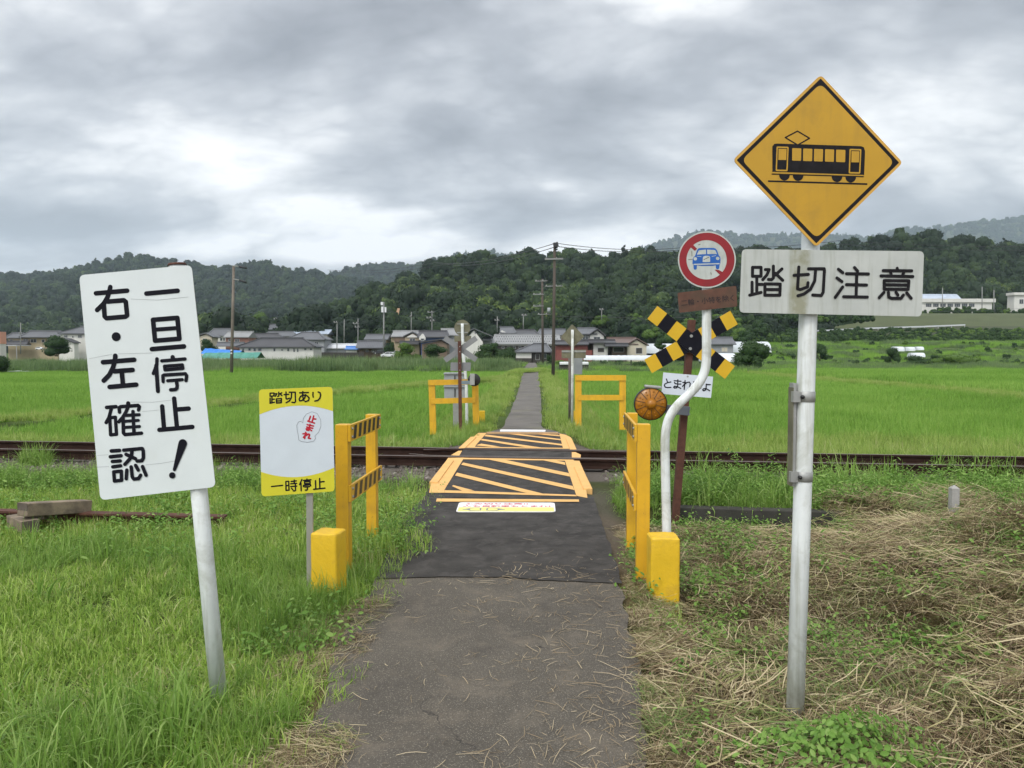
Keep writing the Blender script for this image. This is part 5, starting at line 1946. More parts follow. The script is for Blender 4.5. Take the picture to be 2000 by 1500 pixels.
# sparse regrowth through the hay
x, y, r = rnd(650, 0.8, 7.5, 1.5, 8.4, 12)
k = pathclear(x, y, 0.1) & (fbm(x * 1.1 + 4, y * 1.1, 71) > 0.48 + 0.08 * sm(1.6, 2.6, x))
scatter('regrowth', 'lawn', place(x[k], y[k]), np.stack([np.ones(k.sum()) * 0.7, np.ones(k.sum()) * 0.7, r.uniform(0.5, 1.3, k.sum())], -1), None, None, 13)
# clippings blown over the path, hay rim at its left edge
x, y, r = rnd(420, -1.1, 0.9, 1.2, 7.2, 14)
dens = np.where(y < 5.7, 0.5, 0.08) + 0.9 * sm(-0.1, 0.6, x) * sm(6.5, 5, y) - 0.3 * sm(0.1, -0.6, x)
k = r.random(len(x)) < dens * 0.6
cz = np.full(k.sum(), 0.009) + np.where(y[k] > 5.7, 0.01, 0)
scatter('path_clippings', 'clipping', np.stack([x[k], y[k], cz], -1), r.uniform(0.7, 1.25, k.sum()), None, None, 15)
x, y, r = rnd(40, -1.14, -0.9, 1.9, 3.3, 16)
x2, y2, r2 = rnd(40, -1.4, -1.08, 3.9, 5.3, 17)
x = np.concatenate([x, x2]); y = np.concatenate([y, y2])
scatter('hay_rim', 'hay', place(x, y, 0.0), np.stack([np.full(len(x), 0.55), np.full(len(x), 0.55), np.full(len(x), 0.35)], -1), None, None, 17)

# creeper at the foot of the diamond sign
def creeper():
    r = np.random.default_rng(77)
    c0 = gp(1580, 1440, 0.06)
    n = 1500
    a = r.uniform(0, 6.28, n); q = 0.42 * r.random(n) ** 0.7
    x = c0.x + 0.08 + np.cos(a) * q * 1.25; y = c0.y - 0.12 + np.sin(a) * q * 0.7
    hgt = 0.3 * (1 - (q / 0.44) ** 2) * (0.5 + 0.7 * fbm(x * 5, y * 5, 3))
    cs = np.stack([x, y, gz(x, y) + 0.02 + hgt * r.uniform(0.55, 1.0, n)], -1)
    ns = np.stack([np.cos(a) * 0.7 + r.normal(0, .3, n), np.sin(a) * 0.7 - 0.4 + r.normal(0, .3, n), np.full(n, 0.8)], -1)
    co, q_, tn = leaves(cs, ns, r.uniform(0.018, 0.042, n), r.random(n), 5, G4, 0.5, 0.2)
    me = np_mesh('creeper', co - np.array([c0.x, c0.y, 0.0]), None, q_, tn, G4)
    o = bpy.data.objects.new('creeper_plant', me)
    o.location = (c0.x, c0.y, 0)
    COL.objects.link(o)
    tag(o, 'low leafy creeper heaped round the foot of the diamond sign pole', 'plant')


creeper()

# ------------------------------------------------------------------ rice fields
gxr, gyr = np.meshgrid(np.arange(-32, 34, 0.98), np.arange(13.5, 33, 0.98))
x, y = gxr.ravel() + 0.0, gyr.ravel() + 0.0
r = np.random.default_rng(20)
s = trk(x, y)
k = (s > 2.9 + 1.9 * sm(1, 6, x) + 0.3 * fbm(x, y, 5)) & (np.abs(x - pathx(y)) > 2.3) & (np.abs(x) < 5 + y * 0.8)
bl_ = np.abs(x - (-11.4 + (y - 26) * 0.41))
k &= ~((bl_ < 1.3) & (x < 0))
rz = np.zeros((k.sum(), 3)); rz[:, 2] = r.choice([0, math.pi], k.sum()) + 0.02
scatter('rice_field_near', 'rice_near', place(x[k], y[k]), np.stack([np.ones(k.sum()), np.ones(k.sum()), r.uniform(0.85, 1.15, k.sum()) * (0.75 + 0.5 * fbm(x[k] / 4, y[k] / 4, 8))], -1), rz, None, 21)
x, y, r = rnd(3600, -70, 72, 30, 62, 22)
k = (np.abs(x - pathx(y)) > 2.6) & (np.abs(x) < 6 + y * 0.78)
# gaps: low banks between paddies
bl = np.abs(x - (-11.4 + (y - 26) * 0.41)); br = x - (18.4 + (45 - y) * 0.1)
k &= ~((bl < 2.1) & (x < 0)) & ~((np.abs(br) < 2.0) & (x > 8))
lift = np.where((x > 8) & (br > 0), 0.22, 0.0)
scatter('rice_field_far', 'rice_far', place(x[k], y[k], lift[k]), np.stack([np.ones(k.sum()), np.ones(k.sum()), r.uniform(0.85, 1.15, k.sum())], -1), None, None, 23)
# rough verge between track and rice, and both sides of the path
x, y, r = rnd(3000, -18, 18, 12, 21, 24)
s = trk(x, y)
k = (s > np.where((x > -5) & (x < 2.5), 2.25, 1.75)) & (s < 3.2 + 2.2 * sm(1, 6, x) + 0.8 * fbm(x * .7, y * .7, 91)) & pathclear(x, y, 0.12)
vp = [place(x[k], y[k])]; vs_ = [r.uniform(0.5, 1.05, k.sum())]
y = np.random.default_rng(26).uniform(15, 62, 1500)
sd_ = np.random.default_rng(27).choice([-1, 1], 1500)
r = np.random.default_rng(28)
x = pathx(y) + sd_ * (0.85 + np.abs(r.normal(0, 0.9, 1500)))
k = np.abs(x - pathx(y)) < 2.8
vp.append(place(x[k], y[k])); vs_.append(r.uniform(0.5, 0.95, k.sum()))
for fx in (-1, 1):
    n = 520
    if fx < 0:
        y = r.uniform(20, 60, n); x = -11.4 + (y - 26) * 0.41 + r.normal(0, 0.5, n)
    else:
        y = r.uniform(24, 60, n); x = 18.2 + (45 - y) * 0.1 + r.normal(0, 0.5, n)
    k = (y > 18) & (y < 64)
    vp.append(place(x[k], y[k], 0.16)); vs_.append(r.uniform(0.5, 0.9, k.sum()))
scatter('verge_grass', 'bank_grass', np.concatenate(vp), np.concatenate(vs_), None, None, 25)

# far path to the houses
mb = MB()
ys = np.concatenate([np.arange(15.2, 40, 0.6), np.arange(40, 129, 2.0)])
rows = []
for y_ in ys:
    c = float(pathx(y_)); hw = 0.43 + 0.27 * float(sm(16.5, 15.4, y_)) + 0.12 * float(sm(20, 60, y_)) + 0.05 * (mnoise.noise(Vector((y_ * 0.9, 0, 0))))
    hw2 = 0.43 + 0.42 * float(sm(16.5, 15.4, y_)) + 0.12 * float(sm(20, 60, y_)) + 0.05 * (mnoise.noise(Vector((y_ * 0.9, 9, 0))))
    z = float(pz(y_)) + 0.004 + 0.07 * float(sm(38, 60, y_))
    rows.append((Vector((c - hw, y_, z)), Vector((c + hw2, y_, z))))
for a, b in zip(rows[:-1], rows[1:]):
    mb.face([a[0], a[1], b[1], b[0]], M['asphalt_far'] if 'asphalt_far' in M else M['asphalt_old'])
tag(mb.build('path_far'), kind='structure')

# ================================================================== VILLAGE
def roofmat(name, base, pitch=0.45, var=0.15):
    m, t, b = newmat(name)
    g = t.add('ShaderNodeNewGeometry').outputs['Position']
    n = t.noise(g, 0.6, 5, 0.6)
    c = t.mix(t.ramp(n, 0.3, 0.7), tuple(x * (1 - var) for x in base), tuple(x * (1 + var) for x in base))
    wv = t.add('ShaderNodeTexWave', wave_type='BANDS', bands_direction='X')
    t.put(wv.inputs['Vector'], g); wv.inputs['Scale'].default_value = 1.1; wv.inputs['Distortion'].default_value = 0.3
    c = t.mix(t.math('MULTIPLY', wv.outputs['Fac'], 0.3), c, tuple(x * 0.5 for x in base))
    t.put(b.inputs['Base Color'], c)
    b.inputs['Roughness'].default_value = 0.45
    return m


R_GREY = roofmat('roof_grey', (0.115, 0.12, 0.13))
R_DARK = roofmat('roof_dark', (0.06, 0.06, 0.065))
R_LIGHT = roofmat('roof_light', (0.26, 0.265, 0.265))
R_BROWN = roofmat('roof_brown', (0.14, 0.095, 0.08))
R_BLUE = roofmat('roof_blue', (0.4, 0.46, 0.55))
R_WHITE = roofmat('roof_white', (0.6, 0.62, 0.64), var=0.06)
W_WHITE = pm('wall_white', (0.6, 0.59, 0.55), 0.8, 0.06, 0.8, streak=((0.4, 0.39, 0.36), 0.25, 2))
W_CREAM = pm('wall_cream', (0.52, 0.47, 0.37), 0.8, 0.07, 0.8)
W_BEIGE = pm('wall_beige', (0.4, 0.33, 0.22), 0.8, 0.1, 0.8)
W_BROWN = pm('wall_brown', (0.16, 0.115, 0.085), 0.85, 0.2, 0.8)
W_BRICK = pm('wall_brick', (0.25, 0.13, 0.1), 0.85, 0.15, 1.2)
W_GREY = pm('wall_grey', (0.27, 0.28, 0.29), 0.8, 0.1, 0.8)
W_BLUE = pm('wall_blue', (0.05, 0.075, 0.16), 0.7, 0.1, 0.8)
W_RED = pm('wall_red', (0.2, 0.06, 0.05), 0.7, 0.15, 0.8)
W_PINK = pm('wall_pink', (0.55, 0.27, 0.19), 0.8, 0.08, 0.8)
W_DARK = pm('wall_dark', (0.05, 0.045, 0.04), 0.8, 0.2, 0.8)
GLASS = pm('window_glass', (0.05, 0.06, 0.065), 0.15, 0.3, 1.5, spec=0.6)
FRAME = pm('window_frame', (0.4, 0.4, 0.4), 0.5, 0.1, 2)


class House:
    def __init__(s, name, label, xc, yb, d, cat='house', group='houses of the village'):
        s.d = d; s.k = d / FPX
        s.o = at(xc, yb, d)
        s.xc = xc
        s.ds = max(0.3, 1 - abs(xc - 1000) / 1000 * 0.7)
        s.zb = -1.1
        base = Vector((s.o.x, s.o.y, s.zb))
        s.rt = root(name, base, label, cat, group)

    def P(s, x, y, dep=0.0):
        """pixel on the facade plane, pushed back by dep metres"""
        p = at(x, HZ, s.d)
        return Vector((p.x, p.y, CAMZ + (HZ - y) * s.k)) + FH * dep

    def wall(s, x0, x1, yt, yb=None, dep=6.0, mat=None, off=0.0, name='wall', gable=None):
        """box wall; gable = pixel row of a gable peak facing the camera"""
        zb = s.zb - 0.4 if yb is None else CAMZ + (HZ - yb) * s.k
        dep = dep * s.ds
        mb = MB()
        a = s.P(x0, yt, off); b = s.P(x1, yt, off)
        fr = [Vector((a.x, a.y, zb)), Vector((b.x, b.y, zb)), b]
        if gable is not None:
            gx_, gy_ = gable
            fr.append(s.P(gx_, gy_, off))
        fr.append(a)
        bk = [p + FH * dep for p in fr]
        mb.face(fr, mat); mb.face(bk[::-1], mat)
        for i in range(len(fr)):
            j = (i + 1) % len(fr)
            mb.face([fr[i], bk[i], bk[j], fr[j]], mat)
        return mb.build(name, s.rt)

    def roof_side(s, x0, x1, yr, ye, dep=6.0, mat=None, off=0.0, over=0.4, hipl=0.0, hipr=0.0, th=0.14, name='roof', ridge=True):
        """ridge parallel to the picture: front slope seen; hipl / hipr pull the ridge ends in (pixels)"""
        dep = dep * s.ds
        mb = MB()
        f0 = s.P(x0, ye, off - over); f1 = s.P(x1, ye, off - over)
        b0 = f0 + FH * (dep + 2 * over); b1 = f1 + FH * (dep + 2 * over)
        r0 = s.P(x0 + hipl, yr, off + dep / 2); r1 = s.P(x1 - hipr, yr, off + dep / 2)
        up = Vector((0, 0, th))
        top = [f0 + up, f1 + up, b1 + up, b0 + up, r0 + up, r1 + up]
        mb.mesh(top, [(0, 1, 5, 4), (2, 3, 4, 5), (3, 0, 4), (1, 2, 5)], mat)
        mb.mesh([f0, f1, b1, b0, f0 + up, f1 + up, b1 + up, b0 + up], [(0, 3, 2, 1), (0, 1, 5, 4), (1, 2, 6, 5), (2, 3, 7, 6), (3, 0, 4, 7)], mat)
        if ridge:
            mb.bar(r0 + up * 1.2 - RV * 0.1, r1 + up * 1.2 + RV * 0.1, 0.35, 0.3, mat)
            if hipl:
                mb.bar(r0 + up, f0 + up * 1.1, 0.25, 0.16, mat)
            if hipr:
                mb.bar(r1 + up, f1 + up * 1.1, 0.25, 0.16, mat)
        return mb.build(name, s.rt)

    def roof_front(s, x0, xp, x1, yp, y0, y1, dep=6.0, mat=None, off=0.0, over=0.35, th=0.16, name='roof'):
        """gable facing the camera: two slopes seen edge-on"""
        dep = dep * s.ds
        mb = MB()
        pts = [s.P(x0, y0, off - over), s.P(xp, yp, off - over), s.P(x1, y1, off - over)]
        up = Vector((0, 0, th))
        for a, b in ((pts[0], pts[1]), (pts[1], pts[2])):
            q = [a, b, b + up, a + up]
            bk = [p + FH * (dep + 2 * over) for p in q]
            mb.face(q, mat); mb.face(bk[::-1], mat)
            for i in range(4):
                j = (i + 1) % 4
                mb.face([q[i], bk[i], bk[j], q[j]], mat)
        return mb.build(name, s.rt)

    def win(s, x0, x1, y0, y1, off=0.0, mat=None, name='window', split=1):
        mb = MB()
        a = s.P(x0, y1, off); b = s.P(x1, y0, off)
        w_ = (b - a).dot(RV); h_ = b.z - a.z
        n = -FH
        c = a + RV * w_ / 2 + Vector((0, 0, h_ / 2))

        def q(u0, u1, v0, v1, dd, m):
            mb.face([a + RV * u0 + Vector((0, 0, v0)) + n * dd, a + RV * u1 + Vector((0, 0, v0)) + n * dd, a + RV * u1 + Vector((0, 0, v1)) + n * dd, a + RV * u0 + Vector((0, 0, v1)) + n * dd], m)
        fw = min(0.06, w_ * 0.1)
        for (u0, u1, v0, v1) in ((0, w_, 0, fw), (0, w_, h_ - fw, h_), (0, fw, fw, h_ - fw), (w_ - fw, w_, fw, h_ - fw)):
            mb.bar(a + RV * u0 + Vector((0, 0, (v0 + v1) / 2)) + n * 0.03, a + RV * u1 + Vector((0, 0, (v0 + v1) / 2)) + n * 0.03, 0.06, v1 - v0, FRAME)
        for i in range(1, split):
            uu = w_ * i / split
            mb.bar(a + RV * (uu - 0.025) + Vector((0, 0, h_ / 2)) + n * 0.03, a + RV * (uu + 0.025) + Vector((0, 0, h_ / 2)) + n * 0.03, 0.05, h_ - 2 * fw, FRAME)
        q(fw, w_ - fw, fw, h_ - fw, 0.02, mat or GLASS)
        return mb.build(name, s.rt)


# -- left edge
h = House('apartment_building', 'salmon pink building with a white lower wall at the far left edge', 0, 683, 125, 'building')
h.wall(-70, 1, 648, 671.5, 5, W_PINK, name='upper_wall'); h.wall(-70, 0, 671.5, None, 5, W_WHITE)
h.win(-8, -4, 675, 682); h.win(-18, -13, 675, 682)
h = House('house', 'wide grey roofed two storey house with a white carport, beside the pink building', 65, 684, 135)
h.wall(16, 112, 660, None, 6, W_BEIGE); h.roof_side(12, 42, 652, 661, 6, R_GREY, hipl=6, hipr=2); h.roof_side(43, 121, 648.5, 659.5, 6.4, R_GREY, off=-0.4, hipl=12, hipr=6)
h.roof_side(10, 66, 668.5, 674, 1.6, R_DARK, off=-1.6, name='lower_roof'); h.win(20, 26, 663, 668); h.win(46, 56, 662, 668, split=2); h.win(60, 72, 662, 669, -0.0, split=2); h.win(82, 88, 663, 669)
mb = MB()
a, b = h.P(28, 675, -5), h.P(68, 675, -5)
mb.bar(a + FH * 2, b + FH * 2, 4, 0.14, R_WHITE)
for q in (a, b, (a + b) / 2):
    mb.bar(q, Vector((q.x, q.y, -1.4)), 0.1, 0.1, FRAME)
mb.build('carport', h.rt)
h = House('house', 'white walled house with a hipped grey roof just left of the tall white board', 150, 688, 122)
h.wall(119, 190, 653, None, 6, W_WHITE); h.roof_side(116, 195, 640, 652.5, 6, R_GREY, hipl=36, hipr=30)
h.win(126, 133, 654.5, 660, split=2); h.win(153, 161, 654, 660, split=2); h.win(142, 144, 656, 660)
h.roof_front(134, 150, 168, 663, 669, 671, 3, R_DARK, off=-3, name='porch_roof'); h.wall(137, 166, 671, None, 3, W_WHITE, off=-3, gable=(150, 664), name='porch'); h.win(144, 156, 672, 679, -3)

# -- behind the wooden pole
h = House('house', 'white gabled house with a grey roof right of the tall white board', 425, 674, 150)
h.wall(416, 452, 656, None, 6, W_WHITE); h.roof_side(404, 455, 643.5, 657, 6, R_GREY, hipl=8, hipr=6); h.win(430, 435, 660, 666); h.win(436, 440, 660, 666)
h = House('house', 'cream gabled house low beside the edge of the tall white board', 404, 674, 138)
h.wall(386, 414, 659, None, 5, W_CREAM, gable=(403, 653)); h.roof_front(380, 403, 419, 651.5, 658, 659.5, 5, R_GREY); h.win(396, 404, 661, 667)
h = House('house', 'pinkish brick house with a pale flat roof behind the wooden utility pole', 458, 676, 132)
h.wall(441, 486, 659, None, 6, W_BRICK); h.roof_side(438, 488, 649.5, 659.5, 6, R_LIGHT); h.win(459, 468, 662, 668, split=2); h.roof_side(432, 482, 671, 677, 2, R_GREY, off=-2, name='lower_roof'); h.win(446, 452, 662, 667)
h = House('temple_hall', 'big dark temple hall with a long grey roof above the village houses', 515, 655, 190, 'temple')
h.wall(468, 552, 650, None, 10, W_DARK); h.roof_side(455, 563, 634, 651, 11, R_GREY, hipl=8, hipr=17); h.wall(462, 482, 648, 653, 4, W_DARK, off=-3, gable=(466, 638), name='gable')
h = House('house', 'long low house with a dark green grey roof under the temple roof', 520, 664, 155)
h.wall(488, 542, 660, None, 6, W_BROWN); h.roof_side(484, 548, 653, 661, 6, R_DARK, hipr=10)
h = House('house', 'grey house with a hipped roof between the temple and the blue roofed hall', 545, 662, 165)
h.wall(520, 572, 656.5, None, 6, W_WHITE); h.roof_side(514, 576, 649, 657.5, 6, R_GREY, hipl=6, hipr=8); h.win(553, 560, 658, 662)
h = House('workshop', 'workshop with a pale blue metal roof at the foot of the wooded hill', 605, 662, 170, 'workshop')
h.wall(576, 640, 652.5, None, 8, W_CREAM, gable=None); h.roof_side(568, 643, 645.5, 653, 8, R_BLUE, hipl=8)
for x in (600, 610, 620, 630): h.win(x, x + 6, 655, 659)
h = House('house', 'grey two storey house with a hipped roof behind the long white bungalow', 598, 680, 128)
h.wall(567, 633, 664, None, 7, W_GREY); h.roof_side(559, 637, 650.5, 664.5, 7, R_GREY, hipl=22, hipr=22); h.win(600, 606, 669, 675); h.win(614, 622, 667, 673, split=2)
h = House('bungalow', 'long white bungalow with a dark hipped roof behind the weeds', 540, 697, 112)
h.wall(468, 612, 678.5, None, 7, W_WHITE); h.roof_side(462, 617, 662.5, 679, 7, R_DARK, hipl=38, hipr=34)
for x0, x1, y0, y1 in ((473, 477, 681, 688), (485, 490, 680, 685), (495, 500, 680, 686), (504, 511, 680, 685.5), (534, 538, 680, 686), (549, 553, 682, 685), (561, 565, 680, 686), (573, 576, 680.5, 687.5), (580, 583, 680.5, 687.5), (594, 599, 680, 684), (605, 610, 680, 684)):
    h.win(x0, x1, y0, y1)
h = House('shed', 'low long shed with a white roof behind the dark garden wall', 665, 686, 130, 'shed')
h.wall(637, 698, 680.5, None, 4, W_GREY); h.roof_side(633, 700, 674, 681, 4.4, R_WHITE)
h = House('shed', 'small shed roofed with a bright blue sheet beside the white roofed shed', 686, 686, 126, 'shed')
h.wall(676, 697, 682.5, None, 3, W_WHITE); h.roof_side(674, 699, 679, 683, 3, roofmat('roof_bright_blue', (0.1, 0.25, 0.6)))
h = House('garden_wall', 'long dark garden wall in front of the white roofed shed', 660, 692, 119, 'wall', None)
h.wall(608, 710, 688.3, None, 0.3, W_DARK)
h = House('house', 'grey tiled two storey house behind the pale mast with boxes', 726, 690, 125)
h.wall(714, 752, 663, 669, 5, W_BEIGE, off=1, name='upper_wall'); h.roof_side(709, 756, 655, 664, 5.2, R_GREY, off=1); h.wall(702, 750, 680, None, 5, W_BROWN); h.roof_side(699, 753, 668.5, 680.5, 3, R_GREY, off=-1.5, name='lower_roof')
h.win(726, 733, 683, 688, split=2); h.win(738, 745, 683, 688, split=2); h.win(714, 720, 683, 688)
h = House('house', 'beige house with a white front gable and silver grey roof', 795, 682, 128)
h.wall(764, 800, 658, None, 6, W_BEIGE); h.wall(771, 793, 659.5, 668, 0.2, W_BROWN, off=-0.25, name='shutter_panel'); h.roof_side(764, 820, 648, 658.5, 6, R_LIGHT)
h.wall(793, 821, 660, None, 4, W_BEIGE, off=-1.2, gable=(808, 651), name='front_wing'); h.roof_front(790, 808, 824, 649.5, 658, 658.5, 4, R_GREY, off=-1.2, name='wing_roof'); h.wall(797, 818, 658.5, 659.5, 0.15, W_WHITE, off=-1.4, gable=(808, 652.5), name='gable_panel'); h.win(802, 813, 661, 667, -1.2, split=2)
h.roof_side(785, 822, 669, 673, 1.5, R_DARK, off=-2.5, name='lower_roof')
h = House('house', 'dark blue walled house with a black roof', 850, 680, 126)
h.wall(822, 870, 659, None, 6, W_BLUE); h.roof_side(815, 878, 648, 659.5, 6, R_DARK, hipr=8); h.wall(820, 832, 659, 664, 3, W_WHITE, off=-1, gable=(826, 652), name='front_gable'); h.win(823, 830, 661, 666, -1.0)
h = House('shed', 'brown gabled shed in front of the dark blue house', 848, 690, 113, 'shed')
h.wall(824, 873, 672, None, 5, W_BROWN, gable=(862, 665)); h.roof_front(820, 862, 875, 664, 669.5, 671, 5, R_DARK)
h = House('house', 'white walled house with a tall steep gable behind the rusty far post', 915, 690, 126)
h.wall(906, 943, 668, None, 8, W_WHITE, gable=(926, 645)); h.roof_front(896, 926, 960, 643, 656, 657, 8, R_GREY); h.win(927, 929.5, 648, 652)
h.wall(862, 906, 655, None, 6, W_GREY, off=2, name='side_wing'); h.roof_side(857, 908, 643, 655.5, 6, R_LIGHT, off=2, name='wing_roof'); h.wall(943, 957, 664, None, 4, W_GREY, off=2, name='lean_to'); h.roof_side(942, 960, 659, 665, 3, R_GREY, off=1, name='lean_to_roof', ridge=False)
# long hall
h = House('farmhouse', 'long low farmhouse with a pale tiled roof at the end of the path', 1026, 698, 132, 'farmhouse')
h.wall(972, 1090, 673, None, 8, W_DARK); h.wall(973, 1089, 673.4, 675, 0.1, W_WHITE, off=-0.12, name='plaster_band'); h.roof_side(960, 1096, 655, 673, 8, R_LIGHT, hipl=6)
for x in range(980, 1088, 11): h.win(x, x + 5, 676, 681)
mb = MB()
for r_ in range(3):
    for i in range(26):
        f = (0.25 + 0.25 * r_)
        yy_ = 655 + 18 * f
        xx_ = 970 + i * 4.7 + (2.3 if r_ % 2 else 0)
        q = h.P(xx_, yy_, -0.4 + (4.4) * (1 - f)) + Vector((0, 0, 0.2))
        mb.box(q, (0.16, 0.12, 0.12), R_DARK)
o = mb.build('snow_guard', h.rt); o['kind'] = 'stuff'
h = House('house', 'house with a small white gable and grey roof rising behind the long farmhouse', 1000, 656, 146)
h.wall(972, 1000, 655, None, 6, W_WHITE, gable=(980, 645)); h.roof_side(976, 1008, 640, 652, 6, R_GREY, hipl=0, hipr=6); h.roof_side(1006, 1052, 645, 654, 6, R_DARK, off=1, name='side_roof', hipr=8); h.wall(1006, 1050, 654, None, 6, W_BEIGE, off=1, name='side_wall'); h.win(976, 980, 648, 651)
h = House('house', 'grey roofed house between the two utility poles behind the farmhouse', 1078, 660, 150)
h.wall(1052, 1102, 655, None, 6, W_BROWN); h.roof_side(1048, 1106, 644, 655.5, 6, R_GREY, hipl=8); h.win(1088, 1096, 657, 664)
h = House('gatehouse', 'small gatehouse with a grey hipped roof and white plaster at the head of the path', 1040, 705, 121, 'gatehouse')
h.wall(1008, 1038, 690, None, 4, W_WHITE); h.wall(1040, 1076, 688, None, 4, W_DARK, off=0.3, name='gate_wall'); h.wall(1007, 1038, 699.5, None, 0.1, W_DARK, off=-0.15, name='plinth'); h.roof_side(1005, 1078, 673, 688.5, 5, R_GREY, hipl=38, hipr=10)
h.win(1046, 1054, 691, 703, 0.3, W_DARK, 'gate'); h.win(1062, 1068, 691, 700, 0.3)
# right of the poles
h = House('house', 'two storey house with grey roof and white gable right of the poles', 1155, 690, 120)
h.wall(1134, 1179, 662, None, 7, W_BROWN); h.wall(1152, 1179, 656, 662, 7, W_WHITE, off=-0.2, gable=(1166, 646), name='gable'); h.roof_side(1131, 1166, 642, 653.5, 7, R_GREY); h.roof_front(1150, 1166, 1182, 643.5, 654.5, 656, 7, R_DARK, off=-0.4, name='gable_roof')
h.win(1159, 1172, 657.5, 665, -0.2, split=2); h.win(1137, 1149, 656, 666, 0, split=2); h.roof_side(1126, 1198, 666.5, 671, 3, R_DARK, off=-2.5, name='lower_roof'); h.wall(1156, 1184, 671, None, 3, W_WHITE, off=-2.2, name='ground_floor'); h.win(1164, 1177, 679, 688, -2.2, W_DARK)
h = House('shed', 'dark red walled shed below the white gabled house', 1122, 697, 116, 'shed')
h.wall(1086, 1157, 684, None, 4, W_RED); h.roof_side(1083, 1150, 668, 674, 4, R_DARK, name='roof'); h.wall(1086, 1148, 673.5, 684, 4, W_RED, off=0.2, name='upper_wall')
h = House('house', 'single storey white house with a brown roof near the round clipped tree', 1225, 692, 118)
h.wall(1196, 1226, 674, None, 6, W_BROWN, off=0.6); h.roof_side(1190, 1246, 661.5, 673.5, 7, R_BROWN, hipl=0); h.wall(1225, 1262, 675, None, 7, W_CREAM, off=-0.3, gable=(1243, 664), name='gable_wall'); h.roof_front(1222, 1243, 1266, 662, 674, 675.5, 7, R_BROWN, off=-0.3, name='gable_roof')
h.win(1241, 1254, 679, 691, -0.3, W_DARK, 'door'); h.win(1199, 1220, 678, 688, 0.6, W_DARK); h.roof_side(1180, 1225, 673.5, 677, 2, R_DARK, off=-1.5, name='porch_roof')
h = House('house', 'grey walled house with a grey roof behind the striped cross', 1410, 690, 118)
h.wall(1388, 1432, 673, None, 6, W_GREY); h.roof_side(1383, 1437, 661, 673.5, 6, R_GREY); h.win(1409, 1421, 678, 687, split=2, mat=W_CREAM)

# school on its terrace
h = House('school_building', 'white flat school building with a pale blue roof and rows of windows', 1860, 612, 262, 'school', None)
h.zb = 13.0
h.wall(1780, 1935, 591, 614, 14, W_WHITE); h.roof_side(1770, 1888, 573, 584, 14, R_BLUE, off=4, ridge=False); h.wall(1770, 1940, 584, 591, 15, W_WHITE, off=-0.6, name='fascia')
for x in (1806, 1820, 1834, 1848, 1862, 1876, 1890): h.win(x, x + 11, 593, 600, 0, split=3)
h.wall(1770, 1886, 574, 584, 8, R_BLUE, off=6, name='roof_light')
h = House('school_building', 'narrow white school block at the right edge of the frame', 1990, 607, 262, 'school', None)
h.zb = 13.0
h.wall(1978, 2060, 577, 609, 12, W_WHITE); h.wall(1974, 2066, 572, 577, 13, W_WHITE, off=-0.6, name='fascia'); h.win(1988, 1996, 585, 594, split=2); h.win(2010, 2025, 585, 594, split=2)

# ------------------------------------------------------------------ plastic tunnels, trellis, vehicles, tarps
FILM = pm('film', (0.62, 0.66, 0.68), 0.35, 0.06, 1.5, 0.1, 6)
NET = pm('net_teal', (0.08, 0.25, 0.2), 0.8, 0.2, 2)
TARP = pm('tarp_blue', (0.03, 0.2, 0.6), 0.5, 0.25, 1.0, 0.3, 4)


def tunnel(label, x0, x1, yt, yb, d, L, mat=FILM):
    """arched plastic tunnel lying across the view"""
    k = d / FPX
    c = at((x0 + x1) / 2, HZ, d)
    zb = CAMZ + (HZ - yb) * k; zt = CAMZ + (HZ - yt) * k
    mb = MB()
    n = 10
    a0 = at(x0, HZ, d); a1 = at(x1, HZ, d)
    R0 = [Vector((a0.x, a0.y, 0)) + FH * (L / 2 * (1 - math.cos(math.pi * i / n))) + Vector((0, 0, zb - 0.2 + (zt - zb + 0.2) * math.sin(math.pi * i / n) ** 0.8)) for i in range(n + 1)]
    R1 = [p + (a1 - a0) for p in R0]
    for i in range(n):
        mb.face([R0[i], R1[i], R1[i + 1], R0[i + 1]], mat, True)
    mb.face(R0[::-1], mat); mb.face(R1, mat)
    return tag(mb.build('plastic_tunnel', loc=Vector((c.x, c.y, zb))), label, 'greenhouse', 'plastic tunnels in the gardens')


tunnel('long white plastic tunnel behind the leafy garden tree', 1428, 1507, 667, 686, 122, 5)
tunnel('white plastic tunnel partly behind the round clipped tree', 1262, 1320, 671, 688, 128, 4)
tunnel('small white garden tunnel right of the dark conical bush', 1746, 1767, 677, 683.5, 118, 1.2)
tunnel('small pale cloche beside the white garden tunnel', 1770, 1788, 677.5, 683, 120, 1.0)
tunnel('thin white cover at the end of the row of garden tunnels', 1790, 1805, 677, 681.5, 124, 1.0)
tunnel('low white cover nearest the rice among the garden tunnels', 1781, 1808, 689, 694.5, 100, 1.2)
tunnel('crumpled white sheet over a heap behind the striped cross', 1378, 1440, 690, 703, 84, 3)

# film-covered trellis
dt2 = 75
a, b = at(1140, 699, dt2), at(1300, 699, dt2)
rt = root('garden_trellis', Vector((a.x, a.y, -0.55)), 'long low trellis roofed with pale plastic film on dark posts', 'trellis')
mb = MB()
n = 40
for j in range(5):
    pass
rows = []
for i in range(n + 1):
    p = a.lerp(b, i / n)
    rows.append([p + FH * (j * 0.6) + Vector((0, 0, 0.12 + 0.12 * math.sin(j / 4 * math.pi) + 0.05 * mnoise.noise(Vector((i * 0.7, j, 0))))) for j in range(5)] + [p + Vector((0, 0, -0.22 + 0.03 * mnoise.noise(Vector((i * 0.9, 5, 0)))))])
for i in range(n):
    for j in range(4):
        mb.face([rows[i][j], rows[i + 1][j], rows[i + 1][j + 1], rows[i][j + 1]], FILM, True)
    mb.face([rows[i][5], rows[i + 1][5], rows[i + 1][0], rows[i][0]], FILM, True)
mb.build('film_cover', rt)
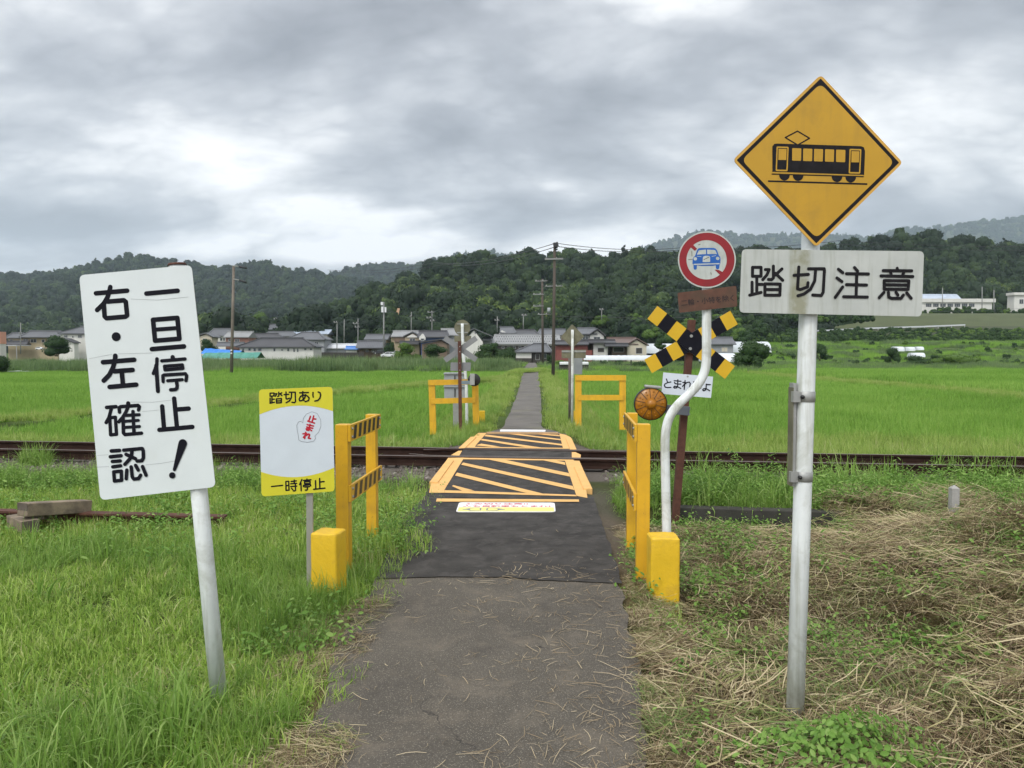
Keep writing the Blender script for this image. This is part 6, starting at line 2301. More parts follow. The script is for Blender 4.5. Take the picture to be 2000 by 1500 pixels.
for i in range(6):
    p = a.lerp(b, (i + 0.15) / 5.4)
    mb = MB()
    mb.bar(Vector((p.x, p.y + 0.3, -0.9)), Vector((p.x, p.y + 0.3, p.z + 0.05)), 0.11, 0.11, W_DARK)
    mb.build('post', rt)
for y_ in (712, 718):
    mb = MB()
    q0, q1 = at(1142, y_, dt2 + 0.3), at(1300, y_, dt2 + 0.3)
    mb.tube([q0, q1], 0.025, W_DARK, 6)
    mb.build('cross_rail', rt)


def car(label, xc, yb, d, length, col, flip=1, glasscol=GLASS):
    """small hatchback seen from the side: body, cabin glass, wheels, lights"""
    c = at(xc, yb, d)
    zb = CAMZ + (HZ - yb) * d / FPX
    rt = root('parked_car', Vector((c.x, c.y, zb)), label, 'car', 'cars parked in the village')
    s = length / 3.9
    body = [(-1.95, .35), (-1.9, .75), (-1.75, .95), (-1.55, 1.35), (-1.2, 1.5), (0.2, 1.52), (0.55, 1.42), (1.1, 1.0), (1.75, .85), (1.93, .65), (1.95, .32), (1.6, .25), (-1.7, .25)]
    mb = MB()
    fnn = lambda u, v, n: Vector((c.x, c.y, zb)) + RV * (u * s * flip) + Vector((0, 0, v * s)) + FH * (n * s)
    mb.prism(body, fnn, 1.55, 0.0, col, col, col)
    mb.build('body', rt)
    mb = MB()
    for poly in ([(-1.5, 1.0), (-1.38, 1.32), (-0.55, 1.4), (-0.5, 1.0)], [(-0.42, 1.0), (-0.47, 1.4), (0.2, 1.4), (0.5, 1.3), (0.9, 1.0)]):
        mb.face([fnn(u, v, -0.012) for u, v in (poly if flip > 0 else poly[::-1])], glasscol)
    mb.build('side_window', rt)
    for u in (-1.2, 1.2):
        mb = MB()
        lathe(mb, fnn(u, 0.3, 0.1), -FH, [(0.31 * s, -0.15), (0.31 * s, 0.11), (0.2 * s, 0.115), (0.001, 0.1)], M['dark_metal'], 16)
        lathe(mb, fnn(u, 0.3, 0.1), -FH, [(0.19 * s, 0.118), (0.001, 0.125)], M['galv'], 12)
        mb.build('wheel', rt)
    for u, mt in ((1.86, M['sticker_white']), (-1.9, M['red'])):
        mb = MB()
        mb.box(fnn(u, 0.75, 0.12), (0.16 * s, 0.2 * s, 0.14 * s), mt)
        mb.build('headlight' if u > 0 else 'tail_light', rt)
    return rt


C_WHITE = pm('car_white', (0.7, 0.71, 0.72), 0.25, 0.03, 2)
C_DARK = pm('car_dark', (0.03, 0.03, 0.035), 0.25, 0.1, 2)
C_GREY = pm('car_silver', (0.4, 0.42, 0.44), 0.3, 0.05, 2)
car('small white hatchback parked in front of the bush below the pale mast', 757, 698, 100, 1.75 * 1.0 + 0.1, C_WHITE, -1)
car('dark car parked just left of the white hatchback', 741, 692, 112, 1.9, C_DARK, -1)
car('silver car half hidden by the bright green bush', 774, 694, 108, 1.7, C_GREY, -1)
car('pale minicar beside the dark round tree at the far left', 76, 683, 128, 1.2, C_WHITE, 1)

# blue sheet and teal net over a garden, left
def cloth(name, x0, x1, yt0, yt1, yb, d, mat, label, cat, seed):
    mb = MB()
    n = 28
    k = d / FPX
    top = []; bot = []; back = []
    for i in range(n + 1):
        t = i / n
        p = at(x0 + (x1 - x0) * t, HZ, d)
        yt = yt0 + (yt1 - yt0) * t + 0.8 * mnoise.noise(Vector((t * 9, seed, 0)))
        w_ = 0.35 * mnoise.noise(Vector((t * 14, seed + 3, 0)))
        bot.append(Vector((p.x, p.y, CAMZ + (HZ - yb) * k)) + FH * (w_ - 0.6))
        top.append(Vector((p.x, p.y, CAMZ + (HZ - yt) * k)) + FH * (1.2 + w_))
        back.append(Vector((p.x, p.y, CAMZ + (HZ - yb) * k)) + FH * (3 + w_))
    for i in range(n):
        mb.face([bot[i], bot[i + 1], top[i + 1], top[i]], mat)
        mb.face([top[i], top[i + 1], back[i + 1], back[i]], mat)
    c = at((x0 + x1) / 2, HZ, d)
    return tag(mb.build(name, loc=Vector((c.x, c.y, -1.0))), label, cat)


cloth('blue_sheet', 394, 467, 680, 685, 691, 104, TARP, 'bright blue plastic sheet spread over a garden bed behind the rice', 'tarp', 1)
cloth('garden_net', 393, 504, 689, 688, 700, 101, NET, 'teal garden net hung below the blue sheet', 'net', 2)
# covered cart and debris
rt = root('covered_trailer', at(1122, 728, 62), 'low dark trailer with white covers behind the right far signs', 'trailer')
for (x0, x1, y0, y1, dd, m_) in ((1093, 1150, 712, 725, 62, W_DARK), (1094, 1112, 707, 712.5, 61.9, C_WHITE), (1132, 1150, 707, 712.5, 61.9, C_WHITE)):
    mb = MB()
    p0 = at(x0, y1, dd); p1 = at(x1, y0, dd)
    c = (p0 + p1) / 2 + FH * 0.6
    mb.box(c, ((p1 - p0).dot(RV), 1.2, p1.z - p0.z), m_)
    mb.build('cover' if m_ is C_WHITE else 'body', rt, 0.05)
mb = MB()
for i, (x0, x1, y_) in enumerate(((18, 60, 725.5), (40, 92, 726.5), (30, 75, 723.5))):
    p0, p1 = at(x0, y_, 60 + i), at(x1, y_ + 0.5, 60 + i)
    mb.bar(p0, p1, 1.2, 0.06, R_WHITE if i == 1 else W_GREY)
    break
p0 = at(18, 725.5, 60)
tag(mb.build('corrugated_sheet', loc=p0), 'grey metal sheet lying flat at the edge of the left rice field', 'sheet')
mb = MB()
p0, p1 = at(38, 724.2, 61.5), at(90, 725.6, 61.5)
mb.bar(p0, p1, 1.0, 0.06, R_WHITE)
tag(mb.build('corrugated_sheet', loc=p0), 'pale metal sheet lying on the grey one at the edge of the left rice field', 'sheet')
# far guardrail
rt = root('guardrail', at(1505, 648, 176), 'white roadside guardrail climbing below the school terrace', 'guardrail')
mb = MB()
gpts = [at(x, y, dd) for x, y, dd in ((1505, 649.5, 172), (1600, 646, 178), (1700, 641, 184), (1800, 638, 188), (1885, 634.5, 192))]
for a, b in zip(gpts[:-1], gpts[1:]):
    mb.bar(a, b, 0.1, 0.34, R_WHITE)
mb.build('beam', rt)
for i in range(14):
    t = i / 13 * 3.999
    p = gpts[int(t)].lerp(gpts[int(t) + 1], t - int(t))
    mb = MB()
    mb.bar(p + Vector((0, 0, -1.0)) + FH * 0.12, p + FH * 0.12, 0.12, 0.12, FRAME)
    mb.build('post', rt)

# ------------------------------------------------------------------ utility poles and wires
PW = pm('pole_wood', (0.075, 0.06, 0.05), 0.85, 0.25, 1.5, streak=((0.13, 0.105, 0.085), 0.5, 4))
PC = pm('pole_concrete', (0.24, 0.24, 0.235), 0.8, 0.1, 2)
INS = pm('insulator', (0.025, 0.025, 0.028), 0.4, 0.1, 4)


def upole(label, xb, yb, xt, yt, d, rpx, mat, arms=(), group=None, extras=None):
    b = at(xb, yb, d); t = at(xt, yt, d)
    rt = root('utility_pole', b, label, 'utility pole', group)
    k = d / FPX
    mb = MB()
    mb.tube([b - Vector((0, 0, 0.4)), t], [rpx * k * 1.15, rpx * k * 0.85], mat, 10)
    mb.build('pole', rt)
    for (x0, x1, y_) in arms:
        mb = MB()
        a0 = at(x0, y_, d - 0.12); a1 = at(x1, y_ - 0.6, d - 0.12)
        mb.bar(a0, a1, 0.09, max(0.09, 1.6 * k), PC)
        for i in range(4):
            q = a0.lerp(a1, (i + 0.3) / 3.6)
            mb.tube([q, q + Vector((0, 0, 2.6 * k))], 0.9 * k, INS if i % 2 else M['galv'], 6)
        mb.build('crossarm', rt)
    if extras:
        extras(rt, k)
    return rt


def main_extra(rt, k):
    d = 47
    mb = MB()
    mb.bar(at(1086.5, 482, d - 0.3), at(1084.5, 474, d - 0.3), 0.25, 0.3, INS)
    for y_ in (476, 480, 484, 488):
        mb.tube([at(1084, y_, d - 0.2), at(1089, y_ - 1, d - 0.2)], 0.05, INS, 6)
    mb.build('pole_head', rt)
    # yellow and black guard spiral
    mb = MB()
    for i in range(7):
        y0 = 700 + i * 6.4
        for m_, o_ in ((M['cross_yellow'], 0), (INS, 3.2)):
            a = at(1080.2, y0 + o_, d); b = at(1080.2, y0 + o_ + 3.2, d)
            lathe(mb, Vector((b.x, b.y, b.z)), Vector((0.25, 0, 1)), [(2.9 * k, 0), (2.9 * k, (a.z - b.z))], m_, 10)
    mb.build('guard_wrap', rt)


upole('tall dark utility pole with a striped guard at its foot beside the path', 1080, 744, 1083.5, 474, 47, 3.0, PW, ((1064, 1100, 506),), 'utility poles', main_extra)


def second_extra(rt, k):
    d = 98
    mb = MB()
    c0 = at(1072, 611, d - 0.3); c1 = at(1072, 601, d - 0.3)
    mb.tube([c0, c1], 3.2 * k, M['cabinet'], 12)
    mb.build('transformer', rt)


upole('utility pole with many crossarms and a grey transformer behind the tall dark one', 1060.5, 716, 1059, 545, 98, 2.3, PW, ((1045, 1069, 549), (1064, 1099, 559), (1041, 1063, 575), (1041, 1062, 598), (1050, 1077, 614)), 'utility poles', second_extra)


def left_extra(rt, k):
    d = 57
    for x0, y0, x1, y1 in ((454, 519, 482, 524), (456, 545, 482, 552)):
        mb = MB()
        mb.tube([at(x0, y0, d - 0.2), at(x0 + (x1 - x0) * 0.5, y0 + (y1 - y0) * 0.35, d - 0.2)], 0.04, M['galv'], 6)
        mb.tube([at(x0 + (x1 - x0) * 0.45, y0 + (y1 - y0) * 0.35, d - 0.2), at(x1, y1, d - 0.2)], 0.075, INS, 8)
        mb.build('insulator', rt)
    mb = MB()
    for y_ in (684, 690):
        mb.box(at(452, y_, d - 0.2), (0.12, 0.06, 0.1), R_WHITE)
    mb.build('number_tag', rt)


upole('lone weathered wooden utility pole right of the tall white board', 451.5, 735, 456.5, 519, 57, 2.9, pm('pole_old', (0.16, 0.135, 0.11), 0.85, 0.25, 1.5), (), 'utility poles', left_extra)


def mast_extra(rt, k):
    d = 116
    for x, y0, y1, w_ in ((746, 590, 596, 4), (747, 599, 610, 4), (753, 600, 610, 3)):
        mb = MB()
        p = at(x, (y0 + y1) / 2, d - 0.25)
        mb.box(p, (w_ * k, 0.3, (y1 - y0) * k), C_WHITE)
        mb.build('antenna_box', rt)


upole('pale mast with white boxes at its top above the village cars', 749.5, 690, 749.5, 590, 116, 1.5, PC, (), 'utility poles', mast_extra)
for lab, xb, yb, yt, d, arms in (
        ('thin grey pole with three crossarms above the dark blue house', 843.5, 662, 608, 140, ((835, 848, 610), (833, 845, 621), (840, 850, 627))),
        ('thin grey pole before the bare earth scar on the hill', 803, 650, 609, 150, ((801, 805, 619),)),
        ('thin pole with two crossarms left of the pale mast', 699, 690, 622, 130, ((689, 701, 632), (693, 703, 639))),
        ('bare thin pole at the edge of the wood left of the two-armed pole', 672, 666, 624, 150, ()),
        ('thin pole with one crossarm above the dark garden wall', 658, 690, 629, 128, ((652, 660, 630),)),
        ('thin pole with a crossarm behind the blue roofed workshop', 607, 652, 627, 175, ((602, 613, 629),)),
        ('thin pole rising behind the temple hall roof', 539, 650, 620, 200, ((535, 543, 624), (534, 545, 630))),
        ('thin grey pole with a cross bar above the long farmhouse', 971, 645, 618, 160, ((966, 976, 626),)),
        ('thin grey pole right of the long farmhouse roof end', 1022, 644, 613, 160, ((1019, 1030, 616),)),
        ('short pole with a flat head among trees right of the poles', 1175, 622, 603, 170, ((1171, 1180, 605),)),
        ('slim pole left of the carport at the far left', 40, 686, 630, 120, ((37, 44, 652),)),
        ('tall slim net pole in front of the school windows', 1840.5, 612, 562, 255, ()),
        ('tall slim net pole at the right end of the long school building', 1918, 614, 560, 255, ()),
        ('tall net pole standing on the slope between the two school buildings', 1941, 630, 566, 240, ())):
    upole(lab, xb, yb, xb + 0.3, yt, d, 0.85, PC, arms, 'utility poles')


def wire(label, pts, r, sag=0.0):
    mb = MB()
    out = []
    for a, b in zip(pts[:-1], pts[1:]):
        for i in range(14):
            t = i / 14
            p = a.lerp(b, t); p.z -= sag * 4 * t * (1 - t)
            out.append(p)
    out.append(pts[-1])
    mb.tube(out, r, INS, 5)
    tag(mb.build('power_line', loc=out[0]), label, 'wire', 'overhead wires')


wire('upper wire running left from the tall dark pole over the hills', [at(1082, 476, 47), at(850, 513, 85), at(640, 527, 120)], 0.022, 0.5)
wire('lower wire running left from the tall dark pole over the hills', [at(1082, 483, 47), at(870, 516, 85), at(655, 531, 120)], 0.022, 0.5)
wire('upper wire running right from the tall dark pole', [at(1086, 475, 47), at(1330, 484, 56), at(1640, 470, 66), at(2100, 480, 74)], 0.02, 0.25)
wire('lower wire running right from the tall dark pole', [at(1086, 481, 47), at(1330, 488, 56), at(1640, 477, 66), at(2100, 488, 74)], 0.02, 0.25)
wire('thin wire crossing low in front of the wood at the right', [at(1086, 618, 98), at(1500, 613, 140), at(2050, 600, 200)], 0.035, 0.4)

# ------------------------------------------------------------------ trees and bushes
LEAF = leafmat('broadleaf', [(0.0, (0.007, 0.017, 0.009)), (0.38, (0.015, 0.032, 0.013)), (0.62, (0.03, 0.057, 0.018)), (0.78, (0.058, 0.095, 0.026)), (1.0, (0.17, 0.23, 0.05))], 0.2, 0.6, 0.5, 1.0, 0.025)
LEAF_B = leafmat('light_leaf', [(0.0, (0.06, 0.12, 0.02)), (0.5, (0.11, 0.19, 0.035)), (1.0, (0.18, 0.26, 0.06))], 0.3, 0.5, 0.3)
LEAF_D = leafmat('dark_leaf', [(0.0, (0.02, 0.045, 0.014)), (0.5, (0.035, 0.075, 0.02)), (1.0, (0.065, 0.11, 0.03))], 0.25, 0.5, 0.3)
BARK = pm('bark', (0.09, 0.07, 0.052), 0.9, 0.25, 3, 0.3, 12)


def crown_data(seed, n, lobes, size, shape='round', H=1.0):
    """leaf faces spread through a crown of overlapping lobes; unit crown: radius about 0.5, height H"""
    r = np.random.default_rng(seed)
    cs, ns = [], []
    L = []
    for i in range(lobes):
        if shape == 'cone':
            t = (i + 0.5) / lobes
            rad = 0.34 * (1 - t) ** 0.8 + 0.05
            a = i * 2.4 + r.uniform(-.4, .4)
            L.append((math.cos(a) * rad * 0.5, math.sin(a) * rad * 0.5, H * (0.12 + 0.83 * t), rad * r.uniform(0.7, 1.0)))
        else:
            a = r.uniform(0, 6.28); t = r.random()
            rr_ = 0.34 * math.sqrt(r.random()) * (1.1 - 0.55 * t)
            L.append((math.cos(a) * rr_, math.sin(a) * rr_, H * (0.28 + 0.52 * t), r.uniform(0.14, 0.26)))
    tot = sum(l[3] ** 2 for l in L)
    tn = []
    for k, l in enumerate(L):
        m = int(n * l[3] ** 2 / tot)
        v = r.normal(0, 1, (m, 3)); v /= np.linalg.norm(v, axis=1, keepdims=True)
        v[:, 2] = np.where(v[:, 2] < -0.35, -v[:, 2], v[:, 2])
        rad = l[3] * (0.72 + 0.36 * r.random(m))
        cs.append(np.array(l[:3]) + v * rad[:, None] * np.array([1, 1, 0.85])); ns.append(v + r.normal(0, 0.45, (m, 3)))
        tn.append(np.clip(r.normal(0.35 + 0.3 * r.random(), 0.16, m), 0, 1))
    cs = np.concatenate(cs); ns = np.concatenate(ns); tn = np.concatenate(tn)
    return cs, ns, r.uniform(0.6, 1.3, len(cs)) * size, tn, L


def tree_mesh(seed, n, lobes, size, mat, shape='round', H=1.0, trunk=True):
    cs, ns, ss, tn, L = crown_data(seed, n, lobes, size, shape, H)
    co, q, t6 = leaves(cs, ns, ss, tn, seed, mat, 0.7, 0.1)
    cos = [co]; qs = [q]; ts = [t6]; off = len(co)
    # solid cores behind the leaves so that the crown is not a shell
    for l in L:
        bm = bmesh.new()
        bmesh.ops.create_icosphere(bm, subdivisions=2, radius=l[3] * 0.8)
        v = np.array([w_.co for w_ in bm.verts]); f = np.array([[a.index for a in fc.verts] for fc in bm.faces])
        nn = np.array([mnoise.noise(Vector(p) * 9 + Vector((seed, l[0] * 40, 0))) for p in v])
        v = v * (1 + 0.3 * nn[:, None]) + np.array(l[:3])
        cos.append(v); qs.append(np.concatenate([f, f[:, :1]], 1)[:, :3] + off); ts.append(np.full(len(v), 0.25)); off += len(v)
        bm.free()
    co = np.concatenate(cos)
    tri = np.concatenate(qs[1:])
    me = np_mesh('tree', co, tri, qs[0], np.concatenate(ts), [mat, BARK])
    return me


kinds('forest_tree', [tree_mesh(200 + i, 1000, 12 + 2 * (i % 4), 0.062, LEAF, 'round', 0.85 + 0.1 * (i % 4)) for i in range(6)] + [tree_mesh(230 + i, 700, 9, 0.075, LEAF, 'cone', 1.35) for i in range(2)])
kinds('shrub', [tree_mesh(260 + i, 900, 9, 0.06, LEAF_D, 'round', 0.85) for i in range(3)] + [tree_mesh(270 + i, 900, 9, 0.055, LEAF_B, 'round', 0.85) for i in range(2)])


def bush(name, label, cat, xc, yb, w_px, h_px, d, seed, mat, n=2600, lobes=12, leaf=0.045, trunk=0, H=None, grp='trees and bushes of the village'):
    b = at(xc, yb, d)
    k = d / FPX
    rt = root(name, b, label, cat, grp)
    wd, ht = w_px * k, h_px * k
    cs, ns, ss, tn, L = crown_data(seed, n, lobes, leaf, 'round', 1.0)
    lo = cs[:, 2].min(); hi = cs[:, 2].max()
    z0 = trunk
    zz_ = z0 + (cs[:, 2] - lo) / (hi - lo) * (1 - z0)
    cx = (cs[:, 0].max() + cs[:, 0].min()) / 2; rw = cs[:, 0].max() - cs[:, 0].min()
    P_ = np.stack([(cs[:, 0] - cx) / rw * wd, cs[:, 1] / rw * wd, zz_ * ht], -1)
    co, q, t6 = leaves(P_, ns, ss * (wd + ht) * 0.6, tn, seed, mat, 0.6, 0.12)
    off = len(co); tri = []; cos = [co]; ts = [t6]
    for l in L:
        bm = bmesh.new()
        bmesh.ops.create_icosphere(bm, subdivisions=2, radius=l[3] * 0.7)
        v = np.array([w_.co for w_ in bm.verts]); f = np.array([[a.index for a in fc.verts] for fc in bm.faces])
        v = v + np.array(l[:3])
        v = np.stack([(v[:, 0] - cx) / rw * wd, v[:, 1] / rw * wd, (z0 + (v[:, 2] - lo) / (hi - lo) * (1 - z0)) * ht], -1)
        cos.append(v); tri.append(f + off); ts.append(np.full(len(v), 0.2)); off += len(v); bm.free()
    me = np_mesh('crown', np.concatenate(cos), np.concatenate(tri), q, np.concatenate(ts), mat)
    o = bpy.data.objects.new('crown', me); COL.objects.link(o); o.parent = rt
    r = random.Random(seed)
    mb = MB()
    for i in range(3 if trunk else 2):
        dx = (i - 1) * wd * 0.1
        mb.tube([b + RV * dx * 0.3 - Vector((0, 0, 0.3)), b + RV * dx + Vector((0, 0, ht * (trunk + 0.05))), b + RV * dx * 2.2 + Vector((0, 0, ht * 0.6))], [wd * 0.022, wd * 0.016, wd * 0.006], BARK, 7)
    mb.build('trunk', rt)
    return rt


bush('tree', 'leafy tree with several thin stems beside the white tunnel at the right', 'tree', 1470, 723, 76, 60, 66, 301, LEAF_D, 4200, 26, 0.042, 0.14)
bush('tree', 'dark round tree in front of the houses at the far left', 'tree', 110, 692, 54, 38, 110, 302, LEAF_D, 2800, 22, 0.05, 0.03)
bush('bush', 'dark bush cut by the left frame edge beside the metal sheets', 'bush', -6, 733, 56, 40, 58, 303, LEAF_D, 2400, 10, 0.045)
bush('bush', 'bright green bush in front of the white hatchback', 'bush', 794, 703, 58, 34, 92, 304, LEAF_B, 2400, 12, 0.045)
bush('bush', 'dark green bush under the brown gabled shed', 'bush', 850, 698, 50, 27, 96, 305, LEAF_D, 2200, 10, 0.045)
bush('bush', 'small dark tree beside the pale mast', 'bush', 760, 690, 22, 22, 112, 306, LEAF_D, 1400, 8, 0.06)
bush('tree', 'spreading garden tree in front of the white steep gabled house', 'tree', 952, 705, 58, 36, 104, 307, LEAF_D, 2400, 12, 0.045, 0.2)
bush('bush', 'rounded garden tree left of the gatehouse', 'bush', 988, 705, 40, 28, 102, 308, LEAF_D, 2000, 10, 0.05)
bush('tree', 'pale green tree glowing behind the temple hall', 'tree', 501, 652, 40, 44, 230, 309, LEAF_B, 2200, 12, 0.05)
bush('bush', 'bush between the wooden pole and the tall white board', 'bush', 410, 690, 36, 28, 108, 310, LEAF_D, 1800, 9, 0.05)
bush('bush', 'small bush at the foot of the utility poles beside the path', 'bush', 1071, 718, 16, 26, 90, 311, LEAF_D, 1200, 8, 0.06)
bush('tree', 'round clipped tree on a bare stem by the single storey white house', 'tree', 1290, 690, 27, 31, 105, 312, LEAF_D, 3000, 22, 0.03, 0.32)
bush('bush', 'leafy bush under the plastic film trellis', 'bush', 1207, 727, 22, 20, 74, 313, LEAF_D, 1400, 8, 0.06)
bush('bush', 'reddish green bush at the right end of the trellis', 'bush', 1250, 727, 34, 22, 74, 314, LEAF_D, 1400, 8, 0.06)
bush('bush', 'dark conical bush just left of the small white garden tunnels', 'bush', 1741, 706, 30, 28, 92, 315, LEAF_D, 1600, 9, 0.05)
bush('bush', 'dark bush just right of the diamond sign pole, beyond the rice', 'bush', 1602, 700, 36, 30, 100, 316, LEAF_D, 1600, 9, 0.05)
bush('bush', 'low sprawling bush before the garden tunnels', 'bush', 1800, 716, 70, 22, 84, 317, LEAF_D, 2000, 12, 0.045)
bush('bush', 'brownish low bush right of the sprawling one', 'bush', 1870, 718, 100, 26, 80, 318, LEAF_B, 2200, 14, 0.04)
bush('tree', 'pale flat topped tree on the slope behind the brown roofed house', 'tree', 1172, 645, 36, 30, 180, 319, LEAF_B, 1600, 10, 0.05, 0.3)

# hedge clipped along the garden
def hedge(label, x0, x1, yt, yb, d, seed):
    k = d / FPX
    n = 2600
    r = np.random.default_rng(seed)
    a = at(x0, yb, d)
    Wd, Ht = (x1 - x0) * k, (yb - yt) * k
    u = r.uniform(0, Wd, n); v = r.uniform(0, Ht, n) ; e = r.uniform(0, 1.2, n)
    face_ = r.random(n)
    e = np.where(face_ < 0.65, r.uniform(-0.1, 0.1, n), e); v = np.where(face_ >= 0.65, Ht + r.uniform(-.1, .1, n), v)
    base = np.array(a)[None] + np.outer(u, np.array(RV)) + np.outer(e, np.array(FH)) + np.stack([0 * v, 0 * v, v], -1)
    nn = np.where((face_ < 0.65)[:, None], -np.array(FH)[None], np.array([0, 0, 1.0])[None]) + r.normal(0, .5, (n, 3))
    co, q, t6 = leaves(base, nn, r.uniform(0.2, 0.36, n), r.random(n), seed, LEAF_D, 0.7, 0.1)
    b0 = np.array([a + RV * (Wd * i) + FH * j * 1.2 + Vector((0, 0, Ht * l)) for i in (0, 1) for j in (0, 1) for l in (0, 1)])
    off = len(co)
    fq = np.array([(0, 1, 3, 2), (4, 6, 7, 5), (0, 4, 5, 1), (2, 3, 7, 6), (1, 5, 7, 3)]) + off
    me = np_mesh('hedge', np.concatenate([co, b0]) - np.array(a), None, np.concatenate([q, fq]), np.concatenate([t6, np.full(8, .2)]), LEAF_D)
    o = bpy.data.objects.new('hedge', me); o.location = a; COL.objects.link(o)
    tag(o, label, 'hedge')


hedge('clipped dark hedge in front of the long farmhouse, left of the gatehouse', 928, 1006, 692, 706, 108, 401)

# ------------------------------------------------------------------ hills
HM = pm('hill_soil', (0.045, 0.055, 0.022), 0.95, 0.3, 0.05, pos=True)
M['garden'] = pm('garden_green', (0.11, 0.15, 0.045), 0.95, 0.3, 0.15, pos=True)
SCAR = pm('earth_scar', (0.3, 0.19, 0.11), 0.95, 0.25, 0.3, pos=True)
TURF = pm('terrace_turf', (0.07, 0.086, 0.032), 0.95, 0.15, 0.15, pos=True)


def hill(name, ridge, d_r, d_b, z_b, d_back, tree_h, seed, xpad=150, bulge=1.0, dbf=None):
    """a ridge traced by its skyline at distance d_r, falling to its foot at d_b"""
    xs = np.array([p[0] for p in ridge], float); ysk = np.array([p[1] for p in ridge], float)
    px_ = np.linspace(xs[0] - 0, xs[-1] + 0, 130)
    yy_ = np.interp(px_, xs, ysk)
    H = CAMZ + (HZ - yy_) * d_r / FPX - tree_h
    nj = 40
    co = np.zeros((nj, len(px_), 3))
    tj = np.linspace(0, 1.6, nj)
    for j, t in enumerate(tj):
        d = d_b + (d_r - d_b) * t if t <= 1 else d_r + (d_back - d_r) * (t - 1) / 0.6
        if dbf is not None:
            db = np.array([dbf(x) for x in px_])
            dd = np.where(t <= 1, db + (d_r - db) * t, d)
        else:
            dd = np.full(len(px_), d)
        lat = (px_ - 1000) / FPX * (d_r * 0.55 + dd * 0.45)
        pt = np.outer(lat, np.array(RV)) + np.outer(dd, np.array(FH))
        g = (fbm(pt[:, 0] / 45 + seed, pt[:, 1] / 45, seed) - 0.5) * 0.34 * math.sin(min(t, 1) * math.pi)
        if t <= 1:
            d0 = np.array([dbf(x) for x in px_]) if dbf is not None else np.full(len(px_), d_b)
            e0 = (z_b - CAMZ) / d0; e1 = (H - CAMZ) / d_r
            z = CAMZ + (e0 + (e1 - e0) * np.clip(t ** 0.8 + g, 0, 1.0)) * dd
        else:
            z = z_b + (H - z_b) * math.cos((t - 1) / 0.6 * math.pi / 2) ** 0.8
        co[j] = np.stack([pt[:, 0], pt[:, 1], z], -1)
    nx_ = len(px_)
    ii_ = (np.arange(nj - 1)[:, None] * nx_ + np.arange(nx_ - 1)[None]).ravel()
    me = np_mesh(name, co.reshape(-1, 3), None, np.stack([ii_, ii_ + 1, ii_ + nx_ + 1, ii_ + nx_], -1), None, HM, True)
    o = bpy.data.objects.new(name, me); COL.objects.link(o)
    tag(o, kind='structure')
    return co, tj


def forest(name, co, tj, n, w0, w1, seed, tmax=1.12, kind='forest_tree', skip=None, cone=0.2, dens=0.6):
    r = np.random.default_rng(seed)
    nj, nx_, _ = co.shape
    fj = r.uniform(0, np.searchsorted(tj, tmax), n); fi = r.uniform(0, nx_ - 1.001, n)
    j = fj.astype(int); i = fi.astype(int); a = (fj - j)[:, None]; b = (fi - i)[:, None]
    p = (co[j, i] * (1 - a) + co[j + 1, i] * a) * (1 - b) + (co[j, i + 1] * (1 - a) + co[j + 1, i + 1] * a) * b
    if skip is not None:
        k = ~skip(p)
        p = p[k]
    m = len(p)
    s = r.uniform(w0, w1, m) * (0.8 + 0.4 * fbm(p[:, 0] / 30, p[:, 1] / 30, seed))
    p[:, 2] -= s * 0.22
    patch = fbm(p[:, 0] / 38 + 3, p[:, 1] / 38, seed + 5) + r.normal(0, 0.1, m)
    idx = np.where(r.random(m) < np.clip((patch - (1 - cone)) * 4, 0.04, 0.9), r.integers(6, 8, m), r.integers(0, 6, m)) if kind == 'forest_tree' else r.integers(0, KINDS[kind][1], m)
    sc = np.stack([s, s, s * r.uniform(0.85, 1.25, m)], -1)
    cone_ = idx >= 6
    if kind == 'forest_tree':
        sc[cone_] *= 0.85
    return scatter(name, kind, p, sc, None, idx, seed)


# left hill
RL = [(-420, 545), (-200, 540), (0, 531), (60, 532), (110, 527), (180, 515), (255, 498), (300, 496), (350, 512), (440, 519), (490, 508), (530, 507), (570, 523), (630, 530), (690, 540), (760, 556), (900, 590)]
coL, tL = hill('hill_left', RL, 1150, 420, -1.2, 1600, 13, 1)
forest('forest_left', coL, tL, 8500, 9, 19, 301, cone=0.15)
# hill in the middle distance
RM = [(420, 580), (560, 540), (640, 535), (665, 526), (700, 516), (760, 511), (800, 512), (870, 503), (960, 505), (1100, 540)]
coM, tM = hill('hill_middle', RM, 1700, 1250, 2, 2100, 14, 2)
forest('forest_middle', coM, tM, 2600, 14, 22, 302, cone=0.15)
# main wooded ridge
RC = [(600, 660), (640, 622), (690, 585), (740, 560), (800, 540), (850, 514), (905, 497), (960, 489), (1010, 497), (1060, 493), (1120, 489), (1180, 494), (1230, 489), (1300, 482), (1380, 478), (1440, 470), (1480, 486), (1550, 486), (1650, 478), (1700, 463), (1760, 455), (1820, 458), (1870, 470), (1940, 473), (2000, 473), (2150, 480), (2400, 500)]


def dbf(x):
    return 172 + 110 * float(sm(1300, 1700, x))


coC, tC = hill('hill_wooded', RC, 360, 172, -1.2, 560, 9, 3, dbf=dbf)


def scar(p):
    q = np.asarray(p) @ np.array(RV); dd = np.asarray(p) @ np.array(FH)
    px_ = 1000 + q / dd * FPX
    py_ = HZ - (np.asarray(p)[:, 2] - CAMZ) / dd * FPX
    s1 = (np.abs(px_ - (776 - (py_ - 600) * 0.25)) < 5) & (py_ > 598) & (py_ < 660)
    s2 = (np.abs(px_ - 785) < 16) & (py_ > 632) & (py_ < 664)
    s3 = (px_ > 1240) & (px_ < 1330) & (py_ > 618) & (py_ < 640)
    s4 = (px_ > 1745) & (py_ > 560) & (dd < 300)
    return s1 | s2 | s3 | s4


forest('forest_wooded', coC, tC, 6200, 5.0, 13, 303, skip=scar, cone=0.15)
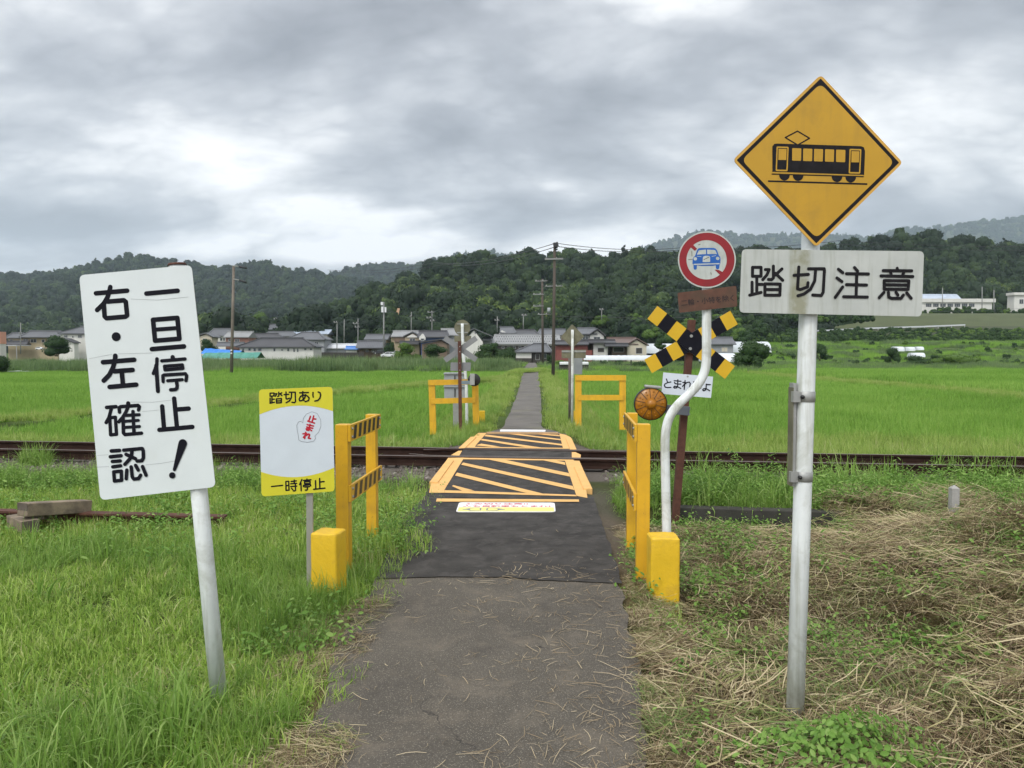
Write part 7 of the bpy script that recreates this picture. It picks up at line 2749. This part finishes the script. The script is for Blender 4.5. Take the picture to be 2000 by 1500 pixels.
# far blue ridges
RF = [(1180, 510), (1235, 489), (1270, 474), (1310, 463), (1345, 453), (1375, 447), (1400, 449), (1440, 457), (1500, 454), (1560, 452), (1640, 456), (1690, 460), (1730, 452), (1780, 443), (1850, 438), (1920, 428), (2000, 420), (2200, 405), (2500, 430)]
coF, tF = hill('hill_far', RF, 3200, 2200, 20, 3800, 20, 4)
forest('forest_far', coF, tF, 8000, 16, 30, 304, cone=0.35)
RF2 = [(800, 520), (870, 500), (920, 490), (965, 486), (1010, 494), (1060, 500), (1120, 515)]
coF2, tF2 = hill('hill_far', RF2, 2600, 2000, 20, 3000, 18, 6)
forest('forest_far', coF2, tF2, 1500, 16, 26, 305, cone=0.35)

# terrace for the school, with its turf slope
mb = MB()
row = []
xs_ = np.linspace(1430, 2500, 50)
prof = [(722, 100, 0), (712, 112, 0), (700, 124, 0), (686, 138, 0), (672, 150, 0), (668, 168, 0), (652, 172, 0), (641, 190, 0), (637, 196, 0), (616, 220, 1), (612, 232, 1), (611, 330, 1)]
grid = []
for x in xs_:
    t = float(sm(1440, 1760, x))
    col_ = []
    for (y_, d, hi_) in prof:
        yy_ = y_ + (1 - t) * (686 - min(y_, 686)) * (0.35 if not hi_ else 0.55)
        col_.append(at(x, yy_, d))
    grid.append(col_)
for i in range(len(xs_) - 1):
    for j in range(len(prof) - 1):
        m_ = TURF if 8 <= j else (M['garden'] if j < 5 else HM)
        mb.face([grid[i][j], grid[i + 1][j], grid[i + 1][j + 1], grid[i][j + 1]], m_, True)
tag(mb.build('terrace'), kind='structure')
r = np.random.default_rng(60)
G_ = np.array([[list(p) for p in c] for c in grid])
ps, ss_, ps2, ss2 = [], [], [], []
for _ in range(1500):
    fi, fj = r.uniform(0, len(xs_) - 1.01), r.uniform(0, 4.6)
    i, j = int(fi), int(fj); a, b = fi - i, fj - j
    p = (G_[i, j] * (1 - a) + G_[i + 1, j] * a) * (1 - b) + (G_[i, j + 1] * (1 - a) + G_[i + 1, j + 1] * a) * b
    f = fbm(p[0] / 7, p[1] / 4, 66)
    if f > 0.56 and r.random() < 0.4:
        ps2.append(p - np.array([0, 0, 0.1])); ss2.append(r.uniform(0.5, 1.7))
    elif f > 0.36:
        ps.append(p); ss_.append((1.0, 1.0, r.uniform(0.8, 2.6) * (0.5 + f)))
ps, ss_ = np.array(ps), np.array(ss_)
k = np.random.default_rng(63).random(len(ps)) < 0.5
scatter('garden_growth', 'rice_far', ps[k], ss_[k], None, None, 64)
scatter('garden_weeds', 'reeds', ps[~k], ss_[~k] * np.array([1.6, 1.6, 0.45]), None, None, 67)
scatter('garden_bushes', 'shrub', ps2, ss2, None, None, 65)
# shrubs along the foot of the terrace and the garden edge
r = np.random.default_rng(61)
ps, ss_ = [], []
for _ in range(900):
    x = r.uniform(1440, 2120)
    y_ = r.uniform(648, 671)
    d = np.interp(y_, [644, 668], [186, 160])
    p = at(x, y_ + 3, d)
    ps.append(p); ss_.append(r.uniform(1.1, 2.3))
for _ in range(260):
    x = r.uniform(1240, 1700); y_ = r.uniform(622, 668)
    if x > 1490 and y_ > 630:
        continue
    p = at(x, y_ + 6, np.interp(y_, [622, 668], [190, 150]))
    ps.append(p); ss_.append(r.uniform(2.0, 4.2))
for _ in range(70):
    p = at(r.uniform(1790, 2100), r.uniform(612, 617), 236)
    ps.append(p); ss_.append(r.uniform(1.4, 2.6))
for _ in range(22):
    p = at(r.uniform(1775, 1930), r.uniform(612, 615), 246)
    ps.append(p); ss_.append(r.uniform(1.5, 3.0))
scatter('hillside_shrubs', 'shrub', [tuple(p) for p in ps], ss_, None, np.where(r.random(len(ps)) < 0.75, r.integers(0, 3, len(ps)), r.integers(3, 5, len(ps))), 62)
# earth scars
mb = MB()
for pts in ([(764, 648), (776, 602), (781, 602), (776, 628), (770, 650)], [(780, 652), (783, 632), (795, 636), (800, 652)], [(1245, 628), (1290, 622), (1330, 634), (1300, 642), (1250, 640)]):
    mb.face([at(x, y, 196 + (650 - y) * 0.6) for x, y in pts], SCAR)
    break
o = mb.build('earth_scar'); tag(o, kind='structure')
mb = MB()
mb.face([at(x, y, 192 + (650 - y) * 0.6) for x, y in [(780, 654), (783, 632), (795, 636), (800, 654)]], SCAR)
tag(mb.build('earth_scar'), kind='structure')

# ------------------------------------------------------------------ weeds between rice and village
r = np.random.default_rng(71)
n = 2600
x = r.uniform(-70, 78, n); y = r.uniform(60, 118, n)
k = (np.abs(x - pathx(y)) > 1.6) & (np.abs(x) < 6 + y * 0.75)
x, y = x[k], y[k]
pt = fbm(x / 9, y / 5, 9)
z = gz(x, y)
tall = (x < -2) & (y < 92)
scl = np.where(tall, r.uniform(1.0, 1.6, len(x)), r.uniform(0.5, 1.0, len(x))) * (0.6 + 0.7 * pt)
scatter('reed_weeds', 'reeds', np.stack([x, y, z], -1), scl, None, None, 72)
x = r.uniform(-75, 85, 1300); y = r.uniform(58, 120, 1300)
k = (np.abs(x - pathx(y)) > 2.2) & (np.abs(x) < 6 + y * 0.75) & (fbm(x / 8, y / 4, 19) > 0.48)
x, y = x[k], y[k]
scatter('rough_grass', 'rice_far', np.stack([x, y, gz(x, y)], -1), np.stack([np.ones(len(x)), np.ones(len(x)), r.uniform(0.8, 2.2, len(x))], -1), None, None, 73)
# low shrubs in the gardens
x = r.uniform(-62, 80, 170); y = r.uniform(78, 118, 170)
k = (np.abs(x - pathx(y)) > 3) & (np.abs(x) < y * 0.72)
x, y = x[k], y[k]
scatter('garden_shrubs', 'shrub', np.stack([x, y, gz(x, y) - 0.1], -1), r.uniform(0.5, 1.5, len(x)), None, None, 74)

# ------------------------------------------------------------------ air
bm = bmesh.new()
bmesh.ops.create_cube(bm, size=1.0)
bmesh.ops.scale(bm, vec=(9000, 4800, 662), verts=bm.verts)
bmesh.ops.translate(bm, vec=(150, 2000, 328.5), verts=bm.verts)
me = bpy.data.meshes.new('haze')
bm.to_mesh(me); bm.free()
hz = bpy.data.materials.new('haze')
hz.use_nodes = True
ht = NT(hz.node_tree)
ht.n.remove(ht.n['Principled BSDF'])
pv = ht.add('ShaderNodeVolumePrincipled')
pv.inputs['Color'].default_value = (0.74, 0.87, 1.0, 1)
pv.inputs['Density'].default_value = 0.00016
pv.inputs['Anisotropy'].default_value = 0.2
ht.l.new(pv.outputs[0], ht.n['Material Output'].inputs['Volume'])
me.materials.append(hz)
ho = bpy.data.objects.new('haze', me)
COL.objects.link(ho)
tag(ho, kind='stuff')
